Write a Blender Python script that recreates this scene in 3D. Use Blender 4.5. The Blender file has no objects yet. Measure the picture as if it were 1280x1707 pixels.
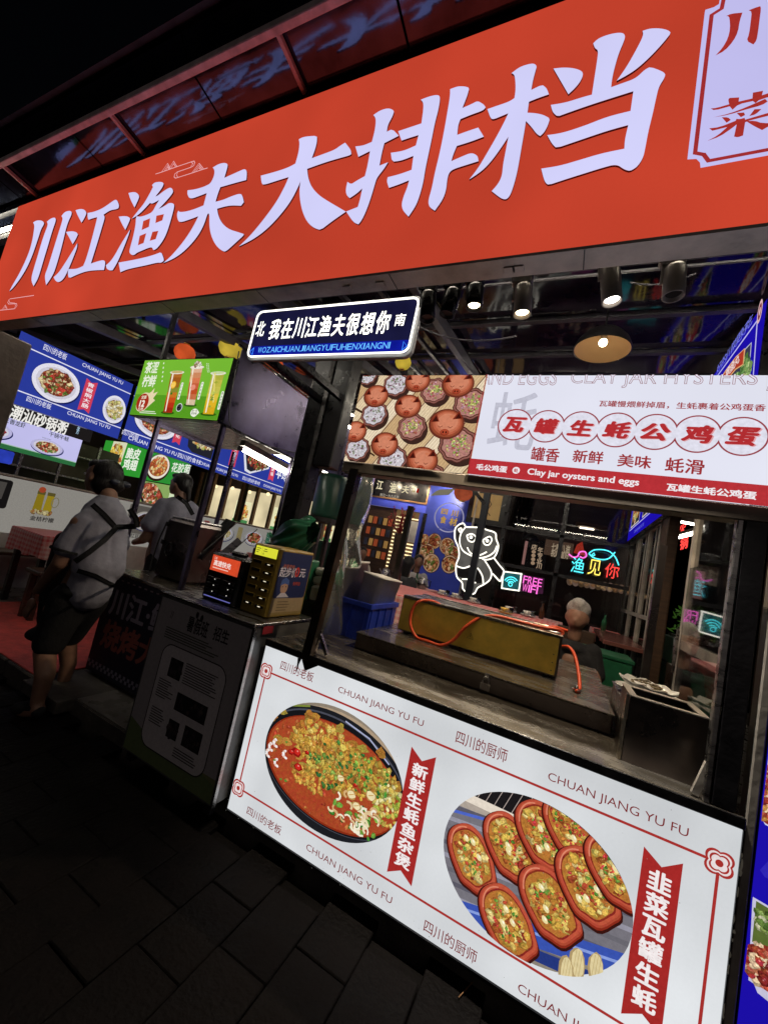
import bpy, bmesh, math, random
from mathutils import Vector, Matrix, noise
from mathutils.bvhtree import BVHTree
random.seed(7)
S = bpy.context.scene
COL = S.collection
R = math.radians
# ---------------------------------------------------------------- camera
CAM = Vector((0, -1.6, 1.4)); FP = 658.8
yaw, pit, rol = R(-25.7085), R(5.6258), R(12.1909)
cf = Vector((math.sin(yaw)*math.cos(pit), math.cos(yaw)*math.cos(pit), math.sin(pit)))
r0 = Vector((math.cos(yaw), -math.sin(yaw), 0)); u0 = r0.cross(cf)
cr = r0*math.cos(rol)+u0*math.sin(rol); cu = -r0*math.sin(rol)+u0*math.cos(rol)
cd = bpy.data.cameras.new('camera'); co = bpy.data.objects.new('camera', cd); COL.objects.link(co)
cd.sensor_fit = 'HORIZONTAL'; cd.sensor_width = 36; cd.lens = FP/1280*36; cd.clip_start = .05; cd.clip_end = 400
m3 = Matrix((cr, cu, -cf)).transposed()
co.matrix_world = Matrix.Translation(CAM) @ m3.to_4x4()
S.camera = co
# ---------------------------------------------------------------- night sky, exposure
w = bpy.data.worlds.new('World'); S.world = w; w.use_nodes = True
nt = w.node_tree; bg = nt.nodes['Background']
sky = nt.nodes.new('ShaderNodeTexSky'); sky.sky_type = 'NISHITA'; sky.sun_disc = False
sky.sun_elevation = R(-4); sky.sun_rotation = R(200)
nt.links.new(sky.outputs[0], bg.inputs[0]); bg.inputs[1].default_value = .05
sd_ = bpy.data.lights.new('night_glow', 'SUN'); sd_.energy = .085; sd_.angle = R(70); sd_.color = (1, .86, .82)
so_ = bpy.data.objects.new('night_glow', sd_); COL.objects.link(so_); so_.rotation_euler = Vector((-.45, .75, -.45)).to_track_quat('-Z', 'Y').to_euler()
S.view_settings.view_transform = 'Standard'; S.view_settings.look = 'None'
S.view_settings.exposure = 0; S.view_settings.gamma = 1
S.cycles.use_denoising = True
try: S.cycles.denoiser = 'OPENIMAGEDENOISE'
except Exception: pass
S.cycles.max_bounces = 7; S.cycles.diffuse_bounces = 3; S.cycles.glossy_bounces = 4; S.cycles.transparent_max_bounces = 8
S.cycles.caustics_reflective = False; S.cycles.caustics_refractive = False
S.cycles.sample_clamp_indirect = 3.0

def ray(px, py): return cr*((px-640)/FP) - cu*((py-853.5)/FP) + cf
def PY(px, py, y): d = ray(px, py); return CAM + d*((y-CAM.y)/d.y)
def PX(px, py, x): d = ray(px, py); return CAM + d*((x-CAM.x)/d.x)
def PZ(px, py, z): d = ray(px, py); return CAM + d*((z-CAM.z)/d.z)
def lin(c):
    if isinstance(c, str): c = tuple(int(c[i:i+2], 16)/255 for i in (0, 2, 4))
    return tuple(v/12.92 if v <= .04045 else ((v+.055)/1.055)**2.4 for v in c)

# ---------------------------------------------------------------- materials
def mat(name, col, rough=.5, metal=0, nscale=0, namt=.3, bump=0, bscale=60, spec=.5, alpha=1, trans=0, emit=None, es=0, rvar=0, stretch=None, ior=1.45, dark=None):
    m = bpy.data.materials.new(name); m.use_nodes = True; t = m.node_tree; n = t.nodes; L = t.links.new
    b = n['Principled BSDF']; c = lin(col) if isinstance(col, str) else col
    b.inputs['Base Color'].default_value = (*c, 1); b.inputs['Roughness'].default_value = rough
    b.inputs['Metallic'].default_value = metal; b.inputs['Specular IOR Level'].default_value = spec
    b.inputs['Transmission Weight'].default_value = trans; b.inputs['Alpha'].default_value = alpha; b.inputs['IOR'].default_value = ior
    if emit is not None:
        b.inputs['Emission Color'].default_value = (*(lin(emit) if isinstance(emit, str) else emit), 1); b.inputs['Emission Strength'].default_value = es
    if nscale or bump or rvar:
        tc = n.new('ShaderNodeTexCoord'); src = tc.outputs['Object']
        if stretch:
            mp = n.new('ShaderNodeMapping'); mp.inputs['Scale'].default_value = stretch; L(src, mp.inputs[0]); src = mp.outputs[0]
        nz = n.new('ShaderNodeTexNoise'); nz.inputs['Scale'].default_value = nscale or 5; nz.inputs['Detail'].default_value = 8; nz.inputs['Roughness'].default_value = .62
        L(src, nz.inputs['Vector'])
        if nscale:
            cr_ = n.new('ShaderNodeValToRGB'); e = cr_.color_ramp.elements
            e[0].position = .32; e[1].position = .72
            lo = tuple(v*(1-namt) for v in c) if dark is None else lin(dark)
            e[0].color = (*lo, 1); e[1].color = (*[min(1, v*(1+namt*.6)) for v in c], 1)
            L(nz.outputs['Fac'], cr_.inputs[0]); L(cr_.outputs[0], b.inputs['Base Color'])
        if rvar:
            mr = n.new('ShaderNodeMapRange'); mr.inputs[3].default_value = max(.02, rough-rvar); mr.inputs[4].default_value = min(1, rough+rvar)
            mr.inputs[1].default_value = .3; mr.inputs[2].default_value = .7
            L(nz.outputs['Fac'], mr.inputs[0]); L(mr.outputs[0], b.inputs['Roughness'])
        if bump:
            n2 = n.new('ShaderNodeTexNoise'); n2.inputs['Scale'].default_value = bscale; n2.inputs['Detail'].default_value = 5; L(src, n2.inputs['Vector'])
            bp = n.new('ShaderNodeBump'); bp.inputs['Strength'].default_value = bump; bp.inputs['Distance'].default_value = .01
            L(n2.outputs['Fac'], bp.inputs['Height']); L(bp.outputs[0], b.inputs['Normal'])
    return m

def emis(name, col, s=1, var=0, scale=3, samp='AUTO', grain=0):
    """a lit face: even light with the slight unevenness of the lamps behind it"""
    m = bpy.data.materials.new(name); m.use_nodes = True; t = m.node_tree; n = t.nodes; L = t.links.new
    n.remove(n['Principled BSDF']); e = n.new('ShaderNodeEmission'); L(e.outputs[0], n['Material Output'].inputs[0])
    e.inputs[0].default_value = (*(lin(col) if isinstance(col, str) else col), 1); e.inputs[1].default_value = s
    if var or grain:
        tc = n.new('ShaderNodeTexCoord'); nz = n.new('ShaderNodeTexNoise'); nz.inputs['Scale'].default_value = scale; nz.inputs['Detail'].default_value = 2
        L(tc.outputs['Object'], nz.inputs['Vector'])
        mr = n.new('ShaderNodeMapRange'); mr.inputs[1].default_value = .3; mr.inputs[2].default_value = .7
        mr.inputs[3].default_value = s*(1-var); mr.inputs[4].default_value = s*(1+var*.5); L(nz.outputs['Fac'], mr.inputs[0])
        o = mr.outputs[0]
        if grain:
            g = n.new('ShaderNodeTexNoise'); g.inputs['Scale'].default_value = 90; g.inputs['Detail'].default_value = 6; g.inputs['Roughness'].default_value = .8; L(tc.outputs['Object'], g.inputs['Vector'])
            m2 = n.new('ShaderNodeMapRange'); m2.inputs[1].default_value = .3; m2.inputs[2].default_value = .7; m2.inputs[3].default_value = 1-grain; m2.inputs[4].default_value = 1+grain*.4
            L(g.outputs['Fac'], m2.inputs[0]); mu = n.new('ShaderNodeMath'); mu.operation = 'MULTIPLY'; L(o, mu.inputs[0]); L(m2.outputs[0], mu.inputs[1]); o = mu.outputs[0]
        L(o, e.inputs[1])
    m.cycles.emission_sampling = samp
    return m

def printmat(name, s=0, rough=.35, samp='NONE', grain=.16, gs=70):
    """colours of a print come from the mesh; s>0: a backlit or self-glowing print"""
    m = bpy.data.materials.new(name); m.use_nodes = True; t = m.node_tree; n = t.nodes; L = t.links.new
    at = n.new('ShaderNodeAttribute'); at.attribute_name = 'Col'
    tc = n.new('ShaderNodeTexCoord'); nz = n.new('ShaderNodeTexNoise'); nz.inputs['Scale'].default_value = gs; nz.inputs['Detail'].default_value = 6; nz.inputs['Roughness'].default_value = .7
    L(tc.outputs['Object'], nz.inputs['Vector'])
    mr = n.new('ShaderNodeMapRange'); mr.inputs[1].default_value = .3; mr.inputs[2].default_value = .7; mr.inputs[3].default_value = 1-grain; mr.inputs[4].default_value = 1+grain*.5
    L(nz.outputs['Fac'], mr.inputs[0])
    g2 = n.new('ShaderNodeTexNoise'); g2.inputs['Scale'].default_value = gs*2.4; g2.inputs['Detail'].default_value = 8; g2.inputs['Roughness'].default_value = .72; g2.inputs['Distortion'].default_value = .6
    L(tc.outputs['Object'], g2.inputs['Vector'])
    m2 = n.new('ShaderNodeMapRange'); m2.inputs[1].default_value = .36; m2.inputs[2].default_value = .66; m2.inputs[3].default_value = .38; m2.inputs[4].default_value = 1.5; L(g2.outputs['Fac'], m2.inputs[0])
    mx = n.new('ShaderNodeMix'); mx.data_type = 'FLOAT'; mx.inputs[2].default_value = 1; L(at.outputs['Alpha'], mx.inputs[0]); L(m2.outputs[0], mx.inputs[3])
    mm = n.new('ShaderNodeMath'); mm.operation = 'MULTIPLY'; L(mr.outputs[0], mm.inputs[0]); L(mx.outputs[0], mm.inputs[1])
    g3 = n.new('ShaderNodeTexNoise'); g3.inputs['Scale'].default_value = gs*1.1; g3.inputs['Detail'].default_value = 5; L(tc.outputs['Object'], g3.inputs['Vector'])
    hu = n.new('ShaderNodeMapRange'); hu.inputs[1].default_value = .3; hu.inputs[2].default_value = .7; hu.inputs[3].default_value = .478; hu.inputs[4].default_value = .522; L(g3.outputs['Fac'], hu.inputs[0])
    hs = n.new('ShaderNodeHueSaturation'); hs.inputs['Saturation'].default_value = .95; L(hu.outputs[0], hs.inputs['Hue']); L(at.outputs['Color'], hs.inputs['Color']); L(at.outputs['Alpha'], hs.inputs['Fac'])
    vm = n.new('ShaderNodeVectorMath'); vm.operation = 'SCALE'; L(hs.outputs[0], vm.inputs[0]); L(mm.outputs[0], vm.inputs['Scale'])
    if s > 0:
        n.remove(n['Principled BSDF']); e = n.new('ShaderNodeEmission'); L(e.outputs[0], n['Material Output'].inputs[0]); L(vm.outputs[0], e.inputs[0]); e.inputs[1].default_value = s
        m.cycles.emission_sampling = samp
    else:
        b = n['Principled BSDF']; L(vm.outputs[0], b.inputs['Base Color']); b.inputs['Roughness'].default_value = rough
    return m

M = {}
M['steel'] = mat('stainless', (.46, .44, .43), .3, 1, 6, .35, .12, 40, rvar=.12, stretch=(1, 6, 6))
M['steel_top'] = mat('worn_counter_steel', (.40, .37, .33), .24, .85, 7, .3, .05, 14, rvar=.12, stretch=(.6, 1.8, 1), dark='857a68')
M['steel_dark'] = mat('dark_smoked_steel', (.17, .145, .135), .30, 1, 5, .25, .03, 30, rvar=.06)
M['steel_purple'] = mat('steel_canopy_side', (.17, .15, .24), .33, 1, 4, .6, .15, 9, rvar=.14)
M['black'] = mat('black_paint', (.012, .011, .013), .35, 0, 12, .4, .08, 60, rvar=.12)
M['black_metal'] = mat('black_metal', (.02, .019, .021), .3, .4, 14, .5, .1, 50, rvar=.1)
M['beam'] = mat('grey_beam_paint', (.10, .095, .11), .45, .3, 8, .4, .2, 40, rvar=.15)
M['trim'] = mat('aluminium_trim', (.52, .47, .41), .45, .15, 5, .45, .2, 30, rvar=.12)
M['pink_steel'] = mat('awning_rail_paint', (.75, .62, .62), .5, 0, 9, .4, .2, 40)
M['mirror_dark'] = mat('glossy_awning_sheet', (.085, .105, .19), .07, .85, 3, .6, .06, 6, rvar=.04)
M['ceil'] = mat('glossy_ceiling_film', (.035, .028, .045), .06, 0, 4, .5, .10, 4, rvar=.03, spec=.3, ior=1.45)
M['white_plastic'] = mat('white_plastic', (.55, .54, .52), .4, 0, 14, .15)
M['tub'] = mat('translucent_tub', (.68, .66, .62), .35, 0, 9, .2, trans=.1)
M['crate_blue'] = mat('blue_crate_plastic', (.02, .05, .42), .4, 0, 14, .3)
M['crate_green'] = mat('green_crate_plastic', (.012, .11, .05), .45, 0, 14, .3)
M['gold'] = mat('gold_stove_panel', (.85, .56, .09), .4, .35, 6, .3, .1, 60, rvar=.1)
M['orange_hose'] = mat('orange_hose_rubber', (.80, .10, .03), .42, 0, 30, .15)
M['green_bag'] = mat('green_bag_film', (.02, .14, .07), .3, 0, 8, .3, trans=.2)
M['skin'] = mat('skin', (.28, .15, .10), .5, 0, 30, .15)
M['hair'] = mat('black_hair', (.010, .008, .008), .5, 0, 60, .4, .4, 120, stretch=(1, 1, .2))
M['hair_grey'] = mat('grey_hair', (.40, .38, .36), .55, 0, 60, .4, .5, 120)
M['shirt'] = mat('pale_blue_grey_cotton', (.28, .28, .35), .85, 0, 10, .25, 1.0, 11)
M['shirt_white'] = mat('white_cotton', (.62, .60, .58), .85, 0, 10, .15, .4, 26)
M['cloth_black'] = mat('black_cloth', (.012, .012, .014), .85, 0, 18, .3, .4, 60)
M['glass'] = mat('window_glass', (.9, .92, .95), .02, 0, trans=1, ior=1.35)
M['film'] = mat('clear_plastic_sheet', (.85, .85, .88), .12, 0, trans=.93, bump=.8, bscale=9, ior=1.2)
M['road'] = mat('dark_road', (.006, .005, .005), .8, 0, 6, .5, .6, 40, spec=.1)
M['paver'] = mat('paver_stone', (.0058, .0046, .0046), .7, 0, 7, .5, .7, 50, rvar=.15, spec=.12)
M['tile'] = mat('floor_tile', (.16, .145, .13), .3, 0, 5, .4, .15, 20, rvar=.15)
M['mat_red'] = mat('red_floor_mat', (.62, .075, .06), .6, 0, 10, .35, .5, 70)
M['concrete'] = mat('kerb_concrete', (.075, .065, .055), .8, 0, 8, .5, .7, 30)
M['wall_dark'] = mat('dark_interior_wall', (.05, .035, .03), .6, 0, 3, .4, .2, 20)
M['wall_blue'] = mat('blue_mural_wall', (.02, .04, .22), .5, 0, 3, .3, .1, 20)
M['wood_dark'] = mat('dark_wood', (.07, .038, .022), .45, 0, 5, .5, .2, 30, stretch=(1, 1, 8))
M['wood'] = mat('warm_wood', (.25, .13, .06), .45, 0, 5, .4, .2, 30, stretch=(1, 1, 8))
M['paper'] = mat('paper_scroll', (.48, .34, .18), .8, 0, 5, .2)
M['porcelain'] = mat('white_porcelain', (.78, .77, .74), .12)
M['tube'] = emis('lamp_tube_light', (1, .93, .78), 22)
M['tube_added'] = emis('added_lamp_tube_light', (1, .9, .72), 46)  # only for the lamps added to brighten the hall and counter
M['bulb_warm'] = emis('warm_bulb', (1, .82, .52), 14)
M['bulb_white'] = emis('white_bulb', (1, .95, .86), 22)
M['neon_white'] = emis('white_neon', (1, .97, .86), 2.2)
M['neon_soft'] = emis('panda_neon', (1, .95, .82), 1.7)
M['neon_blue'] = emis('blue_neon', (.05, .25, 1.0), 1.6, samp='NONE')
M['neon_cyan'] = emis('cyan_neon', (.1, .85, .95), 1.5)
M['neon_pink'] = emis('pink_neon', (.95, .15, .62), 1.4)
M['neon_yellow'] = emis('yellow_neon', (1, .75, .12), 1.5)
M['neon_red'] = emis('red_neon', (1, .06, .05), 1.5)
M['white_face'] = emis('header_white_face', 'e3e4f2', 1, .06, 2)
M['panel_face'] = emis('panel_white_face', 'dcdfe2', 1, .2, 2.2, grain=.035)
M['red_face'] = emis('main_sign_red_face', 'c6422d', 1, .20, 1.1, grain=.03)
M['letter'] = emis('main_sign_letter_light', 'd3d2fb', 1, .05, 2)
M['letter_side'] = mat('letter_edge', (.12, .05, .09), .4)
M['badge'] = emis('badge_light', 'c3bff0', 1, .05, 2)
M['badge_red'] = emis('badge_red', 'a8322c', 1, samp='NONE')
M['blue_face'] = emis('menu_board_blue', '2a3a98', 1, .08, 2)
M['deep_blue_face'] = emis('deep_blue_board', '1c0fa8', 1, .1, 2)
M['green_face'] = emis('green_board', '76b834', 1, .07, 2)
M['menu_white'] = emis('menu_screen_white', 'c0bdea', 1, .06, 2)
M['warm_glow'] = emis('warm_room_light', (.80, .66, .38), 1, .4, 3)
M['shelf_light'] = emis('shelf_light', (1, .8, .42), 1.6)
M['print_lit'] = printmat('backlit_print', 1)
M['print_glow'] = printmat('dim_glowing_print', .62)
M['print'] = printmat('paper_print', 0, .55)
M['print_gloss'] = printmat('glossy_print', 0, .3)

# ---------------------------------------------------------------- mesh helpers
OFF = {}
class MB:
    def __init__(s): s.v = []; s.f = []
    def add(s, vs, fs):
        k = len(s.v); s.v += [tuple(v) for v in vs]; s.f += [tuple(i+k for i in f) for f in fs]; return s
    def box(s, x0, x1, y0, y1, z0, z1, rz=0, c=None, ch=0):
        if ch > 0:
            ch = min(ch, abs(x1-x0)*.45, abs(y1-y0)*.45, abs(z1-z0)*.45)
            vs = []; idx = {}
            for i, (X, sx) in enumerate(((x0, 1), (x1, -1))):
                for j, (Y, sy) in enumerate(((y0, 1), (y1, -1))):
                    for k, (Z, sz) in enumerate(((z0, 1), (z1, -1))):
                        for a in range(3):
                            idx[i, j, k, a] = len(vs)
                            vs.append((X+sx*ch*(a != 0), Y+sy*ch*(a != 1), Z+sz*ch*(a != 2)))
            fs = []
            for i in (0, 1):
                q = [idx[i, 0, 0, 0], idx[i, 1, 0, 0], idx[i, 1, 1, 0], idx[i, 0, 1, 0]]; fs.append(q if i else q[::-1])
                q = [idx[0, i, 0, 1], idx[0, i, 1, 1], idx[1, i, 1, 1], idx[1, i, 0, 1]]; fs.append(q if i else q[::-1])
                q = [idx[0, 0, i, 2], idx[1, 0, i, 2], idx[1, 1, i, 2], idx[0, 1, i, 2]]; fs.append(q if i else q[::-1])
            for i in (0, 1):
                for j in (0, 1):
                    p = (i+j) % 2
                    q = [idx[i, j, 0, 0], idx[i, j, 0, 1], idx[i, j, 1, 1], idx[i, j, 1, 0]]; fs.append(q[::-1] if p else q)
                    q = [idx[i, 0, j, 0], idx[i, 0, j, 2], idx[i, 1, j, 2], idx[i, 1, j, 0]]; fs.append(q if p else q[::-1])
                    q = [idx[0, i, j, 1], idx[0, i, j, 2], idx[1, i, j, 2], idx[1, i, j, 1]]; fs.append(q[::-1] if p else q)
                    for k in (0, 1):
                        q = [idx[i, j, k, 0], idx[i, j, k, 1], idx[i, j, k, 2]]; fs.append(q if (i+j+k) % 2 else q[::-1])
        else:
            vs = [(x, y, z) for x in (x0, x1) for y in (y0, y1) for z in (z0, z1)]
            fs = [(0, 1, 3, 2), (4, 6, 7, 5), (0, 4, 5, 1), (2, 3, 7, 6), (0, 2, 6, 4), (1, 5, 7, 3)]
        if rz:
            c = c or ((x0+x1)/2, (y0+y1)/2); ca, sa = math.cos(rz), math.sin(rz)
            vs = [(c[0]+(x-c[0])*ca-(y-c[1])*sa, c[1]+(x-c[0])*sa+(y-c[1])*ca, z) for x, y, z in vs]
        return s.add(vs, fs)
    def bar(s, a, b, w, h=None, up=(0, 0, 1)):
        a, b = Vector(a), Vector(b); h = h or w; d = (b-a).normalized(); up = Vector(up)
        if abs(d.dot(up)) > .98: up = Vector((0, 1, 0))
        x = d.cross(up).normalized(); y = x.cross(d)
        vs = [p+x*sx*w/2+y*sy*h/2 for p in (a, b) for sx, sy in ((-1, -1), (1, -1), (1, 1), (-1, 1))]
        return s.add(vs, [(0, 1, 2, 3), (7, 6, 5, 4), (0, 4, 5, 1), (1, 5, 6, 2), (2, 6, 7, 3), (3, 7, 4, 0)])
    def tube(s, pts, r, n=8, closed=False, caps=True):
        pts = [Vector(p) for p in pts]; m = len(pts); rs = r if isinstance(r, (list, tuple)) else [r]*m
        vs = []; up = None
        for i, p in enumerate(pts):
            d = (pts[(i+1) % m]-pts[i-1]) if closed else (pts[min(i+1, m-1)]-pts[max(i-1, 0)])
            d = d.normalized() if d.length > 1e-9 else Vector((0, 0, 1))
            if up is None: up = d.orthogonal().normalized()
            up = (up-d*up.dot(d)); up = up.normalized() if up.length > 1e-6 else d.orthogonal().normalized()
            q = d.cross(up)
            vs += [p+(up*math.cos(2*math.pi*k/n)+q*math.sin(2*math.pi*k/n))*rs[i] for k in range(n)]
        fs = []
        for i in range(m if closed else m-1):
            for k in range(n):
                fs.append((i*n+k, i*n+(k+1) % n, ((i+1) % m)*n+(k+1) % n, ((i+1) % m)*n+k))
        if caps and not closed: fs += [tuple(range(n))[::-1], tuple((m-1)*n+k for k in range(n))]
        return s.add(vs, fs)
    def lathe(s, prof, c, n=24, axis=None, sx=1, sy=1):
        """prof: list of (radius, height)"""
        q = Matrix.Identity(3) if axis is None else Vector((0, 0, 1)).rotation_difference(Vector(axis)).to_matrix()
        c = Vector(c); vs = []
        for r, h in prof:
            for k in range(n):
                a = 2*math.pi*k/n; vs.append(c+q @ Vector((r*math.cos(a)*sx, r*math.sin(a)*sy, h)))
        fs = [(i*n+k, i*n+(k+1) % n, (i+1)*n+(k+1) % n, (i+1)*n+k) for i in range(len(prof)-1) for k in range(n)]
        return s.add(vs, fs)
    def ball(s, c, r, n=12, m=8):
        r = r if isinstance(r, (tuple, list)) else (r, r, r); vs = []; fs = []
        for i in range(m+1):
            t = math.pi*i/m
            for k in range(n):
                a = 2*math.pi*k/n; vs.append((c[0]+r[0]*math.sin(t)*math.cos(a), c[1]+r[1]*math.sin(t)*math.sin(a), c[2]+r[2]*math.cos(t)))
        for i in range(m):
            for k in range(n): fs.append((i*n+k, (i+1)*n+k, (i+1)*n+(k+1) % n, i*n+(k+1) % n))
        return s.add(vs, fs)
    def prism(s, pts3, d):
        """polygon of 3D points extruded by vector d"""
        n = len(pts3); d = Vector(d); a = [Vector(p) for p in pts3]
        return s.add(a+[p+d for p in a], [tuple(range(n))[::-1], tuple(range(n, 2*n))]+[(i, (i+1) % n, n+(i+1) % n, n+i) for i in range(n)])
    def build(s, name, material, parent=None, smooth=False, label=None, origin=None, kind=None):
        me = bpy.data.meshes.new(name)
        if parent is None:
            if origin is None:
                xs = [v[0] for v in s.v]; ys = [v[1] for v in s.v]; zs = [v[2] for v in s.v]
                origin = ((min(xs)+max(xs))/2, (min(ys)+max(ys))/2, min(zs))
            off = Vector(origin)
        else: off = OFF[parent.name]
        me.from_pydata([(v[0]-off.x, v[1]-off.y, v[2]-off.z) for v in s.v], [], s.f)
        me.materials.append(material if not isinstance(material, str) else M[material])
        o = bpy.data.objects.new(name, me); COL.objects.link(o); OFF[o.name] = off.copy()
        if parent is None: o.location = off
        else: o.parent = parent
        if smooth: me.shade_smooth() if hasattr(me, 'shade_smooth') else None
        if label: o['label'] = label
        if kind: o['kind'] = kind
        return o

def tag(o, label=None, cat=None, group=None, kind=None):
    if label: o['label'] = label
    if cat: o['category'] = cat
    if group: o['group'] = group
    if kind: o['kind'] = kind
    return o
def thing(name, label, cat, loc=(0, 0, 0), group=None, kind=None):
    o = bpy.data.objects.new(name, None); COL.objects.link(o); o.location = loc; o.empty_display_size = .1
    OFF[o.name] = Vector(loc); return tag(o, label, cat, group, kind)
def dup(root, loc, label=None, rz=0, group=None, cat=None):
    r = root.copy(); COL.objects.link(r); r.location = loc; r.rotation_euler.z = rz
    if label: r['label'] = label
    if group: r['group'] = group
    if cat: r['category'] = cat
    OFF[r.name] = Vector(loc)
    for ch in list(root.children):
        c = ch.copy(); COL.objects.link(c); c.parent = r
        for g in ch.children:
            d = g.copy(); COL.objects.link(d); d.parent = c
    return r

# ---------------------------------------------------------------- flat prints
TC = {}
def glyphs(s, bold=0, shear=0):
    k = (s, bold, shear)
    if k not in TC and bold > .001:
        vs, fs = glyphs(s, 0, shear)[:2]; V, F = [], []; m = 8 if bold > .015 else 4
        for i in range(m):
            t = 2*math.pi*(i+.5)/m; n0 = len(V); V += [(x+bold*1.25*math.cos(t), y+bold*math.sin(t)) for x, y in vs]; F += [tuple(j+n0 for j in f) for f in fs]
        xs = [v[0] for v in V]; ys = [v[1] for v in V]; TC[k] = (V, F, min(xs), max(xs), min(ys), max(ys))
    if k not in TC:
        c = bpy.data.curves.new('t', 'FONT'); c.body = s; c.offset = min(bold, 0); c.shear = shear; c.resolution_u = 4
        o = bpy.data.objects.new('t', c); COL.objects.link(o)
        bpy.context.view_layer.update()
        me = o.evaluated_get(bpy.context.evaluated_depsgraph_get()).to_mesh()
        vs = [(v.co.x, v.co.y) for v in me.vertices]; fs = [tuple(p.vertices) for p in me.polygons]
        bpy.data.objects.remove(o); bpy.data.curves.remove(c)
        xs = [v[0] for v in vs]; ys = [v[1] for v in vs]
        TC[k] = (vs, fs, min(xs), max(xs), min(ys), max(ys))
    return TC[k]
def smooth_poly(p, rounds=2, lim=52):
    for _ in range(rounds):
        q = []; n = len(p)
        for i in range(n):
            a, b, c = Vector(p[i-1]), Vector(p[i]), Vector(p[(i+1) % n])
            d1, d2 = b-a, c-b
            if d1.length < 1e-9 or d2.length < 1e-9: continue
            if math.degrees(d1.angle(d2)) > lim and _ == 0 or math.degrees(d1.angle(d2)) > lim+10: q.append(tuple(b))
            else: q += [tuple(b-d1*.25), tuple(b+d2*.25)]
        p = q
    return p
def clip_poly(sub, clp):
    out = list(sub)
    for i in range(len(clp)):
        a, b = clp[i-1], clp[i]; inp = out; out = []
        ins = lambda p: (b[0]-a[0])*(p[1]-a[1])-(b[1]-a[1])*(p[0]-a[0]) >= 0
        for j in range(len(inp)):
            p, q = inp[j-1], inp[j]; ip, iq = ins(p), ins(q)
            if ip != iq:
                d = (b[0]-a[0])*(q[1]-p[1])-(b[1]-a[1])*(q[0]-p[0])
                t = ((b[0]-a[0])*(a[1]-p[1])-(b[1]-a[1])*(a[0]-p[0]))/d if abs(d) > 1e-12 else 0
                out.append((p[0]+t*(q[0]-p[0]), p[1]+t*(q[1]-p[1])))
            if iq: out.append(q)
        if len(out) < 3: return []
    return out
def ell(cx, cy, rx, ry, n=40, rot=0):
    ca, sa = math.cos(rot), math.sin(rot)
    return [(cx+rx*math.cos(t)*ca-ry*math.sin(t)*sa, cy+rx*math.cos(t)*sa+ry*math.sin(t)*ca) for t in (2*math.pi*i/n for i in range(n))]
def blobp(cx, cy, rx, ry, n=7, j=.3, rot=0):
    ca, sa = math.cos(rot), math.sin(rot); o = []
    for i in range(n):
        t = 2*math.pi*i/n; k = 1+random.uniform(-j, j); x, y = rx*k*math.cos(t), ry*k*math.sin(t); o.append((cx+x*ca-y*sa, cy+x*sa+y*ca))
    return o
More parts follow.
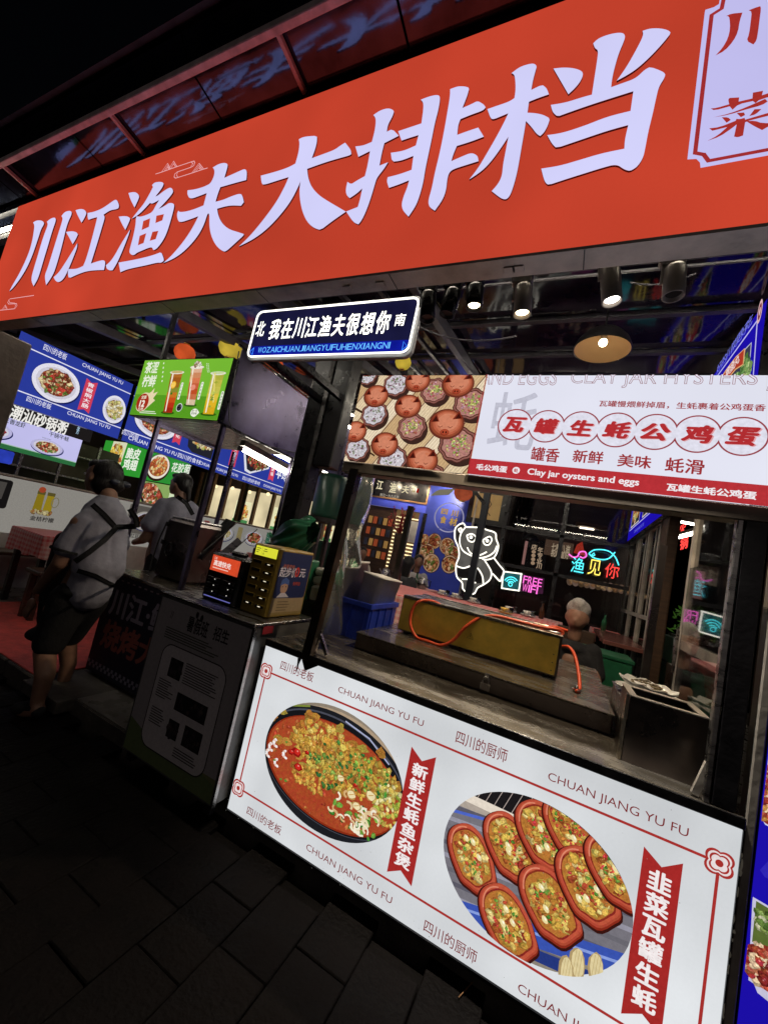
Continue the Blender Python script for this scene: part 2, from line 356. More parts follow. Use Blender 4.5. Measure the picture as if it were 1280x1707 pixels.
class Art:
    def __init__(s, O, U=(1, 0, 0), V=(0, 0, 1), d0=.0012, step=.00005):
        s.O, s.U, s.V = Vector(O), Vector(U), Vector(V); s.N = s.U.cross(s.V); s.d = d0; s.step = step
        s.v = []; s.f = []; s.c = []; s.clip = None; s.tex = 0
    def P(s, px, py):
        d = ray(px, py); p = CAM+d*((s.O-CAM).dot(s.N)/d.dot(s.N)); q = p-s.O; return (q.dot(s.U), q.dot(s.V))
    def raw(s, vs, fs, col, m=1):
        k = len(s.v); base = s.O+s.N*s.d; s.d += s.step; nv = max(1, len(vs)//m); lay = 5e-6
        s.v += [tuple(base+s.N*(lay*(i//nv))+s.U*a+s.V*b) for i, (a, b) in enumerate(vs)]; c = (*(lin(col) if isinstance(col, str) else col), s.tex)
        for f in fs: s.f.append(tuple(i+k for i in f)); s.c.append(c)
        return s
    def poly(s, pts, col):
        if s.clip:
            pts = clip_poly(pts, s.clip)
            if len(pts) < 3: return s
        return s.raw(pts, [tuple(range(len(pts)))], col)
    def rect(s, x0, y0, x1, y1, col): return s.poly([(x0, y0), (x1, y0), (x1, y1), (x0, y1)], col)
    def pxpoly(s, pts, col, o=(0, 0), k=1): return s.poly([s.P(o[0]+a/k, o[1]+b/k) for a, b in pts], col)
    def line(s, pts, w, col, closed=False):
        n = len(pts)
        for i in range(n if closed else n-1):
            a, b = Vector(pts[i]), Vector(pts[(i+1) % n]); d = (b-a)
            if d.length < 1e-7: continue
            d.normalize(); q = Vector((-d.y, d.x))*w/2; e = d*w*.3; st0 = s.step; s.step = 1.5e-6
            s.poly([tuple(a-e-q), tuple(b+e-q), tuple(b+e+q), tuple(a-e+q)], col); s.step = st0
        return s
    def ring(s, cx, cy, rx, ry, w, col, n=48):
        vs = ell(cx, cy, rx+w/2, ry+w/2, n)+ell(cx, cy, rx-w/2, ry-w/2, n)
        return s.raw(vs, [(i, (i+1) % n, n+(i+1) % n, n+i) for i in range(n)], col)
    def box_text(s, t, x0, y0, x1, y1, col, bold=.012, shear=0):
        vs, fs, a, b, c, d = glyphs(t, bold, shear)
        q = [(x0+(x-a)/(b-a)*(x1-x0), y0+(y-c)/(d-c)*(y1-y0)) for x, y in vs]
        return s.raw(q, fs, col, 1 if bold <= .001 else 8 if bold > .015 else 4)
    def fit(s, t, lb, rt, col, bold=.012, shear=0):
        x0, y0 = s.P(*lb); x1, y1 = s.P(*rt); return s.box_text(t, x0, y0, x1, y1, col, bold, shear)
    def text(s, t, x, y, h, col, bold=.012, align='l', sx=1, shear=0):
        vs, fs, a, b, c, d = glyphs(t, bold, shear); k = h/.75; wd = (b-a)*k*sx
        x -= {'l': 0, 'c': wd/2, 'r': wd}[align]
        return s.raw([(x+(p-a)*k*sx, y+q*k) for p, q in vs], fs, col, 1 if bold <= .001 else 8 if bold > .015 else 4)
    def scatter(s, cx, cy, rx, ry, n, pal, r0, r1, rot=0, j=.35, asp=1.4):
        st0 = s.step; s.step = 1.5e-6; t0 = s.tex; s.tex = .85
        try: return s._scatter(cx, cy, rx, ry, n, pal, r0, r1, rot, j, asp)
        finally: s.step = st0; s.tex = t0
    def _scatter(s, cx, cy, rx, ry, n, pal, r0, r1, rot=0, j=.35, asp=1.4):
        for _ in range(n):
            t = random.uniform(0, 6.283); q = math.sqrt(random.random()); x, y = q*math.cos(t)*rx, q*math.sin(t)*ry
            ca, sa = math.cos(rot), math.sin(rot); r = random.uniform(r0, r1); c = lin(random.choice(pal)); k = random.uniform(.75, 1.2)
            px_, py_ = cx+x*ca-y*sa, cy+x*sa+y*ca; a = random.uniform(0, 3.14)
            s.poly(blobp(px_, py_, r*asp, r, 7, j, a), tuple(v*k*.55 for v in c))
            s.poly(blobp(px_+r*.1, py_+r*.16, r*asp*.82, r*.8, 7, j, a), tuple(min(1, v*k) for v in c))
            if random.random() < .3: s.poly(blobp(px_+r*.2, py_+r*.4, r*.3, r*.2, 5, j, a), tuple(min(1, v*k*1.5+.12) for v in c))
        return s
    def build(s, name, material, parent=None, label=None):
        mb = MB(); mb.v = s.v; mb.f = s.f; o = mb.build(name, material, parent, label=label)
        at = o.data.color_attributes.new('Col', 'FLOAT_COLOR', 'CORNER'); buf = []
        for f, c in zip(s.f, s.c): buf += list(c)*len(f)
        if len(buf) == len(at.data)*4: at.data.foreach_set('color', buf)
        else:
            for p in o.data.polygons:
                for li in p.loop_indices: at.data[li].color = s.c[p.index]
        return o

# ---------------------------------------------------------------- figures: one continuous skin from joined limbs
def body(name, prims, material, parent, voxel=.014, it=5, mod=True):
    mb = MB()
    for p in prims:
        if p[0] == 's': mb.ball(p[1], p[2], 16, 12)
        else:
            _, a, b, ra, rb = p; a, b = Vector(a), Vector(b)
            mb.tube([a, a.lerp(b, .34), a.lerp(b, .67), b], [ra, ra*.67+rb*.33, ra*.33+rb*.67, rb], 12)
            mb.ball(a, ra, 12, 8); mb.ball(b, rb, 12, 8)
    o = mb.build(name, material, parent)
    r = o.modifiers.new('r', 'REMESH'); r.mode = 'VOXEL'; r.voxel_size = voxel; r.use_smooth_shade = True
    sm = o.modifiers.new('s', 'SMOOTH'); sm.factor = .5; sm.iterations = it
    dg = bpy.context.evaluated_depsgraph_get(); bpy.context.view_layer.update()
    me = bpy.data.meshes.new_from_object(o.evaluated_get(bpy.context.evaluated_depsgraph_get()))
    o.modifiers.clear(); o.data = me
    if not me.materials: me.materials.append(M[material] if isinstance(material, str) else material)
    return o
def ribbon_on(o, pts, w, material, parent, name='strap', lift=.004, view=None):
    """a strap laid on a surface: points are pushed onto the cloth along the given direction"""
    off = OFF[parent.name]; bv = BVHTree.FromPolygons([v.co.copy() for v in o.data.vertices], [tuple(p.vertices) for p in o.data.polygons])
    out = []
    for i in range(len(pts)-1):
        for k in range(8): out.append(Vector(pts[i]).lerp(Vector(pts[i+1]), k/8))
    out.append(Vector(pts[-1])); vs = []
    for i, p in enumerate(out):
        d = (out[min(i+1, len(out)-1)]-out[max(i-1, 0)]).normalized(); vd = (p-CAM).normalized() if view is None else Vector(view)
        q = d.cross(vd).normalized()
        for sgn in (-1, 0, 1):
            a = p+q*sgn*w/2-off; h = bv.ray_cast(a-vd*.6, vd)
            c = h[0] if h[0] is not None and (h[0]-a).length < .3 else a
            vs.append(c-vd*lift+off)
    n = len(out); mb = MB()
    k = len(vs); back = [v+((v-CAM).normalized() if view is None else Vector(view))*lift*2 for v in vs]
    fs = []
    for i in range(n-1):
        for j in (0, 1): fs += [(i*3+j, i*3+j+1, i*3+j+4, i*3+j+3)]
    fs += [(i*3, i*3+3, k+i*3+3, k+i*3) for i in range(n-1)]+[(i*3+2, i*3+5, k+i*3+5, k+i*3+2) for i in range(n-1)]
    mb.add(vs+back, fs); return mb.build(name, material, parent, smooth=True)
# ================================================================ SETTING
HF = .1                                   # hall floor above the street
def ceil_z(y): return 3.08+.146*(y-.5)
mb = MB(); mb.box(-30, 30, -30, .0, -.12, -.03); mb.build('street', 'road', kind='structure')
# street pavers in staggered rows, turned as in the picture
street_pave = MB().box(-6.5, 2.0, -3.6, -.06, -.05, -.028).build('pavement', 'road', kind='structure')
pv = MB().box(-.1015, .1015, -.1525, .1525, 0, .028, ch=.004)
proto = None; cnt = 0; ang = R(0)
for i in range(0, 27):
    for j in range(0, 11):
        x = .9-i*.206; y = -.22-j*.308+(i % 2)*.154
        if cnt > 290: continue
        if proto is None:
            proto = pv.build('paver', 'paver', street_pave); pm = proto; me = proto.data
            for v in me.vertices: v.co += OFF[street_pave.name]
            o = proto
        else: o = pm.copy(); COL.objects.link(o)
        o.location = (x-OFF[street_pave.name].x, y-OFF[street_pave.name].y, -.028+random.uniform(-.003, .002)-OFF[street_pave.name].z)
        o.rotation_euler = (random.uniform(-.012, .012), random.uniform(-.012, .012), random.uniform(-.006, .006)); cnt += 1
# hall floor and kerb
MB().box(-14, 3, .05, 9, -.1, HF-.02).build('hall_floor', 'concrete', kind='structure')
kb = MB().box(-7, -3.42, .0, .045, -.1, HF+.0, ch=.008).box(-3.40, -2.98, .0, .045, -.1, HF, ch=.008).build('kerb', 'concrete', kind='structure')
tiles = MB().box(-13, 2.6, .06, 8.9, HF-.019, HF-.008).build('tiled_floor', 'tile', kind='structure')
tp = None; tn = 0
for i in range(9):
    for j in range(12):
        x = -8.2+i*.402+.2; y = .3+j*.402
        if x > -5.0: continue
        m = MB().box(-.198, .198, -.198, .198, 0, .009, ch=.002) if tp is None else None
        if tp is None:
            tp = m.build('tile', 'tile', tiles)
            for v in tp.data.vertices: v.co += OFF[tiles.name]
            o = tp
        else: o = tp.copy(); COL.objects.link(o)
        o.location = Vector((x, y, HF-.008))-OFF[tiles.name]
MB().box(-4.98, -3.05, .02, 6.5, HF, HF+.008, ch=.003).build('floor_mat', 'mat_red')
fm = bpy.data.objects['floor_mat']; tag(fm, 'red textured floor mat running along the aisle left of the dark cart', 'floor mat')
MB().box(-3.045, -2.62, -.05, 1.2, .02, HF-.006, ch=.004).build('paving_slab', 'concrete', kind='structure')

# walls of the hall
rw = MB()
MB().box(-2.6, .86, 5.5, 5.6, HF, 4.2).build('back_wall', 'wall_dark', kind='structure')
MB().box(-14, -2.6, 8.0, 8.1, HF, 4.6).build('far_wall', 'wall_dark', kind='structure')
MB().box(.83, .93, .9, 5.5, 2.35, 4.0).build('right_wall', 'wall_dark', kind='structure')
MB().box(-13.1, -13, .5, 8.0, HF, 4.6).build('left_wall', 'wall_dark', kind='structure')

# sloping ceiling of glossy film in separate sheets
cl = MB().add([(-14, -.15, ceil_z(-.15)+.06), (3, -.15, ceil_z(-.15)+.06), (3, 9, ceil_z(9)+.06), (-14, 9, ceil_z(9)+.06),
               (-14, -.15, ceil_z(-.15)+.1), (3, -.15, ceil_z(-.15)+.1), (3, 9, ceil_z(9)+.1), (-14, 9, ceil_z(9)+.1)],
              [(0, 1, 2, 3), (7, 6, 5, 4), (0, 4, 5, 1), (1, 5, 6, 2), (2, 6, 7, 3), (3, 7, 4, 0)]).build('ceiling', 'black', kind='structure')
ys = [-.12, .42, .98, 1.56, 2.2, 2.9, 3.7, 4.6, 5.6, 7, 8.9]; xs = [-9, -7.5, -6, -4.6, -3.2, -2.1, -1.05, 2.9]
for i in range(len(xs)-1):
    for j in range(len(ys)-1):
        a, b, c, d = xs[i]+.006, xs[i+1]-.006, ys[j]+.006, ys[j+1]-.006
        t = random.uniform(-.012, .012); q = MB()
        z = lambda X, Y: ceil_z(Y)+.012+t*(Y-c)+(X-a)*random.uniform(-.004, .004)
        lo = [(a, c, z(a, c)), (b, c, z(b, c)), (b, d, z(b, d)), (a, d, z(a, d))]
        q.add(lo+[(p[0], p[1], p[2]+.01) for p in lo], [(3, 2, 1, 0), (4, 5, 6, 7), (0, 1, 5, 4), (1, 2, 6, 5), (2, 3, 7, 6), (3, 0, 4, 7)])
        q.build('ceiling_panel', 'ceil', cl)
def beam(x0, y0, x1, y1, w, h, name='ceiling_beam', drop=.01, m='beam'):
    q = MB().bar((x0, y0, ceil_z(y0)-h/2-drop), (x1, y1, ceil_z(y1)-h/2-drop), w, h); return q.build(name, m, cl)
for y in ys[1:8]: beam(-9, y, 2.9, y, .035, .03, 'ceiling_batten', .0)
for x, ww in ((-1.05, .05), (-2.1, .06), (-3.2, .06), (-4.6, .08), (-6, .07), (-7.5, .08)): beam(x, -.1, x, 7.5, ww, .08, 'ceiling_beam', .03)
beam(-1.32, -.1, -1.32, 3, .03, .03, 'ceiling_beam', .03); beam(-1.62, -.1, -1.62, 3, .03, .03, 'ceiling_beam', .03)
MB().tube([(-1.0, .45, 3.02), (-.4, .46, 3.03), (.8, .47, 3.03)], .008).build('cable_conduit', 'beam', cl)
q = MB().tube([PY(640, 640, 1.6), PY(678, 700, 1.6)], .01)

# ================================================================ MAIN SIGN
SY = -.35
SX0, SX1, SZ0, SZ1 = -4.46, 2.3, 2.49, 3.535
sg = thing('shop_sign', 'long glowing red lightbox sign with big white brush characters across the stall front', 'shop sign', (-1, SY, SZ0))
b0, t0 = PY(0, 537, SY), PY(32, 340, SY)
MB().box(SX0, SX1, SY+.004, SY+.075, SZ0, SZ1).build('housing', 'black_metal', sg)
MB().add([(-4.10, SY, SZ0), (SX1, SY, SZ0), (SX1, SY, SZ1), (SX0, SY, SZ1), (SX0, SY, SZ1-.02), (-4.115, SY, SZ0)], [(0, 1, 2, 3, 4, 5)])
fc = MB().add([(SX0, SY, SZ0), (SX1, SY, SZ0), (SX1, SY, SZ1), (SX0, SY, SZ1)], [(0, 1, 2, 3)]).build('sign_face', 'red_face', sg)
MB().box(SX0, SX1, SY-.006, SY+.085, SZ0-.012, SZ0-.001).build('bottom_trim', 'trim', sg)
for x in (-3.6, -2.9, -2.2, -1.5, -.8, -.1, .6): MB().box(x-.002, x+.002, SY-.004, SY+.083, SZ0-.0135, SZ0-.0125).build('trim_joint', 'black', sg)
for x in (-1.02, -.86, -.34, -.31): MB().box(x-.02, x+.02, SY+.03, SY+.06, SZ0-.016, SZ0-.0125, ch=.002).build('screw_plate', 'trim', sg)
def C(o, k, L): return [(o[0]+a/k, o[1]+b/k) for a, b in L]
O1 = ((0, 320), 6.4); O2 = ((170, 290), 9.143); O3 = ((260, 260), 7.529); O4 = ((400, 210), 6.4); O5 = ((560, 140), 4.923); O6 = ((780, 90), 6.5625); O7 = ((890, 40), 5.333); O8 = ((1120, 0), 5.69)
chars = [
 (O1, [[(365,330),(400,308),(455,308),(482,330),(478,355),(450,400),(425,480),(395,570),(350,700),(290,830),(220,940),(150,1030),(112,1063),(150,990),(210,890),(270,770),(325,640),(355,530),(372,430),(380,360)],
  [(512,322),(550,290),(590,276),(607,290),(605,320),(580,390),(555,470),(520,590),(480,720),(440,860),(412,940),(370,1010),(342,940),(370,830),(410,700),(450,560),(490,440),(515,380),(522,345)],
  [(668,262),(700,220),(750,205),(777,215),(775,250),(745,310),(720,380),(690,510),(660,630),(620,770),(580,890),(505,998),(487,900),(520,820),(560,690),(600,560),(640,430),(672,330),(682,285)]], []),
 (O1, [[(818,200),(870,185),(915,195),(935,230),(915,280),(882,333),(840,255)], [(717,432),(780,423),(830,435),(843,460),(820,510),(788,562),(750,490)],
  [(838,552),(835,600),(800,690),(760,790),(720,880),(685,940),(640,970),(605,955),(585,915),(640,865),(690,790),(760,680)],
  [(948,230),(1010,220),(1100,185),(1180,130),(1238,88),(1262,95),(1284,151),(1275,180),(1252,191),(1186,201),(1116,249),(1132,275),(1110,350),(1060,520),(1010,680),(982,770),(1090,735),(1125,735),(1138,760),(1122,838),(1040,840),(940,850),(850,880),(748,928),(735,870),(745,828),(830,828),(900,795),(925,740),(965,610),(1010,440),(1048,290),(1048,275),(990,290),(955,305),(946,270)]], []),
 (O2, [[(420,300),(480,285),(540,290),(585,340),(575,390),(513,520),(450,400)], [(273,660),(350,650),(420,660),(448,690),(430,740),(373,862),(310,750)],
  [(447,855),(430,920),(370,1080),(300,1250),(240,1380),(180,1475),(140,1480),(90,1455),(78,1400),(130,1360),(200,1270),(300,1090),(380,960)],
  [(780,180),(820,140),(900,130),(945,140),(958,165),(930,230),(830,355),(870,340),(960,270),(1040,220),(1080,225),(1103,270),(1090,310),(1000,420),(880,545),(980,495),(1040,450),(1105,460),(1120,490),(1105,570),(1050,770),(1000,920),(950,1020),(900,1090),(850,1150),(800,1173),(785,1130),(740,1130),(620,1180),(550,1210),(510,1245),(470,1245),(432,1205),(445,1140),(490,980),(530,790),(535,690),(545,655),(600,665),(700,635),(785,590),(850,470),(890,405),(780,468),(750,450),(640,570),(560,640),(475,690),(560,580),(660,460),(750,300),(795,210)],
  [(272,1360),(500,1320),(700,1275),(820,1240),(920,1200),(960,1300),(958,1335),(920,1365),(860,1360),(700,1400),(500,1440),(380,1470),(300,1507),(285,1430)]],
  [[(650,730),(755,688),(735,820),(625,868)], [(850,650),(965,625),(940,720),(835,762)], [(595,955),(695,915),(655,1065),(568,1100)], [(790,895),(880,880),(840,1005),(748,1032)]]),
 (O3, [[(725,155),(800,110),(870,95),(912,110),(910,150),(870,285),(960,245),(1060,200),(1125,172),(1150,195),(1152,250),(1145,312),(1000,350),(820,402),(790,480),(760,585),(860,560),(960,515),(1075,478),(1100,520),(1115,590),(1080,635),(960,630),(870,645),(780,672),(790,740),(820,820),(870,885),(940,935),(1040,965),(1115,990),(1110,1010),(1000,1110),(890,1210),(850,1205),(780,1150),(730,1070),(695,970),(682,870),(685,745),(670,728),(655,745),(620,860),(560,980),(470,1100),(350,1220),(230,1300),(105,1352),(200,1270),(330,1120),(430,980),(500,860),(545,765),(440,805),(315,845),(285,810),(275,735),(295,695),(310,715),(400,705),(500,675),(610,630),(650,475),(560,510),(440,553),(405,490),(410,440),(500,430),(620,395),(695,355),(740,270),(750,190)]], []),
 (O4, [[(637,152),(690,125),(830,115),(830,180),(810,260),(775,355),(900,310),(1020,265),(1080,220),(1130,190),(1190,265),(1195,310),(1180,325),(1050,360),(900,405),(725,468),(735,560),(770,660),(850,750),(950,815),(1138,925),(1000,1020),(870,1120),(800,1100),(730,1040),(680,940),(650,810),(643,690),(655,600),(630,660),(560,800),(450,950),(300,1110),(150,1220),(0,1293),(120,1180),(260,1010),(400,820),(490,650),(530,555),(400,595),(260,640),(240,620),(232,540),(400,495),(520,455),(600,412),(635,290),(645,200)]], []),
 (O5, [[(312,265),(370,225),(440,207),(482,230),(470,275),(430,345),(422,402),(468,380),(520,435),(402,495),(380,580),(362,680),(433,652),(400,705),(340,780),(325,830),(290,950),(250,1060),(215,1130),(190,1160),(150,1145),(90,1055),(185,1018),(205,950),(222,865),(180,905),(120,945),(95,925),(85,880),(100,812),(130,832),(180,800),(243,765),(265,680),(285,560),(190,607),(165,522),(230,515),(300,485),(325,390),(335,295)],
  [(700,140),(780,110),(840,100),(860,120),(845,220),(815,330),(790,460),(760,600),(735,720),(720,820),(690,930),(660,1010),(600,1098),(555,1050),(542,1000),(560,930),(590,860),(605,800),(520,835),(440,862),(422,810),(430,775),(530,750),(625,715),(640,600),(540,640),(465,648),(455,575),(560,560),(660,515),(682,430),(600,455),(543,475),(515,398),(600,370),(705,335),(720,230),(722,165)],
  [(940,55),(1000,32),(1060,32),(1097,45),(1080,110),(1040,210),(1110,180),(1165,152),(1215,180),(1230,205),(1210,230),(1110,265),(1025,300),(1005,350),(998,430),(1080,400),(1170,370),(1215,445),(1110,485),(995,520),(965,590),(950,645),(1040,605),(1115,575),(1165,600),(1172,645),(1060,680),(965,710),(930,740),(915,800),(908,880),(880,960),(815,1050),(770,1020),(760,970),(790,870),(815,740),(850,600),(885,430),(915,260),(940,110)]], []),
 (O6, [[(478,228),(560,165),(640,135),(720,120),(755,150),(740,200),(710,310),(693,412),(810,355),(860,390),(885,460),(780,495),(668,540),(652,660),(740,665),(830,685),(897,725),(870,810),(830,880),(790,915),(750,890),(700,820),(635,750),(620,850),(590,1020),(560,1200),(535,1330),(500,1460),(460,1570),(420,1605),(370,1600),(262,1515),(330,1440),(375,1350),(385,1230),(410,1100),(445,920),(360,1050),(250,1200),(150,1300),(18,1387),(110,1270),(200,1120),(310,930),(400,760),(443,665),(360,700),(280,732),(250,720),(215,620),(330,580),(450,540),(510,500),(525,400),(515,245)]], []),
 (O7, [[(173,412),(260,402),(350,408),(420,430),(438,465),(410,530),(360,590),(305,640),(230,510)],
  [(962,80),(1030,58),(1120,58),(1190,75),(1212,100),(1150,180),(1040,300),(920,410),(830,470),(733,522),(820,400),(910,240),(970,120)],
  [(525,190),(570,145),(680,105),(780,93),(808,120),(800,165),(750,280),(715,400),(692,500),(683,580),(780,545),(880,510),(930,475),(980,425),(1030,400),(1165,450),(1155,500),(1105,575),(1080,680),(1050,820),(1010,980),(985,1120),(965,1210),(910,1290),(850,1322),(800,1310),(730,1260),(600,1295),(440,1345),(280,1395),(130,1445),(95,1420),(65,1300),(230,1275),(400,1225),(600,1165),(800,1125),(805,1040),(835,915),(650,965),(400,1050),(200,1118),(160,1080),(118,1003),(250,985),(450,920),(650,840),(855,790),(880,615),(720,665),(500,735),(300,805),(210,838),(165,800),(150,735),(280,715),(420,670),(513,645),(535,500),(560,340),(570,250),(540,235)]], []),
]
LT = .007
rim = emis('letter_rim_glow', 'f0b8cc', .95, samp='NONE')
for (o, k), polys, holes in chars:
    face = MB(); side = MB(); shape = []
    for i, pp in enumerate(polys):
        f = smooth_poly([tuple(PY(a, b, SY).xz) for a, b in C(o, k, pp)])
        n = len(f); yy = SY-LT-i*.00012
        face.add([(x, yy, z) for x, z in f], [tuple(range(n))])
        side.add([(x, SY-.0005, z) for x, z in f]+[(x, yy+.0006, z) for x, z in f], [(j, (j+1) % n, n+(j+1) % n, n+j) for j in range(n)])
    for h in holes:
        f = [tuple(PY(a, b, SY).xz) for a, b in C(o, k, h)]
        shape.append([(x, SY-LT-.0015, z) for x, z in f])
    c = face.build('character', 'letter', sg)
    side.build('return_edge', 'letter_side', c)
    for h in shape: MB().add(h, [tuple(range(len(h)))]).build('character_opening', 'red_face', c)
# white plaque at the right end
bp = [(455,0),(440,60),(390,90),(310,115),(145,1510),(230,1505),(265,1540),(270,1590),(910,1485),(1800,1340),(1830,1280),(1900,1240)]
def w8(L): return [tuple(PY(a, b, SY).xz) for a, b in C(*O8, L)]
zt = SZ1-.035
P = w8([(440,60),(390,90),(310,115),(145,1510),(230,1505),(265,1540),(270,1590)])
xb0 = P[3][0]; xb1 = xb0+.72; zb = P[6][1]
pts = [(P[0][0]+.004, zt), P[0], P[1], P[2], P[3], P[4], P[5], P[6], (xb1-.06, zb), (xb1-.05, zb+.04), (xb1, P[3][1]), (xb1, P[2][1]), (xb1-.06, zt)]
bd = MB().prism([(x, SY-LT, z) for x, z in pts], (0, LT-.0005, 0)).build('plaque', 'badge', sg)
a = Art((0, SY-LT, 0), d0=.001, step=.0002)
L8 = lambda L: [a.P(*p) for p in C(*O8, L)]
e = L8([(470,80),(375,140),(218,1450),(300,1465),(345,1525)])
a.line([(e[0][0]+.01, zt-.004)]+e+[(xb1-.09, e[4][1]), (xb1-.075, e[3][1]+.02), (xb1-.03, e[2][1]), (xb1-.03, zt)], .011, 'a22e30')
red = 'a8302a'
for pp in ([(510,152),(560,128),(667,118),(640,200),(625,300),(580,390),(500,480),(412,525),(480,450),(530,360),(550,270),(545,170),(530,150)],
           [(725,98),(780,75),(835,58),(843,80),(830,180),(815,300),(800,385),(770,422),(705,388),(730,320),(745,200),(755,110)],
           [(940,38),(990,15),(1050,-2),(1058,20),(1045,130),(1035,300),(1020,420),(985,480),(925,440),(945,330),(960,180),(970,60)],
           [(365,1030),(420,1025),(540,990),(530,945),(545,930),(635,925),(630,965),(760,935),(765,880),(862,862),(850,905),(1050,840),(1070,880),(830,945),(790,980),(765,960),(630,990),(572,1042),(545,1010),(400,1050)],
           [(390,1115),(540,1080),(700,1020),(880,940),(905,965),(850,1000),(700,1040),(540,1090)],
           [(470,1115),(530,1115),(555,1140),(515,1167)], [(610,1075),(680,1070),(690,1095),(650,1115)], [(730,1105),(780,1040),(845,1038),(790,1090)],
           [(350,1222),(450,1210),(600,1150),(608,1132),(640,1135),(685,1122),(690,1140),(910,1075),(1080,1030),(1090,1060),(740,1145),(690,1165),(670,1290),(620,1308),(585,1300),(610,1185),(560,1225),(450,1300),(330,1342),(430,1290),(520,1210),(380,1245)],
           [(700,1155),(780,1150),(850,1175),(1000,1170),(910,1205),(850,1240),(770,1200)]):
    a.poly(smooth_poly(L8(pp), 1), red)
a.build('plaque_print', 'print_lit', bd)
# thin cloud and hill line drawings
a = Art((0, SY, 0), d0=.002, step=.0001); pk = 'f0b4b8'
def c3(L, o=O3): return [a.P(*p) for p in C(*o, L)]
a.line(c3([(0,225),(65,205),(270,132),(480,62),(492,85),(478,120),(440,142),(270,200),(240,225),(232,262),(250,278),(450,215),(600,165),(650,150)]), .005, pk)
a.line(c3([(275,205),(262,240),(275,262)]), .004, pk); a.line(c3([(450,80),(470,95),(440,130)]), .004, pk)
for tri in ([(75,200),(150,92),(185,155)], [(105,190),(150,120),(175,160)], [(125,185),(150,140),(165,165)], [(180,140),(225,65),(265,130)], [(195,150),(225,95),(250,135)], [(455,210),(545,92),(600,160)], [(480,200),(545,118),(580,165)], [(505,190),(545,145),(562,168)]):
    a.line(c3(tri), .004, pk)
a.build('line_drawing', 'print_lit', sg); a = Art((0, SY, 0), d0=.002, step=.0001)
a.line(c3([(0,1262),(160,1245),(185,1215),(180,1190),(95,1195),(85,1175),(110,1140),(365,1103)], O1), .005, pk)
a.line(c3([(95,1150),(108,1180),(160,1185),(170,1215),(155,1240)], O1), .004, pk); a.line(c3([(25,1255),(60,1205),(80,1245)], O1), .004, pk); a.line(c3([(40,1250),(60,1220),(70,1245)], O1), .004, pk)
a.build('line_drawing', 'print_lit', sg)

# awning above the sign: glossy sheets on a light rail, tilted up to the front
aw = thing('awning', 'dark glossy awning above the red sign with pale front rail', 'awning', (-1.5, -.45, 3.6))
def az(y): return 3.60-(y+.35)*.135
ya, yb = -.60, -.33
for i in range(8):
    x0, x1 = -5.6+i*1.16, -5.6+(i+1)*1.16-.012; t = random.uniform(-.01, .01)
    v = [(x0, ya-.06, az(ya)+.10), (x1, ya-.06, az(ya)+.10+t), (x1, ya+.02, az(ya)), (x0, ya+.02, az(ya)), (x1, yb+.1, az(yb+.1)), (x0, yb+.1, az(yb+.1))]
    q = MB().add(v+[(p[0], p[1]+.003, p[2]+.008) for p in v], [(0, 1, 2, 3), (3, 2, 4, 5), (9, 8, 7, 6), (11, 10, 8, 9), (0, 6, 7, 1), (5, 4, 10, 11)])
    q.build('awning_panel', 'mirror_dark', aw)
MB().box(-5.7, 3.4, ya-.002, ya+.033, az(ya)-.048, az(ya)-.006, ch=.004).build('front_rail', 'pink_steel', aw)
for x in (-4.2, -2.84, -1.54, -.2, 1.1): MB().bar((x, ya+.034, az(ya)-.02), (x, SY+.02, az(SY)-.018), .02, .022).build('strut', 'pink_steel', aw)
MB().box(-5.7, 3.4, SY+.005, SY+.04, SZ1+.002, SZ1+.05).build('rear_rail', 'black_metal', aw)
MB().add([(-5.7, ya-.1, az(ya)+.13), (3.4, ya-.1, az(ya)+.13), (3.4, ya-.06, az(ya)+.20), (-5.7, ya-.06, az(ya)+.20), (-5.7, .2, 3.9), (3.4, .2, 3.9), (3.4, .2, 3.94), (-5.7, .2, 3.94)], [(0, 1, 2, 3), (0, 1, 5, 4), (3, 2, 6, 7), (0, 3, 7, 4), (1, 2, 6, 5)]).build('roof_edge', 'beam', aw)
# pillar under the left end, tube lamp beyond the sign
MB().box(-4.68, -4.29, -.33, -.06, 0, SZ0-.013, ch=.01).build('pillar', mat('brown_painted_pillar', (.14, .10, .085), .5, 0, 5, .5, .4, 30))
tag(bpy.data.objects['pillar'], 'dull brown square pillar under the left end of the red sign', 'pillar')
tb = thing('tube_lamp', 'lit tube lamp fixed high beyond the left end of the red sign', 'tube lamp', (-5.0, -.3, 3.2))
a0, b0 = PY(-60, 402, -.3), PY(22, 378, -.3)
MB().tube([a0, b0], .014).build('lamp_tube', 'tube', tb); MB().bar(a0+Vector((0, .03, -.06)), b0+Vector((0, .03, -.06)), .05, .05).build('lamp_housing', 'white_plastic', tb)

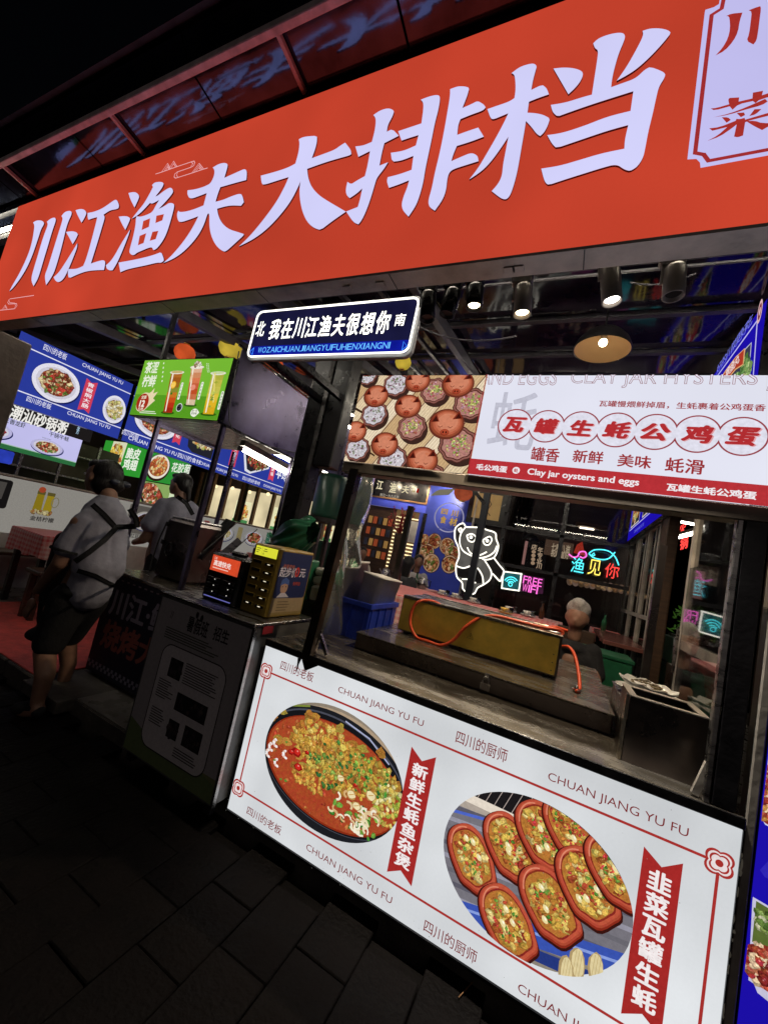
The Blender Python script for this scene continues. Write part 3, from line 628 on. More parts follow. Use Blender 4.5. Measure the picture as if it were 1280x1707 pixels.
# ================================================================ NEON STREET SIGN
NY = 0
ns = thing('neon_street_sign', 'street name style neon sign with white characters over a blue strip', 'neon sign', (-1.33, 0, 2.33))
nx0, nx1, nz0, nz1 = -1.865, -.805, 2.326, 2.645
def rrect(x0, x1, z0, z1, r, n=5):
    o = []
    for cx, cz, a0 in ((x1-r, z1-r, 0), (x0+r, z1-r, 90), (x0+r, z0+r, 180), (x1-r, z0+r, 270)):
        o += [(cx+r*math.cos(R(a0+90*i/n)), cz+r*math.sin(R(a0+90*i/n))) for i in range(n+1)]
    return o
MB().prism([(x, NY, z) for x, z in rrect(nx0, nx1, nz0, nz1, .045)], (0, .022, 0)).build('acrylic_back', mat('clear_acrylic_edge', (.42, .42, .45), .15, 0, 8, .2, spec=.8), ns)
MB().prism([(x, NY-.004, z) for x, z in rrect(nx0+.018, nx1-.018, nz0+.018, nz1-.018, .035)], (0, .0035, 0)).build('sign_face', emis('neon_dark_face', (.010, .010, .045), 1, .3, 6, 'NONE'), ns)
MB().prism([(x, NY-.006, z) for x, z in ((nx0+.03, nz0+.02), (nx1-.03, nz0+.02), (nx1-.022, nz0+.085), (nx0+.022, nz0+.085))], (0, .0015, 0)).build('blue_strip', emis('blue_strip_light', (.006, .012, .36), 1, .45, 9, 'NONE'), ns)
MB().tube([(x, NY-.012, z) for x, z in rrect(nx0+.016, nx1-.016, nz0+.018, nz1-.018, .035)], .0048, 8, True).build('neon_border', 'neon_white', ns)
def neon_text(t, art, lb, rt, m, parent, bold=.004, depth=.006, shear=0, name='neon_character', each=True, split=None):
    """letters of bent light tube, each one an object"""
    x0, y0 = art.P(*lb); x1, y1 = art.P(*rt); wd = [.35 if c_ == 'I' else 1 for c_ in t]; n = sum(wd); i = 0
    for q_, ch in enumerate(t):
        a_, b_ = x0+(x1-x0)*(i+.06)/n, x0+(x1-x0)*(i+wd[q_]-.06)/n; i += wd[q_]
        vs, fs, a, b, c, d = glyphs(ch, bold, shear)
        V = [(a_+(x-a)/(b-a)*(b_-a_), y0+(y-c)/(d-c)*(y1-y0)) for x, y in vs]
        P3 = [art.O+art.N*(art.d+depth)+art.U*p+art.V*q for p, q in V]
        MB().add(P3, fs).build(name, m, parent)
a = Art((0, NY-.006, 0))
neon_text('我在川江渔夫很想你', a, (446, 567), (657, 518), 'neon_white', ns, bold=.016)
neon_text('北', a, (425, 562), (447, 536), 'neon_white', ns, bold=.01); neon_text('南', a, (656, 545), (680, 523), 'neon_white', ns, bold=.01)
neon_text('WOZAICHUANJIANGYUFUHENXIANGNI', a, (430, 589), (653, 571), emis('blue_strip_letters', (.14, .5, 1), 1.2, samp='NONE'), ns, bold=.0, name='strip_letter')
for sx, x in ((-1, nx0+.05), (1, nx1-.05)):
    MB().tube([(x, NY-.009, nz0+.03), (x, NY-.009, nz0+.075), (x+sx*.022, NY-.009, nz0+.052)], .0016, 5, True).build('arrow', 'neon_blue', ns)
MB().box(-1.80, -1.76, .0235, .65, 2.36, 2.40).build('bracket', 'black_metal', ns); MB().box(-1.66, -1.62, .0235, .68, 2.40, 2.44).build('bracket', 'black_metal', ns)
# column behind it
pc = thing('column', 'tall dark round-edged column behind the neon street sign', 'column', (-1.8, .72, HF))
MB().box(-1.905, -1.74, .65, .80, HF, ceil_z(.65)-.05, ch=.02).build('shaft', 'black_metal', pc)
MB().box(-1.735, -1.585, .68, .80, 1.90, ceil_z(.65)-.05, ch=.008).build('side_box', 'black', pc)
# ================================================================ STALL COUNTER
ct = thing('stall_counter', 'stainless steel stall counter with worn top behind the white dish lightbox', 'counter', (-.33, .6, 0))
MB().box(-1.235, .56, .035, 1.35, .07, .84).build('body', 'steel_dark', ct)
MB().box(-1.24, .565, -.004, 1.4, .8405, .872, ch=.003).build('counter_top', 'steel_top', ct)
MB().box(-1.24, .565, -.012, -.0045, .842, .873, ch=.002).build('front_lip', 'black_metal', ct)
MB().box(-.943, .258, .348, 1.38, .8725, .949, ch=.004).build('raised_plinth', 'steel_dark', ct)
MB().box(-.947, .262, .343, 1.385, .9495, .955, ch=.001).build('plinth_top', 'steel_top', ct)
MB().box(.567, .592, .0, .05, 0, 2.2, ch=.004).build('corner_post', 'trim', ct)
for x in (-1.2, .5): MB().box(x-.02, x+.02, .1, .14, 0, .07).build('leg', 'steel_dark', ct)
for x in (-1.2, .5): MB().box(x-.02, x+.02, 1.2, 1.24, 0, .07).build('leg', 'steel_dark', ct)
# front posts that carry the header lightbox
def post(x0, x1, y0, y1, name='post'):
    return MB().box(x0, x1, y0, y1, .873, 1.80, ch=.004).build(name, 'steel_dark', ct)
p1 = MB().bar(PY(512, 1100, .01), PY(594, 783, .01), .045, .045).build('post', 'steel_dark', ct)
MB().bar(PY(545, 1092, .03), PY(532, 1052, .03), .016, .016).bar(PY(521, 1096, .03), PY(536, 1050, .03), .014, .014).build('brace', 'steel', ct)
MB().bar(PY(508, 1107, .0)+Vector((0, 0, -.005)), PY(530, 1100, .0), .02, .05).build('foot_bracket', 'black_metal', ct)
MB().box(.485, .545, .0, .05, .873, 1.80, ch=.004).build('post', 'black', ct)
MB().box(.466, .483, .0, .03, .873, 1.80, ch=.003).build('post_edge', 'steel', ct)
MB().bar((.45, .02, .88), (.478, .02, .99), .014, .02).build('brace', 'trim', ct)
for y in (1.3,): 
    MB().box(-1.2, -1.16, y, y+.04, .873, 1.80).build('post', 'steel_dark', ct); MB().box(.49, .53, y, y+.04, .873, 1.80).build('post', 'steel_dark', ct)
# glass side guards
MB().box(.500, .506, .06, .62, .90, 1.62).build('glass_guard', 'glass', ct)
MB().box(.497, .509, .055, .62, .874, .898).build('guard_rail', 'steel', ct)
q = MB(); n = 26
for i in range(n+1):
    for j in range(n+1):
        z = .95+.84*i/n; y = .06+.2*j/n; x = -.985-.02*(y)+.018*math.sin(y*26+3*math.sin(z*5))+.014*math.sin(z*19+y*9); q.v.append((x, y, z))
q.f = [(i*(n+1)+j, i*(n+1)+j+1, (i+1)*(n+1)+j+1, (i+1)*(n+1)+j) for i in range(n) for j in range(n)]
fo = q.build('plastic_curtain', 'film', smooth=True); tag(fo, 'crumpled clear plastic sheet hanging beside the left post of the stall', 'plastic sheet')
# hasp and padlock on the plinth
pk_ = thing('padlock', 'small grey padlock hanging on the front of the raised steel plinth', 'padlock', (-.27, .335, .89))
c0 = PY(809, 1140, .335); x, z = c0.x, c0.z
MB().box(x-.022, x+.022, .330, .338, z-.03, z+.002, ch=.003).build('lock_body', 'trim', pk_)
MB().tube([(x-.013, .334, z), (x-.013, .334, z+.02), (x-.007, .334, z+.029), (x+.007, .334, z+.029), (x+.013, .334, z+.02), (x+.013, .334, z)], .003).build('shackle', 'steel', pk_)
MB().box(x-.010, x+.012, .339, .3475, z+.015, z+.045, ch=.002).build('hasp', 'steel', pk_)

# ---------------------------------------------------------------- front lightbox
lb = thing('dish_lightbox', 'large white backlit panel with two dish photos and red ribbons below the counter', 'lightbox', (-.34, 0, .08))
px0, px1, pz0, pz1 = -1.238, .563, .085, .838
MB().box(px0, px1, .002, .032, pz0, pz1).build('housing', 'black_metal', lb)
MB().box(px0-.003, px1+.003, -.006, .03, pz0-.012, pz0-.001).box(px1, px1+.003, -.006, .03, pz0, pz1).build('frame_trim', 'black_metal', lb)
MB().add([(px0, 0, pz0), (px1, 0, pz0), (px1, 0, pz1), (px0, 0, pz1)], [(0, 1, 2, 3)]).build('panel', 'panel_face', lb)
a = Art((0, 0, 0), d0=.0006, step=.00004)
Z4 = ((440, 920), 2.4615); Z6 = ((360, 1060), 3.2); Z7 = ((680, 1280), 2.1333)
def zp(Z, x, y): return (Z[0][0]+x/Z[1], Z[0][1]+y/Z[1])
dk = '7e2a2c'; rd = 'a8302c'
fl = [a.P(*zp(Z6, 265, 181)), a.P(*zp(Z6, 125, 815)), a.P(*zp(Z7, 1105, 345))]
fx0 = (fl[0][0]+fl[1][0])/2; ft = (fl[0][1]+fl[2][1])/2; fb = fl[1][1]; fx1 = fl[2][0]
a.line([(fx0, fb), (fx0, ft), (fx1, ft), (fx1, fb)], .008, rd, True)
for x, y in ((fx0, ft), (fx0, fb), (fx1, ft), (fx1, fb)):
    def flower(r, c):
        for k in range(4):
            t = R(45+90*k); a.poly(ell(x+.55*r*math.cos(t), y+.55*r*math.sin(t), r*.62, r*.62, 20), c)
        a.poly(ell(x, y, r*.6, r*.6, 16), c)
    flower(.034, rd); flower(.028, 'e8dcdc'); flower(.0235, rd); flower(.019, 'e8dcdc'); a.poly(ell(x, y, .0095, .0095, 20), rd)
LA = 'CHUAN JIANG YU FU'
tA = (a.P(*zp(Z6, 650, 308)), a.P(*zp(Z6, 1112, 450))); wA, hA = tA[1][0]-tA[0][0], tA[1][1]-tA[0][1]
a.fit('四川的老板', zp(Z6, 343, 178), zp(Z6, 528, 198), dk, .004)
a.fit(LA, zp(Z6, 650, 308), zp(Z6, 1112, 450), dk, -.002)
a.fit('四川的厨师', zp(Z4, 785, 782), zp(Z4, 1003, 812), dk, .004)
a.fit(LA, zp(Z7, 495, 50), zp(Z7, 998, 214), dk, -.002)
a.fit('四川的老板', zp(Z6, 165, 948), zp(Z6, 356, 1018), dk, .004)
p = a.P(510, 1419); hh = abs(hA); a.box_text(LA, p[0], p[1], p[0]+wA, p[1]+hA, dk, -.002)
a.fit('四川的厨师', zp(Z7, 55, 578), zp(Z7, 249, 652), dk, .004)
p = a.P(*zp(Z7, 388, 800)); a.box_text(LA, p[0], p[1], p[0]+wA, p[1]+hA, dk, -.002)
# first dish
def ellpx(L, R_, T, B):
    x0, x1, y1, y0 = a.P(*L)[0], a.P(*R_)[0], a.P(*T)[1], a.P(*B)[1]; return (x0+x1)/2, (y0+y1)/2, (x1-x0)/2, (y1-y0)/2
cx, cy, rx, ry = -.769, .457, .3428, .2479
E1 = (cx, cy, rx, ry)
def dish1():
    a.clip = None; a.poly(ell(cx, cy, rx, ry, 64), '8f8272'); a.clip = ell(cx, cy, rx, ry, 64)
    X = lambda u: cx+u*rx; Y = lambda v: cy+v*ry
    a.poly(ell(X(.02), Y(-.04), rx*1.05, ry*.99, 60), 'b09a80')
    a.poly(ell(X(0), Y(-.06), rx*1.12, ry*.97, 60, -.05), '1c1d22')
    a.poly(ell(X(0), Y(-.02), rx*1.06, ry*.86, 60, -.05), '4a4c58'); a.poly(ell(X(0), Y(-.03), rx*1.05, ry*.84, 60, -.05), '16161a')
    a.poly(ell(X(.0), Y(-.06), rx*.98, ry*.79, 60, -.05), '8a2c14')
    a.tex = .35; a.poly(ell(X(.01), Y(-.05), rx*.96, ry*.77, 60, -.05), 'ab4420'); a.tex = 0
    a.line([(X(-1), Y(-.45)), (X(-.8), Y(-.85)), (X(-.5), Y(-1))], .012, 'c8c8c0')
    a.line([(X(.1), Y(.84)), (X(.45), Y(.74)), (X(.75), Y(.5))], .006, 'aab0d0'); a.line([(X(-.7), Y(.72)), (X(-.45), Y(.83))], .008, '7e8a3a')
    a.scatter(X(0), Y(-.05), rx*.93, ry*.72, 150, ['c4501e', 'a83a14', 'cc6428', 'd07a34', 'b03a18'], .004, .009)
    a.tex = 0
    for _ in range(46): u, v = random.gauss(0, .42), random.gauss(.18, .26); a.tex = 1; a.poly(blobp(X(u), Y(v), random.uniform(.018, .034), random.uniform(.014, .026), 11, .3), random.choice(['a8701c', 'b87c20', 'c08a2c', '966018', 'a89030'])); a.tex = 0
    a.scatter(X(-.1), Y(.28), rx*.5, ry*.36, 300, ['d6a032', 'e0b444', 'c8882a', 'e8c860', 'b8701e', 'd89a2a'], .006, .015, -.1)
    a.scatter(X(.3), Y(.12), rx*.62, ry*.34, 260, ['d4ac38', 'dcc050', 'c08424', 'cc9a2c', 'b8a040', 'b87c28'], .005, .014, .1)
    a.scatter(X(-.2), Y(-.28), rx*.28, ry*.16, 90, ['d6a032', 'e0b444', 'c8882a'], .005, .010)
    a.scatter(X(.82), Y(-.05), rx*.18, ry*.34, 90, ['e0cc60', 'd8b84a', 'a4b43a', 'f0e4a0'], .005, .010)
    a.scatter(X(.05), Y(.12), rx*.34, ry*.40, 44, ['4e8a34', '78a03c', '2e6a30', '98b84c'], .004, .009)
    a.scatter(X(.5), Y(.2), rx*.34, ry*.30, 36, ['4e9a34', '88b83c', '2e7a30', 'a8c84c'], .004, .008)
    a.scatter(X(.5), Y(-.5), rx*.36, ry*.22, 22, ['4e9a34', '78b03c', '2a6a2a'], .005, .011)
    # noodles and shrimp, pale
    for _ in range(34):
        u, v = random.uniform(.15, .75), random.uniform(-.62, -.2); t0 = random.uniform(0, 6); r = random.uniform(.012, .026)
        pts = [(X(u)+r*math.cos(t0+k*.5), Y(v)+r*.8*math.sin(t0+k*.5)) for k in range(6)]
        a.line(pts, random.uniform(.005, .010), random.choice(['ecdcb4', 'e0c494', 'f4ecd4', 'd8b078']))
    for u, v in ((-.86, -.1), (-.88, -.22), (-.72, -.3), (-.62, -.1), (-.80, .0)):
        for k in range(6):
            t = 2.2+k*.5; a.poly(blobp(X(u)+.018*math.cos(t), Y(v)+.014*math.sin(t), .008, .006, 7, .2), ['f2ecec', 'e8c8b8', 'f6f2f0'][k % 3])
    for u, v, r in ((-.48, .02, .026), (-.42, -.2, .024), (-.56, -.02, .016), (-.33, .1, .012), (.4, -.02, .010)):
        a.poly(blobp(X(u), Y(v), r, r*.7, 6, .2), '8e1414'); a.poly(blobp(X(u)+.002, Y(v)+.003, r*.75, r*.5, 6, .25), 'cc2a22'); a.poly(blobp(X(u)+.004, Y(v)+.006, r*.2, r*.14, 5, .3), 'f09a8a')
    for u, v in ((-.78, -.28), (-.66, .1), (-.55, -.5), (-.62, -.52)): a.poly(blobp(X(u), Y(v), .008, .005, 6, .3), '5e8c34')
    for u, v, s_ in ((.38, -.18, 1), (.47, -.30, .9), (.62, -.05, 1.1), (.2, -.02, .8)):
        a.poly(blobp(X(u), Y(v), .022*s_, .018*s_, 10, .15), 'b88a4a'); a.poly(blobp(X(u), Y(v), .018*s_, .014*s_, 10, .15), 'f0e0b0'); a.line([(X(u)-.01, Y(v)-.004), (X(u)+.01, Y(v)+.006)], .003, 'c89a50')
    a.clip = None
dish1()
# ribbons
def ribbon(T, B, txt, wd, tz=.05):
    (xa, ya_), (xb_, yb_) = a.P(*T), a.P(*B); x0 = (xa+xb_)/2-wd/2; x1 = x0+wd; xm = (x0+x1)/2; c = 'a62a28'
    a.poly([(x0, yb_), (xm, yb_+.03), (x1, yb_), (x1, ya_), (xm, ya_-.035), (x0, ya_)], c)
    n = len(txt); top = ya_-.045; bot = yb_+.038; h = (top-bot)/n; g = min(h*.9, wd*.66)
    for i, ch in enumerate(txt):
        y = top-h*(i+1)+(h-g)/2; a.box_text(ch, xm-wd*.31, y, xm+wd*.31, y+h*.9, 'f4ecec', .03)
w1 = a.P(*zp(Z6, 1175, 635))[0]-a.P(*zp(Z6, 1045, 580))[0]
ribbon(zp(Z6, 1110, 612), (668, 1463), '新鲜生蚝鱼杂煲', w1)
w2 = a.P(*zp(Z7, 970, 338))[0]-a.P(*zp(Z7, 833, 273))[0]
ribbon(zp(Z7, 900, 300), zp(Z7, 828, 905), '韭菜瓦罐生蚝', w2)
cx, cy, rx, ry = .0437, .4504, .2942, .2401
def claypot(art, x, y, w_, h_, rot, s_=1):
    """shell shaped clay dish with filling, seen from above"""
    def sh(k, dx=0, dy=0):
        o = []
        for i in range(40):
            t = 2*math.pi*i/40; r = 1+(.035*math.cos(t*7) if math.sin(t) < -.2 else 0); u = w_*k*r*math.copysign(abs(math.cos(t))**.8, math.cos(t)); v = h_*k*r*math.copysign(abs(math.sin(t))**.85, math.sin(t))
            o.append((x+dx+u*math.cos(rot)-v*math.sin(rot), y+dy+u*math.sin(rot)+v*math.cos(rot)))
        return o
    art.poly(sh(1.05, 0, -.007), '3a1410'); art.poly(sh(1.0, 0, -.004), '8c2c1c'); art.tex = .18; art.poly(sh(.98, 0, .001), 'b04630'); art.poly(sh(.93, .001, .003), 'c2543a'); art.tex = 0
    art.tex = .5; art.poly(sh(.84), '8c2818'); art.poly(sh(.79), 'b8742a'); art.tex = 0
    art.scatter(x, y, w_*.66, h_*.70, 95, ['d8a83a', 'e8c860', 'c87c26', 'b85a1c', 'e0b848', 'b84420', 'd89030', 'e8d080'], .004, .012, rot)
    t_ = [(x+w_*.9*math.cos(q)*math.cos(rot)-h_*.9*math.sin(q)*math.sin(rot), y+w_*.9*math.cos(q)*math.sin(rot)+h_*.9*math.sin(q)*math.cos(rot)) for q in (1.2+.12*k for k in range(12))]; art.line(t_, .004, 'e08a6c')
    art.scatter(x, y, w_*.6, h_*.6, 14, ['c8281c', 'e04030'], .0025, .004, rot); art.scatter(x, y, w_*.55, h_*.6, 12, ['4e8c2c', '78a83c'], .003, .005, rot)
    for _ in range(3):
        u, v = random.uniform(-.4, .4)*w_, random.uniform(-.5, .5)*h_; art.poly(blobp(x+u, y+v, .008, .012, 10, .1, rot), 'f0e0a4')
        art.poly(blobp(x+u+.002, y+v+.003, .003, .005, 8, .1, rot), 'fffbe0')
def dish2():
    a.poly(ell(cx, cy, rx, ry, 64), '8c8478'); a.clip = ell(cx, cy, rx, ry, 64)
    X = lambda u: cx+u*rx; Y = lambda v: cy+v*ry
    a.rect(X(-1), Y(.62), X(1), Y(1), '1d1a1c'); 
    for k in range(16): a.line([(X(-.9+k*.1), Y(.66)), (X(-.8+k*.1), Y(1.0))], .0022, 'b8a8a0')
    a.rect(X(-1), Y(.54), X(.3), Y(.68), 'e8dccc'); a.rect(X(-1), Y(.44), X(.3), Y(.56), 'b0a498')
    a.poly([(X(-1), Y(-.9)), (X(1), Y(-.5)), (X(1), Y(.6)), (X(-1), Y(.45))], '77747c')
    for k in range(9):
        v = .4-.17*k; a.line([(X(-1), Y(v)), (X(1), Y(v+.28))], .014, ['5c5a66', '9896a4', '6a6870'][k % 3])
    a.poly([(X(-.6), Y(-1)), (X(1), Y(-.55)), (X(1), Y(-.28)), (X(-.8), Y(-.78))], '3a54b0'); a.line([(X(-.6), Y(-.82)), (X(1), Y(-.4))], .008, '8aa0e0')
    a.poly([(X(-.2), Y(-1)), (X(1), Y(-.8)), (X(1), Y(-.62)), (X(-.3), Y(-.9))], '26387e'); a.line([(X(-1), Y(.34)), (X(.2), Y(.62))], .010, '5068c8')
    w_, h_ = .073, .104; g = lambda x, y: a.P(*zp(Z7, x, y))
    for qx, qy, k in ((228, 310, 1), (362, 268, 1), (480, 228, 1), (572, 200, .9), (355, 535, 1.05), (503, 470, 1.05), (635, 405, 1.05), (740, 350, 1)):
        x, y = g(qx, qy); claypot(a, x, y, w_*k, h_*k, .70+random.uniform(-.06, .06))
    for qx, qy in ((600, 680), (665, 700), (560, 712)):
        x, y = g(qx, qy); a.poly(blobp(x, y, .022, .046, 12, .08, .1), 'b0986a'); a.poly(blobp(x+.002, y+.004, .017, .040, 12, .08, .1), 'e0cf9e')
        for k in range(3): a.line([(x-.008+k*.008, y-.034), (x-.006+k*.008, y+.038)], .0016, 'c4ae78')
    a.clip = None
dish2()
for _ in range(60):
    x, y = random.uniform(px0, px1), random.choice((random.uniform(pz0, pz0+.06), random.uniform(pz0, pz1))); a.poly(blobp(x, y, random.uniform(.0008, .002), .0012, 5, .4), '8d8d86')
for k in range(16):
    x = random.uniform(px1-.005, px1-.002); y = random.uniform(pz0, pz1); a.poly(blobp(x, y, random.uniform(.0015, .0035), random.uniform(.004, .02), 9, .5), '3a362f')
a.build('printed_film', 'print_lit', lb)
q = MB(); x, z = PY(*zp(Z6, 440, 160), 0).xz
q.add([(x-.012, -.004, .845), (x+.012, -.004, .845), (x+.004, -.005, .815), (x+.001, -.006, .775), (x-.003, -.006, .79), (x-.007, -.005, .82)], [(0, 1, 2, 3, 4, 5)]).build('torn_tape', 'black', lb)

# ---------------------------------------------------------------- header lightbox
hd = thing('header_lightbox', 'white and red backlit header over the counter with clay jar photo at its left', 'lightbox', (-.2, 0, 1.79))
hz0, hz1 = 1.79, 2.232
h0 = PY(608, 628, 0).x; h1 = PY(570, 768, 0).x; hx0 = (h0+h1)/2; hx1 = 1.25
MB().box(hx0, hx1, .002, .08, hz0, hz1).build('housing', 'black_metal', hd)
MB().box(hx0, hx1, -.004, .075, hz0-.052, hz0-.001, ch=.004).build('lower_rail', mat('bronze_rail', (.20, .165, .13), .4, .3, 6, .3), hd)
MB().add([(hx0, 0, hz0), (hx1, 0, hz0), (hx1, 0, hz1), (hx0, 0, hz1)], [(0, 1, 2, 3)]).build('panel', 'white_face', hd)
a = Art((0, 0, 0), d0=.0006, step=.00004)
Z5 = ((560, 600), 3.2); Z9 = ((900, 600), 3.3684)
xs_ = (a.P(800, 629)[0]+a.P(795, 782)[0])/2
zr = a.P(*zp(Z9, 600, 627))[1]                       # top of the red strip
zr = (a.P(*zp(Z5, 770, 528))[1]+a.P(*zp(Z9, 1280, 717))[1])/2
a.clip = [(hx0, hz0), (xs_, hz0), (xs_, hz1), (hx0, hz1)]
a.rect(hx0, hz0, xs_, hz1, 'c8a884')
W = xs_-hx0; H = hz1-hz0; X = lambda u: hx0+u*W; Y = lambda v: hz0+v*H
for k in range(-4, 10):
    c = ['e4ceaa', 'd6b88c', 'ecdabc', 'caa87c'][k % 4]; a.poly([(X(k*.14-.3), Y(0)), (X(k*.14-.17), Y(0)), (X(k*.14+.28), Y(1)), (X(k*.14+.15), Y(1))], c)
    a.line([(X(k*.14-.3), Y(0)), (X(k*.14+.15), Y(1))], .004, '5a3a26')
    for g in range(5): u = k*.14-.28+g*.025; a.line([(X(u), Y(0)), (X(u+.45), Y(1))], .0012, '9a7448')
for u, v in ((.0, .62), (.36, .74), (.68, .86), (.1, .2), (.43, .12), (.75, .28)): a.poly([(X(u), Y(v)), (X(u+.16), Y(v-.10)), (X(u+.165), Y(v-.12)), (X(u), Y(v-.03))], '3a2418')
def jar(qx, qy, s_=1, dishdx=18, dishdy=80, fill=0):
    x, y = a.P(*zp(Z5, qx+dishdx, qy+dishdy)); r = .066*s_
    a.poly(ell(x+.012, y-.014, r*1.15, r*1.05, 30, -.6), '3c2620')
    def sh(k): return [(x+r*k*(1+.05*math.cos(9*t))*math.cos(t)*1.08, y+r*k*(1+.05*math.cos(9*t))*math.sin(t)*1.0) for t in (2*math.pi*i/44 for i in range(44))]
    a.poly(sh(1.04), '4a2620'); a.poly(sh(.98), '8c5a50'); a.poly(sh(.88), '4a2018'); a.tex = .6; a.poly(sh(.82), ['d4ccd2', 'b88074'][fill]); a.tex = 0
    a.scatter(x, y, r*.72, r*.66, 60, [['d8d4dc', 'b8b0bc', '8a5a6a', 'ece8ee', '7c8a5a'], ['a85a3a', 'd8c070', 'b84a4a', 'e0d890', '8aa84a', 'd8a0b0']][fill], .0022, .0052)
    if fill: a.scatter(x+.004, y+.008, r*.4, r*.3, 30, ['c8d060', '7ca83c', 'e4e08c'], .002, .004)
    x, y = a.P(*zp(Z5, qx, qy)); R_ = .066*s_
    for k, c in enumerate(('6a3022', '96492f', 'b86044', 'c67254', 'd28466')): a.poly(blobp(x+.0012*k, y+.0022*k, R_*(1.02-.11*k)*1.06, R_*(1.0-.11*k)*.92, 26, .0, -.15), c)
    a.poly(ell(x+R_*.3, y+R_*.45, R_*.2, R_*.1, 14, -.3), 'cf7a58')
    for sx, sy in ((-.72, .18), (.62, .42)):
        ex, ey = x+sx*R_, y+sy*R_; a.poly([(ex-R_*.3, ey-R_*.12), (ex+R_*.28, ey-R_*.05), (ex+R_*.02, ey+R_*.42)], '7e2c1c'); a.poly([(ex-R_*.16, ey-R_*.08), (ex+R_*.2, ey-R_*.04), (ex+R_*.02, ey+R_*.28)], '40140e')
    for sx in (-.32, .28): a.line([(x+(sx-.13)*R_, y-.14*R_), (x+sx*R_, y-.22*R_), (x+(sx+.13)*R_, y-.12*R_)], .0022, '581c12')
    a.poly(ell(x+.0*R_, y-.5*R_, R_*.27, R_*.2, 18), '8a3220'); a.poly(ell(x, y-.48*R_, R_*.23, R_*.16, 18), 'b04a30')
    for sx in (-.09, .09): a.poly(ell(x+sx*R_, y-.5*R_, R_*.05, R_*.075, 10), '40120c')
jar(170, 45, .7, 0, 40, 0); jar(300, 30, .9, 20, 100, 0); jar(435, 115, .9, 90, 50, 1); jar(650, 130, 1.05, 70, 105, 1)
jar(215, 195, .95, -10, 95, 0); jar(385, 250, .95, 20, 110, 1); jar(105, 385, .9, 10, 90, 0); jar(590, 345, 1.15, 60, 110, 1); jar(262, 455, 1, 40, 80, 0); jar(462, 540, 1.05, 30, 90, 1)
a.clip = None
a.rect(xs_, hz0, hx1, zr, 'b93238'); a.rect(xs_-.004, hz0, xs_, hz1, '9c2a2c')
ink = 'a03236'
a.fit('蚝', zp(Z5, 800, 470), zp(Z5, 1100, 180), 'c3c3d2', .01)
# outlined capitals cut by the top edge
def outline_text(t, lb_, rt_):
    x0, y0 = a.P(*lb_); x1, y1 = a.P(*rt_)
    a.clip = [(xs_, hz0), (hx1, hz0), (hx1, hz1-.002), (xs_, hz1-.002)]
    vs, fs, p, q_, r, s_ = glyphs(t, .010); V = [(x0+(x-p)/(q_-p)*(x1-x0), y0+(y-r)/(s_-r)*(y1-y0)) for x, y in vs]
    st0 = a.step; a.step = 0
    for f in fs: a.poly([V[i] for i in f], '8c5058')
    a.d += .00006
    vs, fs, _, _, _, _ = glyphs(t, -.014); V = [(x0+(x-p)/(q_-p)*(x1-x0), y0+(y-r)/(s_-r)*(y1-y0)) for x, y in vs]
    for f in fs: a.poly([V[i] for i in f], 'e2e0ee')
    a.d += .00006; a.step = st0; a.clip = None
outline_text('CLAY JAR HYSTERS', zp(Z9, 165, 160), zp(Z9, 1222, 62))
x0, _ = a.P(*zp(Z5, 775, 135))
outline_text('AND EGGS', zp(Z5, 770, 137), zp(Z5, 1188, 52)); outline_text('AND', zp(Z9, 1262, 180), zp(Z9, 1480, 84))
a.fit('瓦罐慢煨鲜掉眉，生蚝裹着公鸡蛋香', zp(Z9, 328, 268), zp(Z9, 1262, 256), ink, .016)
# seven rings with the name of the dish
cs = [(5, 955, 346), (5, 1118, 352)]
cen = [a.P(*zp(Z5, 955, 347)), a.P(*zp(Z5, 1118, 355)), a.P(*zp(Z9, 232, 385)), a.P(*zp(Z9, 430, 398)), a.P(*zp(Z9, 650, 410)), a.P(*zp(Z9, 880, 425)), a.P(*zp(Z9, 1128, 443))]
zc = sum(c[1] for c in cen)/7; xa, xb_ = cen[0][0], cen[6][0]
rr = (xb_-xa)/6*.53
for i in range(7):
    x = xa+(xb_-xa)*i/6; a.poly(ell(x, zc, rr+.0035, rr+.0035, 44), '9a4048')
for i in range(7):
    x = xa+(xb_-xa)*i/6; a.poly(ell(x, zc, rr-.0015, rr-.0015, 44), 'e3e2f0')
for i, ch in enumerate('瓦罐生蚝公鸡蛋'):
    x = xa+(xb_-xa)*i/6; g = rr*.62; a.box_text(ch, x-g*1.12+.004, zc-g*.82-.002, x+g*1.12+.004, zc+g*.82-.002, 'e0a0a4', .04, .2); a.box_text(ch, x-g*1.12, zc-g*.82, x+g*1.12, zc+g*.82, 'b42e32', .04, .2)
for t, l, r in (('罐香', (4, 1035, 540), (4, 1198, 478)), ('新鲜', (9, 178, 578), (9, 360, 520)), ('美味', (9, 428, 602), (9, 627, 546)), ('蚝滑', (9, 693, 632), (9, 922, 568))):
    Zl = Z5 if l[0] == 4 else Z9; a.fit(t, zp(Zl, l[1], l[2]), zp(Zl, r[1], r[2]), ink, .018)
wt = 'f4eef2'
a.fit('毛公鸡蛋', zp(Z5, 748, 590), zp(Z5, 918, 572), wt, .03); x, y = a.P(*zp(Z5, 962, 593)); a.poly(ell(x, y, .014, .014, 26), wt); a.text('蚝', x, y-.007, .013, 'b93238', .02, 'c')
a.fit('Clay jar oysters and eggs', zp(Z5, 1018, 624), zp(Z9, 557, 672), wt, .022)
a.fit('瓦罐生蚝公鸡蛋', zp(Z9, 702, 738), zp(Z9, 1210, 745), wt, .03)
a.build('printed_film', 'print_lit', hd)

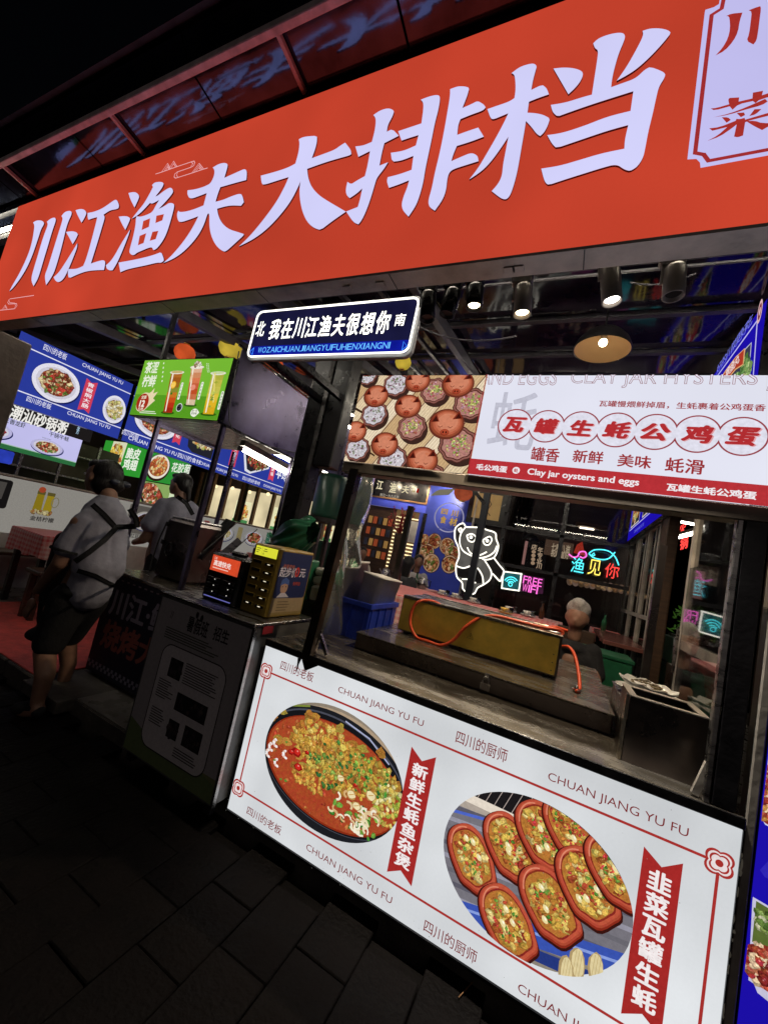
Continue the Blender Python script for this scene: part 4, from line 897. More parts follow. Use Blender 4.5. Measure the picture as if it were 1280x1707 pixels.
# ---------------------------------------------------------------- next stall's blue panel on the right edge
nb = thing('blue_dish_panel', 'deep blue backlit dish panel of the next stall at the right edge', 'lightbox', (1.0, 0, 0))
MB().box(.596, 1.6, .004, .05, .10, 1.28).build('housing', 'black_metal', nb)
MB().add([(.597, 0, .10), (1.6, 0, .10), (1.6, 0, 1.28), (.597, 0, 1.28)], [(0, 1, 2, 3)]).build('panel', 'deep_blue_face', nb)
a = Art((0, 0, 0), d0=.0006, step=.00004)
W_ = 'd4d2ee'; a.clip = [(.60, .11), (1.59, .11), (1.59, 1.27), (.60, 1.27)]
a.pxpoly([(1263, 1262), (1270, 1252), (1420, 1290), (1420, 1450), (1275, 1375), (1262, 1352)], W_)
c_ = a.P(1300, 1330); a.tex = .6; a.poly(ell(c_[0], c_[1], .075, .085, 30), '8c2418'); a.tex = 0; a.scatter(c_[0], c_[1], .07, .08, 160, ['a83020', 'c85030', '7a1c14', 'd89040', 'e8c8a0'], .005, .011)
a.pxpoly([(1254, 1495), (1400, 1580), (1390, 1760), (1262, 1655), (1256, 1640), (1247, 1634)], 'c8c4dc'); a.pxpoly([(1260, 1502), (1400, 1585), (1390, 1640), (1253, 1570)], '5a6a30')
a.scatter(*a.P(1300, 1550), .06, .03, 90, ['6e8c3c', '88a050', '4e6a28', 'c8c8a0'], .004, .01); a.tex = .7; a.poly(ell(*a.P(1290, 1620), .075, .055, 30), '8c2c1c'); a.tex = 0
a.scatter(*a.P(1290, 1620), .07, .05, 160, ['a83020', 'c85030', '7a1c14', 'd87850', 'e8c8a0'], .005, .012); a.pxpoly([(1266, 1450), (1280, 1435), (1400, 1500), (1400, 1520), (1274, 1462)], '3026b8')
a.build('printed_film', 'print_lit', nb)
MB().box(.60, 1.7, .03, .6, 0, .10).build('plinth', 'concrete', nb)

# ---------------------------------------------------------------- things on the counter
# gas grill
gr = thing('gas_grill', 'long gold sided gas grill with warning triangle on the steel plinth', 'grill', (-.40, .87, .955))
gx0, gx1, gy0, gy1, gz0, gz1 = -.845, .037, .67, 1.07, .955, 1.178
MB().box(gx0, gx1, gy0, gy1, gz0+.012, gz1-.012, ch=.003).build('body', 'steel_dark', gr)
MB().box(gx0+.004, gx1-.012, gy0-.006, gy0-.0005, gz0+.02, gz1-.02, ch=.002).build('front_panel', 'gold', gr)
MB().box(gx0+.002, gx1, gy0-.01, gy0+.06, gz1-.018, gz1-.002, ch=.002).box(gx0, gx1, gy1-.05, gy1, gz1-.011, gz1-.001, ch=.002).build('top_rim', 'steel_top', gr)
for k in range(5): MB().box(gx0+.01, gx1-.01, gy0+.075+k*.055, gy0+.105+k*.055, gz1-.011, gz1-.004, ch=.001).build('burner_bar', 'steel', gr)
tx, tz = PY(848, 1065-(0), gy0-.007).x, PY(784, 1060, gy0-.007).z
tx, tz = PY(784, 1061, gy0-.007).xz
MB().tube([(tx-.017, gy0-.008, tz-.012), (tx+.017, gy0-.008, tz-.012), (tx, gy0-.008, tz+.018)], .0012, 4, True).bar((tx, gy0-.008, tz-.005), (tx, gy0-.008, tz+.008), .002).build('warning_mark', 'black', gr)
for x, z in ((gx1-.03, gz0+.04), (gx1-.03, gz0+.08), (gx1-.03, gz0+.12)): MB().ball((x, gy0-.0065, z), .003, 8, 6).build('screw', 'black_metal', gr)
for x in (gx0+.05, gx1-.05):
    for y in (gy0+.04, gy1-.04): MB().box(x-.015, x+.015, y-.015, y+.015, gz0, gz0+.0125).build('foot', 'black', gr)
# orange hose
def cat(P, n=8, closed=False):
    P = [Vector(p) for p in P]; o = []
    for i in range(len(P)-1):
        a_, b_, c_, d_ = P[max(i-1, 0)], P[i], P[i+1], P[min(i+2, len(P)-1)]
        for k in range(n):
            t = k/n; o.append(.5*((2*b_)+(c_-a_)*t+(2*a_-5*b_+4*c_-d_)*t*t+(3*b_-a_-3*c_+d_)*t**3))
    return o+[P[-1]]
hose = [PY(700+(0), 1005, gy0+.1)]
hp = [(938, 1075, gy0+.10), (905, 1058, gy0+.12), (880, 1048, gy0+.1), (820, 1042, gy0+.05), (760, 1022, gy0+.03), (722, 1003, gy0+.01), (698, 1003, gy0-.03), (686, 1020, gy0-.04), (684, 1042, gy0-.05), (694, 1062, gy0-.055), (712, 1078, gy0-.06), (735, 1080, gy0-.055), (757, 1066, gy0-.045), (775, 1046, gy0-.035), (800, 1030, gy0+.0), (826, 1027, gy0+.05), (868, 1037, gy0+.09), (905, 1046, gy0+.1), (930, 1050, gy0+.12), (938, 1056, gy0+.13), (926, 1061, gy0+.1), (908, 1056, gy0+.07), (903, 1049, gy0+.1), (925, 1046, gy0+.16), (945, 1052, gy0+.2)]
hp = hp[1:]
hz = []
for px_, py_, y in hp:
    p = PY(px_, py_, y); p.z = max(p.z, .9645); hz.append(p)
ho = MB().tube(cat(hz, 8), .0088, 10).build('gas_hose', 'orange_hose', smooth=True); tag(ho, 'orange rubber gas hose looped over the gold grill', 'hose')
p0 = [(925, 1078, .60), (942, 1100, .50), (955, 1112, .44), (962, 1122, .40)]
ho2 = MB().tube(cat([(.040, .86, 1.10), (.075, .83, 1.11), (.105, .76, 1.085), (.13, .68, 1.02), (.14, .60, .965), (.125, .52, .9645)], 8), .0088, 10).build('gas_hose', 'orange_hose', smooth=True); tag(ho2, 'short end of orange hose dropping off the right end of the grill', 'hose')
# lighter / valve piece on plinth
x, y, z = PZ(961, 1145, .98)
lv = thing('gas_valve', 'small shiny metal valve on the plinth right of the grill', 'valve', (x, y, .955))
MB().lathe([(0, 0), (.012, 0), (.014, .008), (.008, .014), (.008, .028), (0, .03)], (x, y, .9555), 12).build('valve_body', 'steel', lv, True)
for k in range(5): t = k*1.256; MB().bar((x, y, .973), (x+.026*math.cos(t), y+.026*math.sin(t), .967), .006, .006).build('valve_handle', 'steel', lv)
# blue crate with tubs
cb = thing('blue_crate', 'blue plastic crate holding white tubs on the left end of the counter', 'crate', (-1.13, .68, .873))
bx0, bx1, by0, by1, bz0, bz1 = -1.30, -.965, .50, .90, .873, 1.09
t_ = .008
MB().box(bx0, bx1, by0, by0+t_, bz0, bz1).box(bx0, bx1, by1-t_, by1, bz0, bz1).box(bx0, bx0+t_, by0+t_, by1-t_, bz0, bz1).box(bx1-t_, bx1, by0+t_, by1-t_, bz0, bz1).box(bx0+t_, bx1-t_, by0+t_, by1-t_, bz0, bz0+t_).build('crate_wall', 'crate_blue', cb)
MB().box(bx0-.01, bx1+.01, by0-.01, by0, bz1-.03, bz1, ch=.002).box(bx0-.01, bx1+.01, by1, by1+.01, bz1-.03, bz1, ch=.002).box(bx1, bx1+.01, by0, by1, bz1-.03, bz1, ch=.002).box(bx0-.01, bx0, by0, by1, bz1-.03, bz1, ch=.002).build('crate_rim', 'crate_blue', cb)
for k in range(4):
    x = bx0+.02+k*.095; MB().box(x, x+.008, by0-.008, by0-.0005, bz0+.01, bz1-.031).build('rib', 'crate_blue', cb)
    y = by0+.02+k*.1; MB().box(bx1+.0005, bx1+.008, y, y+.008, bz0+.01, bz1-.031).build('rib', 'crate_blue', cb)
def tub(x0, x1, y0, y1, z0, z1, lab, tx=0, ty=0):
    t = thing('plastic_tub', lab, 'tub', ((x0+x1)/2, (y0+y1)/2, z0), group=None)
    q = MB(); w_ = .004; g = .02
    def ring(z, i, r): return [(x, y, z) for x, y in rrect(x0+i, x1-i, y0+i, y1-i, r)]
    lv_ = [ring(z0, g, .03), ring(z1-.012, 0, .03), ring(z1-.012, -.006, .034), ring(z1, -.006, .034), ring(z1, .004, .028), ring(z0+.006, g+.004, .028)]
    n = len(lv_[0]); vs = [p for r in lv_ for p in r]; fs = [(i*n+k, i*n+(k+1) % n, (i+1)*n+(k+1) % n, (i+1)*n+k) for i in range(5) for k in range(n)]+[tuple(range(n))[::-1], tuple(5*n+k for k in range(n))]
    q.add(vs, fs).build('tub_shell', 'tub', t, True); t.rotation_euler = (tx, ty, 0); return t
tub(-1.285, -1.14, .54, .86, .885, 1.30, 'taller white tub leaning at the left in the blue crate', .06, -.12); tub(-1.13, -.985, .54, .86, .885, 1.25, 'lower white tub at the right in the blue crate', -.05, .10)
# open steel holder
sh = thing('steel_holder', 'dark steel box holder with open slot on the right end of the counter', 'steel box', (.35, .2, .873))
x0, x1, y0, y1, z0, z1 = .266, .488, .105, .30, .8725, 1.09
MB().box(x0, x1, y0, y0+.004, z0, z1).box(x0, x1, y1-.004, y1, z0, z1).box(x0, x0+.004, y0+.004, y1-.004, z0, z1).box(x1-.004, x1, y0+.004, y1-.004, z0, z1).build('shell', 'steel_dark', sh)
MB().box(x0-.002, x1+.002, y0-.003, y0+.022, z1, z1+.004).box(x0-.002, x1+.002, y1-.03, y1+.002, z1, z1+.004).box(x0-.002, x0+.022, y0+.022, y1-.03, z1, z1+.004).box(x1-.022, x1+.002, y0+.022, y1-.03, z1, z1+.004).build('folded_rim', 'trim', sh)
MB().box(x0-.012, x0-.003, y0-.004, y0+.03, z0, z1+.004).build('side_flange', 'steel_top', sh)
MB().box(.30, .46, .32, .62, 1.0065, 1.07, ch=.004).build('rear_tray', 'steel', sh) if False else None
st = thing('steel_bin', 'low steel bin behind the open holder carrying the plates', 'steel bin', (.40, .45, .873))
MB().box(.27, .495, .31, .60, .873, 1.035, ch=.004).build('shell', 'steel_dark', st); MB().box(.266, .498, .305, .605, 1.0355, 1.041, ch=.001).build('lid', 'steel', st)
def plate(cx_, cy_, z, r, lab, wavy=0, tilt=(0, 0)):
    t = thing('plate', lab, 'plate', (cx_, cy_, z)); q = MB(); prof = [(0, .004), (r*.55, .004), (r*.8, .012), (r, .026), (r*1.005, .028), (r, .022), (r*.8, .007), (r*.55, 0), (0, 0)]
    n = 36; vs = []
    for rr_, h in prof:
        for k in range(n):
            a_ = 2*math.pi*k/n; w_ = 1+wavy*.05*math.sin(a_*9)*(rr_/r)**2; vs.append((cx_+rr_*w_*math.cos(a_)*1.35, cy_+rr_*w_*math.sin(a_), z+h+wavy*.004*math.sin(a_*9)*(rr_/r)**2))
    q.add(vs, [(i*n+k, (i+1)*n+k, (i+1)*n+(k+1) % n, i*n+(k+1) % n) for i in range(len(prof)-1) for k in range(n)])
    q.build('dish', 'porcelain', t, True); t.rotation_euler = (tilt[0], tilt[1], 0); return t
plate(.375, .43, 1.042, .088, 'lower oval white plate on the steel bin'); p2 = plate(.372, .43, 1.071, .076, 'upper scalloped white plate heaped with oyster shells', 1, (.04, .05))
q = MB(); sm_ = mat('shucked_shells', (.22, .17, .10), .3, 0, 30, .7, .5, 60)
for k in range(60):
    a_, r_ = random.uniform(0, 6.28), random.uniform(0, 1)**.5; x, y = .372+.066*r_*math.cos(a_), .43+.048*r_*math.sin(a_); z = 1.083+.03*(1-r_)+random.uniform(0, .006)
    q.ball((x, y, z), (random.uniform(.005, .011), random.uniform(.004, .008), .0035), 6, 4)
q.build('oyster_shells', sm_, p2, kind='stuff')
# ================================================================ CABINET WITH SCHOOL POSTER
cbn = thing('metal_cabinet', 'dark metal cabinet with a pasted school notice left of the dish lightbox', 'cabinet', (-1.68, .25, .03))
MB().box(-2.045, -1.335, .004, .50, .04, .898, ch=.004).build('body', mat('scuffed_grey_cabinet', (.13, .13, .13), .4, .3, 7, .5, .3, 24, rvar=.12), cbn)
MB().box(-2.055, -1.328, -.006, .51, .8985, .915, ch=.003).build('top', 'steel', cbn)
MB().box(-1.3345, -1.3265, .0, .02, .04, .897).build('edge_strip', 'steel', cbn)
for x in (-2.0, -1.38): MB().box(x-.02, x+.02, .03, .07, -.02, .0395).build('foot', 'black', cbn)
a = Art((0, .0025, 0), d0=.0, step=.00003)
a.rect(-2.03, .05, -1.345, .885, 'b4aeb0'); a.rect(-2.03, .05, -1.345, .16, '8a8c60')
a.poly([(-2.03, .05), (-1.345, .05), (-1.345, .13), (-1.5, .17), (-1.7, .12), (-1.9, .18), (-2.03, .22)], '76865a')
bl = rrect(-1.92, -1.43, .12, .66, .07, 6); a.poly(bl, 'dcd6d8'); a.line(bl, .006, '2a2628', True)
def at8(x, y): return a.P(130+x/3.122, 840+y/3.122)
x0, y0 = at8(560, 660); x1, y1 = at8(690, 610); a.box_text('暑假班', x0, y0, x1, y1-.01, '1c1a1e', .02); x0, y0 = at8(698, 706); x1, y1 = at8(795, 665); a.box_text('招生', x0, y0, x1, y1, '1c1a1e', .02)
for x, y in ((622, 580), (645, 597)): p = at8(x, y); a.poly(ell(p[0], p[1], .011, .018, 16), '1c1a1e')
p = at8(485, 575); a.line([(p[0], p[1]-.02), (p[0]+.004, p[1]+.02)], .003, '2a2a2e'); a.line([(p[0]+.012, p[1]-.02), (p[0]+.016, p[1]+.02)], .003, '2a2a2e')
for k in range(5): a.rect(-1.94, .735-k*.013, -1.94+random.uniform(.32, .44), .741-k*.013, '4e5448')
for (X0, X1, Y0, Y1) in ((-1.84, -1.74, .50, .60), (-1.73, -1.50, .36, .45), (-1.74, -1.66, .22, .31), (-1.62, -1.49, .22, .32)):
    a.rect(X0, Y0, X1, Y1, '232023'); a.scatter((X0+X1)/2, (Y0+Y1)/2, (X1-X0)*.4, (Y1-Y0)*.4, 16, ['4a4048', '3a3438', '5a4a48'], .006, .014)
for (X0, X1, Y0, n) in ((-1.72, -1.47, .60, 9), (-1.89, -1.76, .47, 8), (-1.89, -1.76, .32, 7), (-1.66, -1.48, .19, 4)):
    for k in range(n): a.rect(X0, Y0-k*.0125, X1-random.uniform(0, .05), Y0-k*.0125+.005, '3a3638')
a.build('poster', 'print', cbn)
MB().box(-1.326, -1.3255, .06, .14, .86, .90).build('red_sticker', mat('red_sticker', (.35, .02, .03), .5), cbn)
a = Art((-1.325, 0, 0), U=(0, 1, 0)); a.text('小心', .07, .865, .03, 'd0b0b0', .02)
# shelf between cabinet and stall
MB().box(-1.325, -1.245, .42, 1.2, .30, .83).build('side_rack', 'black_metal'); tag(bpy.data.objects['side_rack'], 'dark rack filling the gap between cabinet and stall counter', 'rack')

# power bank stations
pb = thing('power_bank_station', 'small black power bank station with red screen on the cabinet', 'charging station', (-1.74, .23, .915))
def pbx(x): return x
MB().box(-1.885, -1.625, .13, .32, .9155, 1.19, ch=.012).build('body', 'black_metal', pb)
MB().box(-1.80, -1.71, .19, .26, 1.1905, 1.215, ch=.01).build('handle', 'black_metal', pb)
MB().box(-1.865, -1.645, .1285, .1295, 1.085, 1.175).build('screen', emis('red_screen', 'e05030', .85, .2, 20, 'NONE'), pb)
a = Art((0, .1285, 0), d0=.0004, step=.0001)
a.rect(-1.85, 1.09, -1.66, 1.17, 'd84a28'); a.text('高速快充', -1.845, 1.118, .026, 'f4dcd4', .03); a.text('1.5', -1.845, 1.152, .014, 'f4dcd4', .02); a.rect(-1.845, 1.10, -1.72, 1.106, 'f0c0b0')
a.build('screen_print', 'print_lit', pb)
MB().box(-1.86, -1.65, .1265, .1295, .935, .940).build('light_strip', emis('dim_blue_strip', (.12, .12, .4), 1, samp='NONE'), pb)
for i in range(2):
    for j in range(3):
        x = -1.86+i*.115; z = 1.03-j*.035; MB().box(x, x+.095, .122, .1295, z, z+.022, ch=.003).build('power_bank', 'black', pb); MB().box(x+.06, x+.066, .1205, .1218, z+.009, z+.013).build('status_light', emis('status_light', (.8, .8, .7), 1, samp='NONE') if (i+j) == 0 else bpy.data.materials['status_light'], pb)
stn_ = py_ = thing('power_bank_station', 'tall mustard power bank station with yellow screen and blue advert on its side', 'charging station', (-1.48, .33, .915))
ym = mat('mustard_shell', (.34, .22, .035), .4, 0, 8, .3); yx0, yx1, yy0, yy1, yz1 = -1.592, -1.40, .145, .47, 1.30
MB().box(yx0, yx1, yy0, yy1, .9155, yz1, ch=.008).build('body', ym, py_)
MB().box(yx0+.018, yx1-.018, yy0-.0012, yy0-.0004, 1.235, 1.288).build('screen', emis('yellow_screen', 'd8d838', 1, samp='AUTO'), py_)
a = Art((0, yy0-.0012, 0), d0=.0004, step=.0001)
for k in range(3): a.rect(yx0+.025+k*.0, 1.272-k*.011, yx0+.055-k*.006, 1.276-k*.011, '55561c')
a.rect(yx0+.066, 1.24, yx0+.067, 1.284, '55561c'); a.text('6', yx0+.075, 1.244, .012, '55561c', .02); a.rect(yx0+.075, 1.262, yx0+.105, 1.266, '55561c'); a.rect(yx0+.08, 1.273, yx0+.10, 1.277, '55561c')
a.build('screen_print', 'print_lit', py_)
for i in range(2):
    for j in range(6):
        if i == 0 and j in (3, 4): pass
        x = yx0+.018+i*.085; z = 1.19-j*.046-i*.004; MB().box(x, x+.07, yy0-.004, yy0-.0004, z, z+.022, ch=.003).build('slot_frame', ym, py_)
        MB().box(x+.006, x+.064, yy0-.0055, yy0-.0042, z+.004, z+.018).build('slot', 'black', py_)
        if (i, j) not in ((0, 0), (0, 1), (0, 3), (0, 4)): MB().box(x+.025, x+.043, yy0-.0068, yy0-.0057, z+.009, z+.013).build('status_light', emis('slot_light', (.75, .68, .5), 1.2, samp='NONE') if 'slot_light' not in bpy.data.materials else bpy.data.materials['slot_light'], py_)
a = Art((yx1, 0, 0), U=(0, 1, 0), d0=.0008, step=.0001)
a.rect(yy0+.02, .93, yy1-.015, 1.285, '9a8450'); a.rect(yy0+.02, 1.03, yy1-.015, 1.285, '26305e'); a.poly(ell((yy0+yy1)/2, 1.02, .14, .03, 30), '26305e')
a.rect(yy0+.02, .945, yy1-.015, 1.025, 'b09a78'); a.text('共享充电', yy0+.05, 1.195, .02, 'c06a5a', .02); a.text('起步价', yy0+.03, 1.150, .044, 'e8e4f4', .02, sx=.9); a.text('0', yy0+.17, 1.150, .058, 'd8443a', .03); a.text('元', yy0+.215, 1.152, .044, 'e8e4f4', .02)
cxx = yy0+.10; a.poly(ell(cxx, 1.085, .032, .034, 24), 'c8a088'); a.poly([(cxx-.04, 1.095), (cxx-.03, 1.13), (cxx, 1.142), (cxx+.032, 1.128), (cxx+.038, 1.1), (cxx, 1.108)], '4e6ab0'); a.poly([(cxx-.05, 1.03), (cxx-.02, 1.055), (cxx+.02, 1.055), (cxx+.06, 1.03)], 'd8d4e0'); a.rect(cxx-.02, 1.087, cxx-.012, 1.093, '20202a'); a.rect(cxx+.01, 1.087, cxx+.018, 1.093, '20202a')
a.text('免押金', yy0+.17, 1.10, .018, 'c05040', .02)
for k in range(4): a.rect(yy0+.07, .955+k*.016, yy0+.07+random.uniform(.08, .16), .959+k*.016, '6a5a3c')
a.build('side_advert', 'print', py_)

# ================================================================ DARK CART WITH CANOPY BOX
ca = thing('grill_cart', 'dark blue cart lettered for charcoal grill with steel top and four posts', 'cart', (-2.6, .6, .1))
MB().box(-3.01, -2.075, .302, .95, .12, .828).build('body', 'black', ca)
MB().box(-3.02, -2.065, .292, .96, .8285, .85, ch=.003).build('top', 'steel_top', ca)
for x, y in ((-2.97, .36), (-2.12, .36), (-2.97, .9), (-2.12, .9)): MB().lathe([(.0, .0), (.022, 0), (.022, .018), (0, .018)], (x, y, .1005), 12).build('castor', 'black', ca)
a = Art((0, .302, 0), d0=.0006, step=.0001)
a.rect(-3.005, .125, -2.08, .825, '16182e')
x0, y0 = a.P(176, 1075); a.text('川江·鲜', -2.93, .56, .15, '9c94a4', .03); a.text('烧烤大排', -2.93, .33, .155, 'a05a50', .03)
for k in range(40):
    for j in range(2):
        if (k+j) % 2: a.rect(-3.005+k*.0235, .15+j*.0235, -3.005+(k+1)*.0235, .1735+j*.0235, '8a8698')
for k in range(14): a.rect(-3.0+k*.066, .79, -2.97+k*.066, .80, '9a8a90')
a.build('front_print', 'print', ca)
for x, y in ((-2.995, .31), (-2.29, .31), (-2.995, 1.1), (-2.29, 1.1)): MB().box(x-.016, x+.016, y-.0, y+.032, .851, 2.03, ch=.003).build('post', 'steel_purple', ca)
MB().box(-3.16, -3.13, .30, .33, 2.51, 3.0).build('hanger', 'black_metal', ca)
dx0, dx1, dz0, dz1 = -3.262, -2.272, 2.03, 2.498
db = thing('drinks_lightbox', 'bright green lightbox of iced drinks on the cart canopy', 'lightbox', (-2.77, .25, 2.03))
MB().box(dx0, dx1, .252, .30, dz0, dz1).build('housing', 'black_metal', db)
MB().add([(dx0+.006, .25, dz0+.006), (dx1-.006, .25, dz0+.006), (dx1-.006, .25, dz1-.006), (dx0+.006, .25, dz1-.006)], [(0, 1, 2, 3)]).build('panel', 'green_face', db)
a = Art((0, .25, 0), d0=.0008, step=.00008); Z3 = ((0, 520), 2.9767)
def z3(x, y): return (x/2.9767, 520+y/2.9767)
p, q_ = a.P(*z3(1100, 545)), a.P(*z3(690, 518)); a.rect(dx0+.008, dz0+.008, dx1-.008, dz0+.175, '589c22'); 
wt = 'e8f0d8'
a.fit('茶涩', z3(715, 305), z3(795, 245), wt, .03); a.fit('柠鲜', z3(700, 372), z3(783, 312), wt, .03)
for k in range(5): p = a.P(*z3(812-k*2, 250+k*22)); a.rect(p[0], p[1]-.015, p[0]+.012, p[1], wt)
p = a.P(*z3(708, 448)); q2 = a.P(*z3(1043, 300))
a.poly(smooth_poly([(p[0]-.075, p[1]-.03), (p[0]-.06, p[1]+.05), (p[0], p[1]+.085), (p[0]+.06, p[1]+.075), (p[0]+.10, p[1]+.12), (p[0]+.10, p[1]+.075), (p[0]+.15, p[1]+.09), (p[0]+.115, p[1]+.035), (p[0]+.145, p[1]+.02), (p[0]+.085, p[1]-.03), (p[0]+.03, p[1]-.078), (p[0]-.04, p[1]-.075)], 2), 'e8d8b0')
a.poly(ell(p[0], p[1], .072, .072, 30), 'a8301c'); a.text('全部', p[0], p[1]+.03, .024, 'f4e8d0', .02, 'c'); a.text('12', p[0], p[1]-.035, .055, 'f8f0e0', .04, 'c'); a.text('元/杯', p[0], p[1]-.066, .022, 'f4e8d0', .02, 'c')
def cup(bx, by, tx, ty, w0, w1, cols, ice):
    (x0, y0), (x1, y1) = a.P(*z3(bx, by)), a.P(*z3(tx, ty)); n = len(cols)
    a.poly(ell(x0, y0, w0*.75, .014, 24), '2e5c10')
    for k, c in enumerate(cols):
        t0, t1 = k/n, (k+1)/n; wa, wb = w0+(w1-w0)*t0, w0+(w1-w0)*t1
        a.poly([(x0+(x1-x0)*t0-wa/2, y0+(y1-y0)*t0), (x0+(x1-x0)*t0+wa/2, y0+(y1-y0)*t0), (x0+(x1-x0)*t1+wb/2, y0+(y1-y0)*t1+.001), (x0+(x1-x0)*t1-wb/2, y0+(y1-y0)*t1+.001)], c)
    a.poly([(x0-w0*.32, y0+.01), (x0-w0*.2, y0+.01), (x1-w1*.25, y1-.01), (x1-w1*.38, y1-.01)], 'f4ecd8')
    a.poly(ell(x1, y1, w1*.62, .014, 24), 'e8e4d4'); a.poly(ell(x1, y1+.003, w1*.5, .010, 24), ice)
    return x0, y0, x1, y1
c1 = cup(832, 500, 880, 300, .10, .13, ['a02814', 'b83418', 'c8501c', 'c87424', '8a8a30', '9a6a20', 'a05a1c', 'b46c28'], 'c8b070')
x, y = a.P(*z3(862, 362)); a.poly(ell(x, y, .03, .03, 20), 'f0a820'); a.poly(ell(x, y, .023, .023, 20), 'f8d060'); x, y = a.P(*z3(852, 405)); a.poly(ell(x, y, .014, .01, 12), '3c7a20')
c2 = cup(945, 462, 980, 275, .09, .12, ['d8c0a0', 'c87048', 'c05028', 'c8603c', 'd87850', 'd08a60', 'e0b090'], 'f4ead8'); a.scatter(c2[2], c2[3]+.02, .035, .022, 40, ['f4ece0', 'e0d0c0', 'b08060'], .004, .009)
x, y = a.P(*z3(960, 375)); a.poly(ell(x, y, .026, .022, 20), 'e89078'); x, y = a.P(*z3(952, 330)); a.poly(ell(x, y, .012, .03, 20), 'f0c8a0')
c3_ = cup(1035, 508, 1085, 305, .105, .125, ['d8a820', 'e0b428', 'dcc040', 'c8c050', 'c0b848', 'b0b040'], 'c8d8a0')
a.line([(c3_[2]-.03, c3_[3]), (c3_[0]+.02, c3_[1]+.09)], .012, 'e8d878')
for _ in range(10): x, y = random.uniform(c3_[0]-.01, c3_[2]+.01), random.uniform(c3_[1]+.03, c3_[3]-.03); a.poly(blobp(x, y, .014, .008, 7, .3), random.choice(['c8d060', 'a0a838', '70903c']))
x, y = a.P(*z3(893, 475)); a.poly(ell(x, y, .032, .032, 20), 'e8ecf0'); a.poly(ell(x, y, .027, .027, 20), '18181c'); a.scatter(x, y, .02, .02, 20, ['2c2c34', '5a5a64', '101014'], .004, .006)
x, y = a.P(*z3(967, 500)); a.poly(smooth_poly(blobp(x, y, .045, .035, 10, .15), 1), 'f0f4e4'); a.text('加一份', x, y+.006, .014, '2c4c10', .01, 'c'); a.text('更好喝', x, y-.014, .014, '2c4c10', .01, 'c')
for (px_, py_), t in ((z3(888, 430), '手打柠檬茶'), (z3(988, 430), '手打柠檬茶'), (z3(1088, 480), '香水柠檬茶')):
    x, y = a.P(px_, py_); a.poly(rrect(x-.011, x+.013, y-.01, y+.125, .01, 3), 'f0f4e4')
    for k, ch in enumerate(t): a.box_text(ch, x-.007, y+.10-k*.024, x+.009, y+.118-k*.024, '3c4c20', .01)
for k in range(6): x, y = a.P(*z3(1028+k*1, 262+k*8)); a.rect(x, y, x+.006, y+.008, wt); a.rect(x+.016, y, x+.022, y+.008, wt)
a.rect(dx0+.14, dz0+.02, dx0+.34, dz0+.026, wt); a.rect(dx0+.16, dz0+.034, dx0+.32, dz0+.040, wt)
a.build('printed_film', 'print_lit', db)
# canopy box behind it
cn = thing('cart_canopy', 'dull purple steel canopy box behind the green drinks lightbox', 'canopy', (-2.77, .7, 2.0))
MB().box(dx1-.012, dx1, .302, 1.16, dz0-.004, dz1+.09, ch=.002).build('side_panel', 'steel_purple', cn)
MB().box(dx0, dx0+.012, .302, 1.16, dz0, dz1, ch=.002).build('side_panel', 'steel_purple', cn)
MB().box(dx0+.012, dx1-.012, .302, 1.16, dz0+.03, dz0+.04).build('soffit', 'steel', cn); MB().box(dx0+.012, dx1-.012, .302, 1.16, dz1-.012, dz1).build('roof', 'steel_purple', cn); MB().box(dx0+.013, dx1-.013, 1.148, 1.159, dz0+.04, dz1-.013).build('rear_panel', 'steel_purple', cn)
MB().box(dx1+.001, dx1+.015, .255, 1.162, dz0-.012, dz0+.004).build('edge_rail', 'black_metal', cn); MB().box(dx1+.001, dx1+.015, .255, 1.162, dz1+.09, dz1+.104).build('edge_rail', 'black_metal', cn)
MB().tube(cat([(dx1+.018, .26, dz1+.05), (dx1+.02, .33, dz0+.03), (dx1+.02, .6, dz0-.02), (dx1+.02, .9, dz0+.02), (dx1+.02, 1.15, dz0+.06)], 6), .004, 6).build('cable', 'black', cn)
# second canopy, right of the column
c2n = thing('cart_canopy', 'plain steel canopy seen right of the dark column behind the neon street sign', 'canopy', (-1.9, 1.6, 2.0))
MB().box(-2.36, -2.345, 1.25, 2.3, 2.08, 2.62).build('side_panel', 'steel_purple', c2n); MB().box(-3.0, -2.365, 1.25, 2.3, 2.2, 2.215).build('soffit', 'steel', c2n)
# tube lamps under the canopies, then added lamps for the hall
def tube_lamp(A, B, lab, m='tube'):
    A, B = Vector(A), Vector(B); t = thing('tube_lamp', lab, 'tube lamp', (A+B)/2)
    MB().tube([A, B], .016, 10).build('lamp_tube', m, t); up = Vector((0, 0, .05)); MB().bar(A+up, B+up, .05, .045).build('lamp_housing', 'white_plastic', t)
    d = (B-A).normalized()*.02; MB().bar(A-d, A+d*.2, .036, .036).bar(B-d*.2, B+d, .036, .036).build('end_cap', 'white_plastic', t)
tube_lamp(PX(402, 748, -2.45), PX(480, 789, -2.45), 'bright tube lamp under the purple canopy behind the green sign, lower one')
tube_lamp(PX(409, 731, -2.62), PX(484, 768, -2.62), 'second tube lamp just above its brighter neighbour under the purple canopy')
tube_lamp(PX(536, 783, -2.6), PX(551, 791, -2.6), 'short visible tube lamp right of the dark column')
for k_, (x_, y_) in enumerate(((-4.1, .12), (-2.6, .12), (-.9, -.1), (.25, -.1))):  # unseen tube lamps added behind the sign to light the stall
    tube_lamp((x_-.55, y_, 2.9), (x_+.55, y_, 2.9), ['added tube lamp hidden behind the sign, over the aisle mat', 'added tube lamp hidden behind the sign, over the dark cart', 'added tube lamp hidden behind the sign, over the blue crate', 'added tube lamp hidden behind the sign, over the right counter end'][k_], 'tube_added' if k_ > 1 else 'tube')
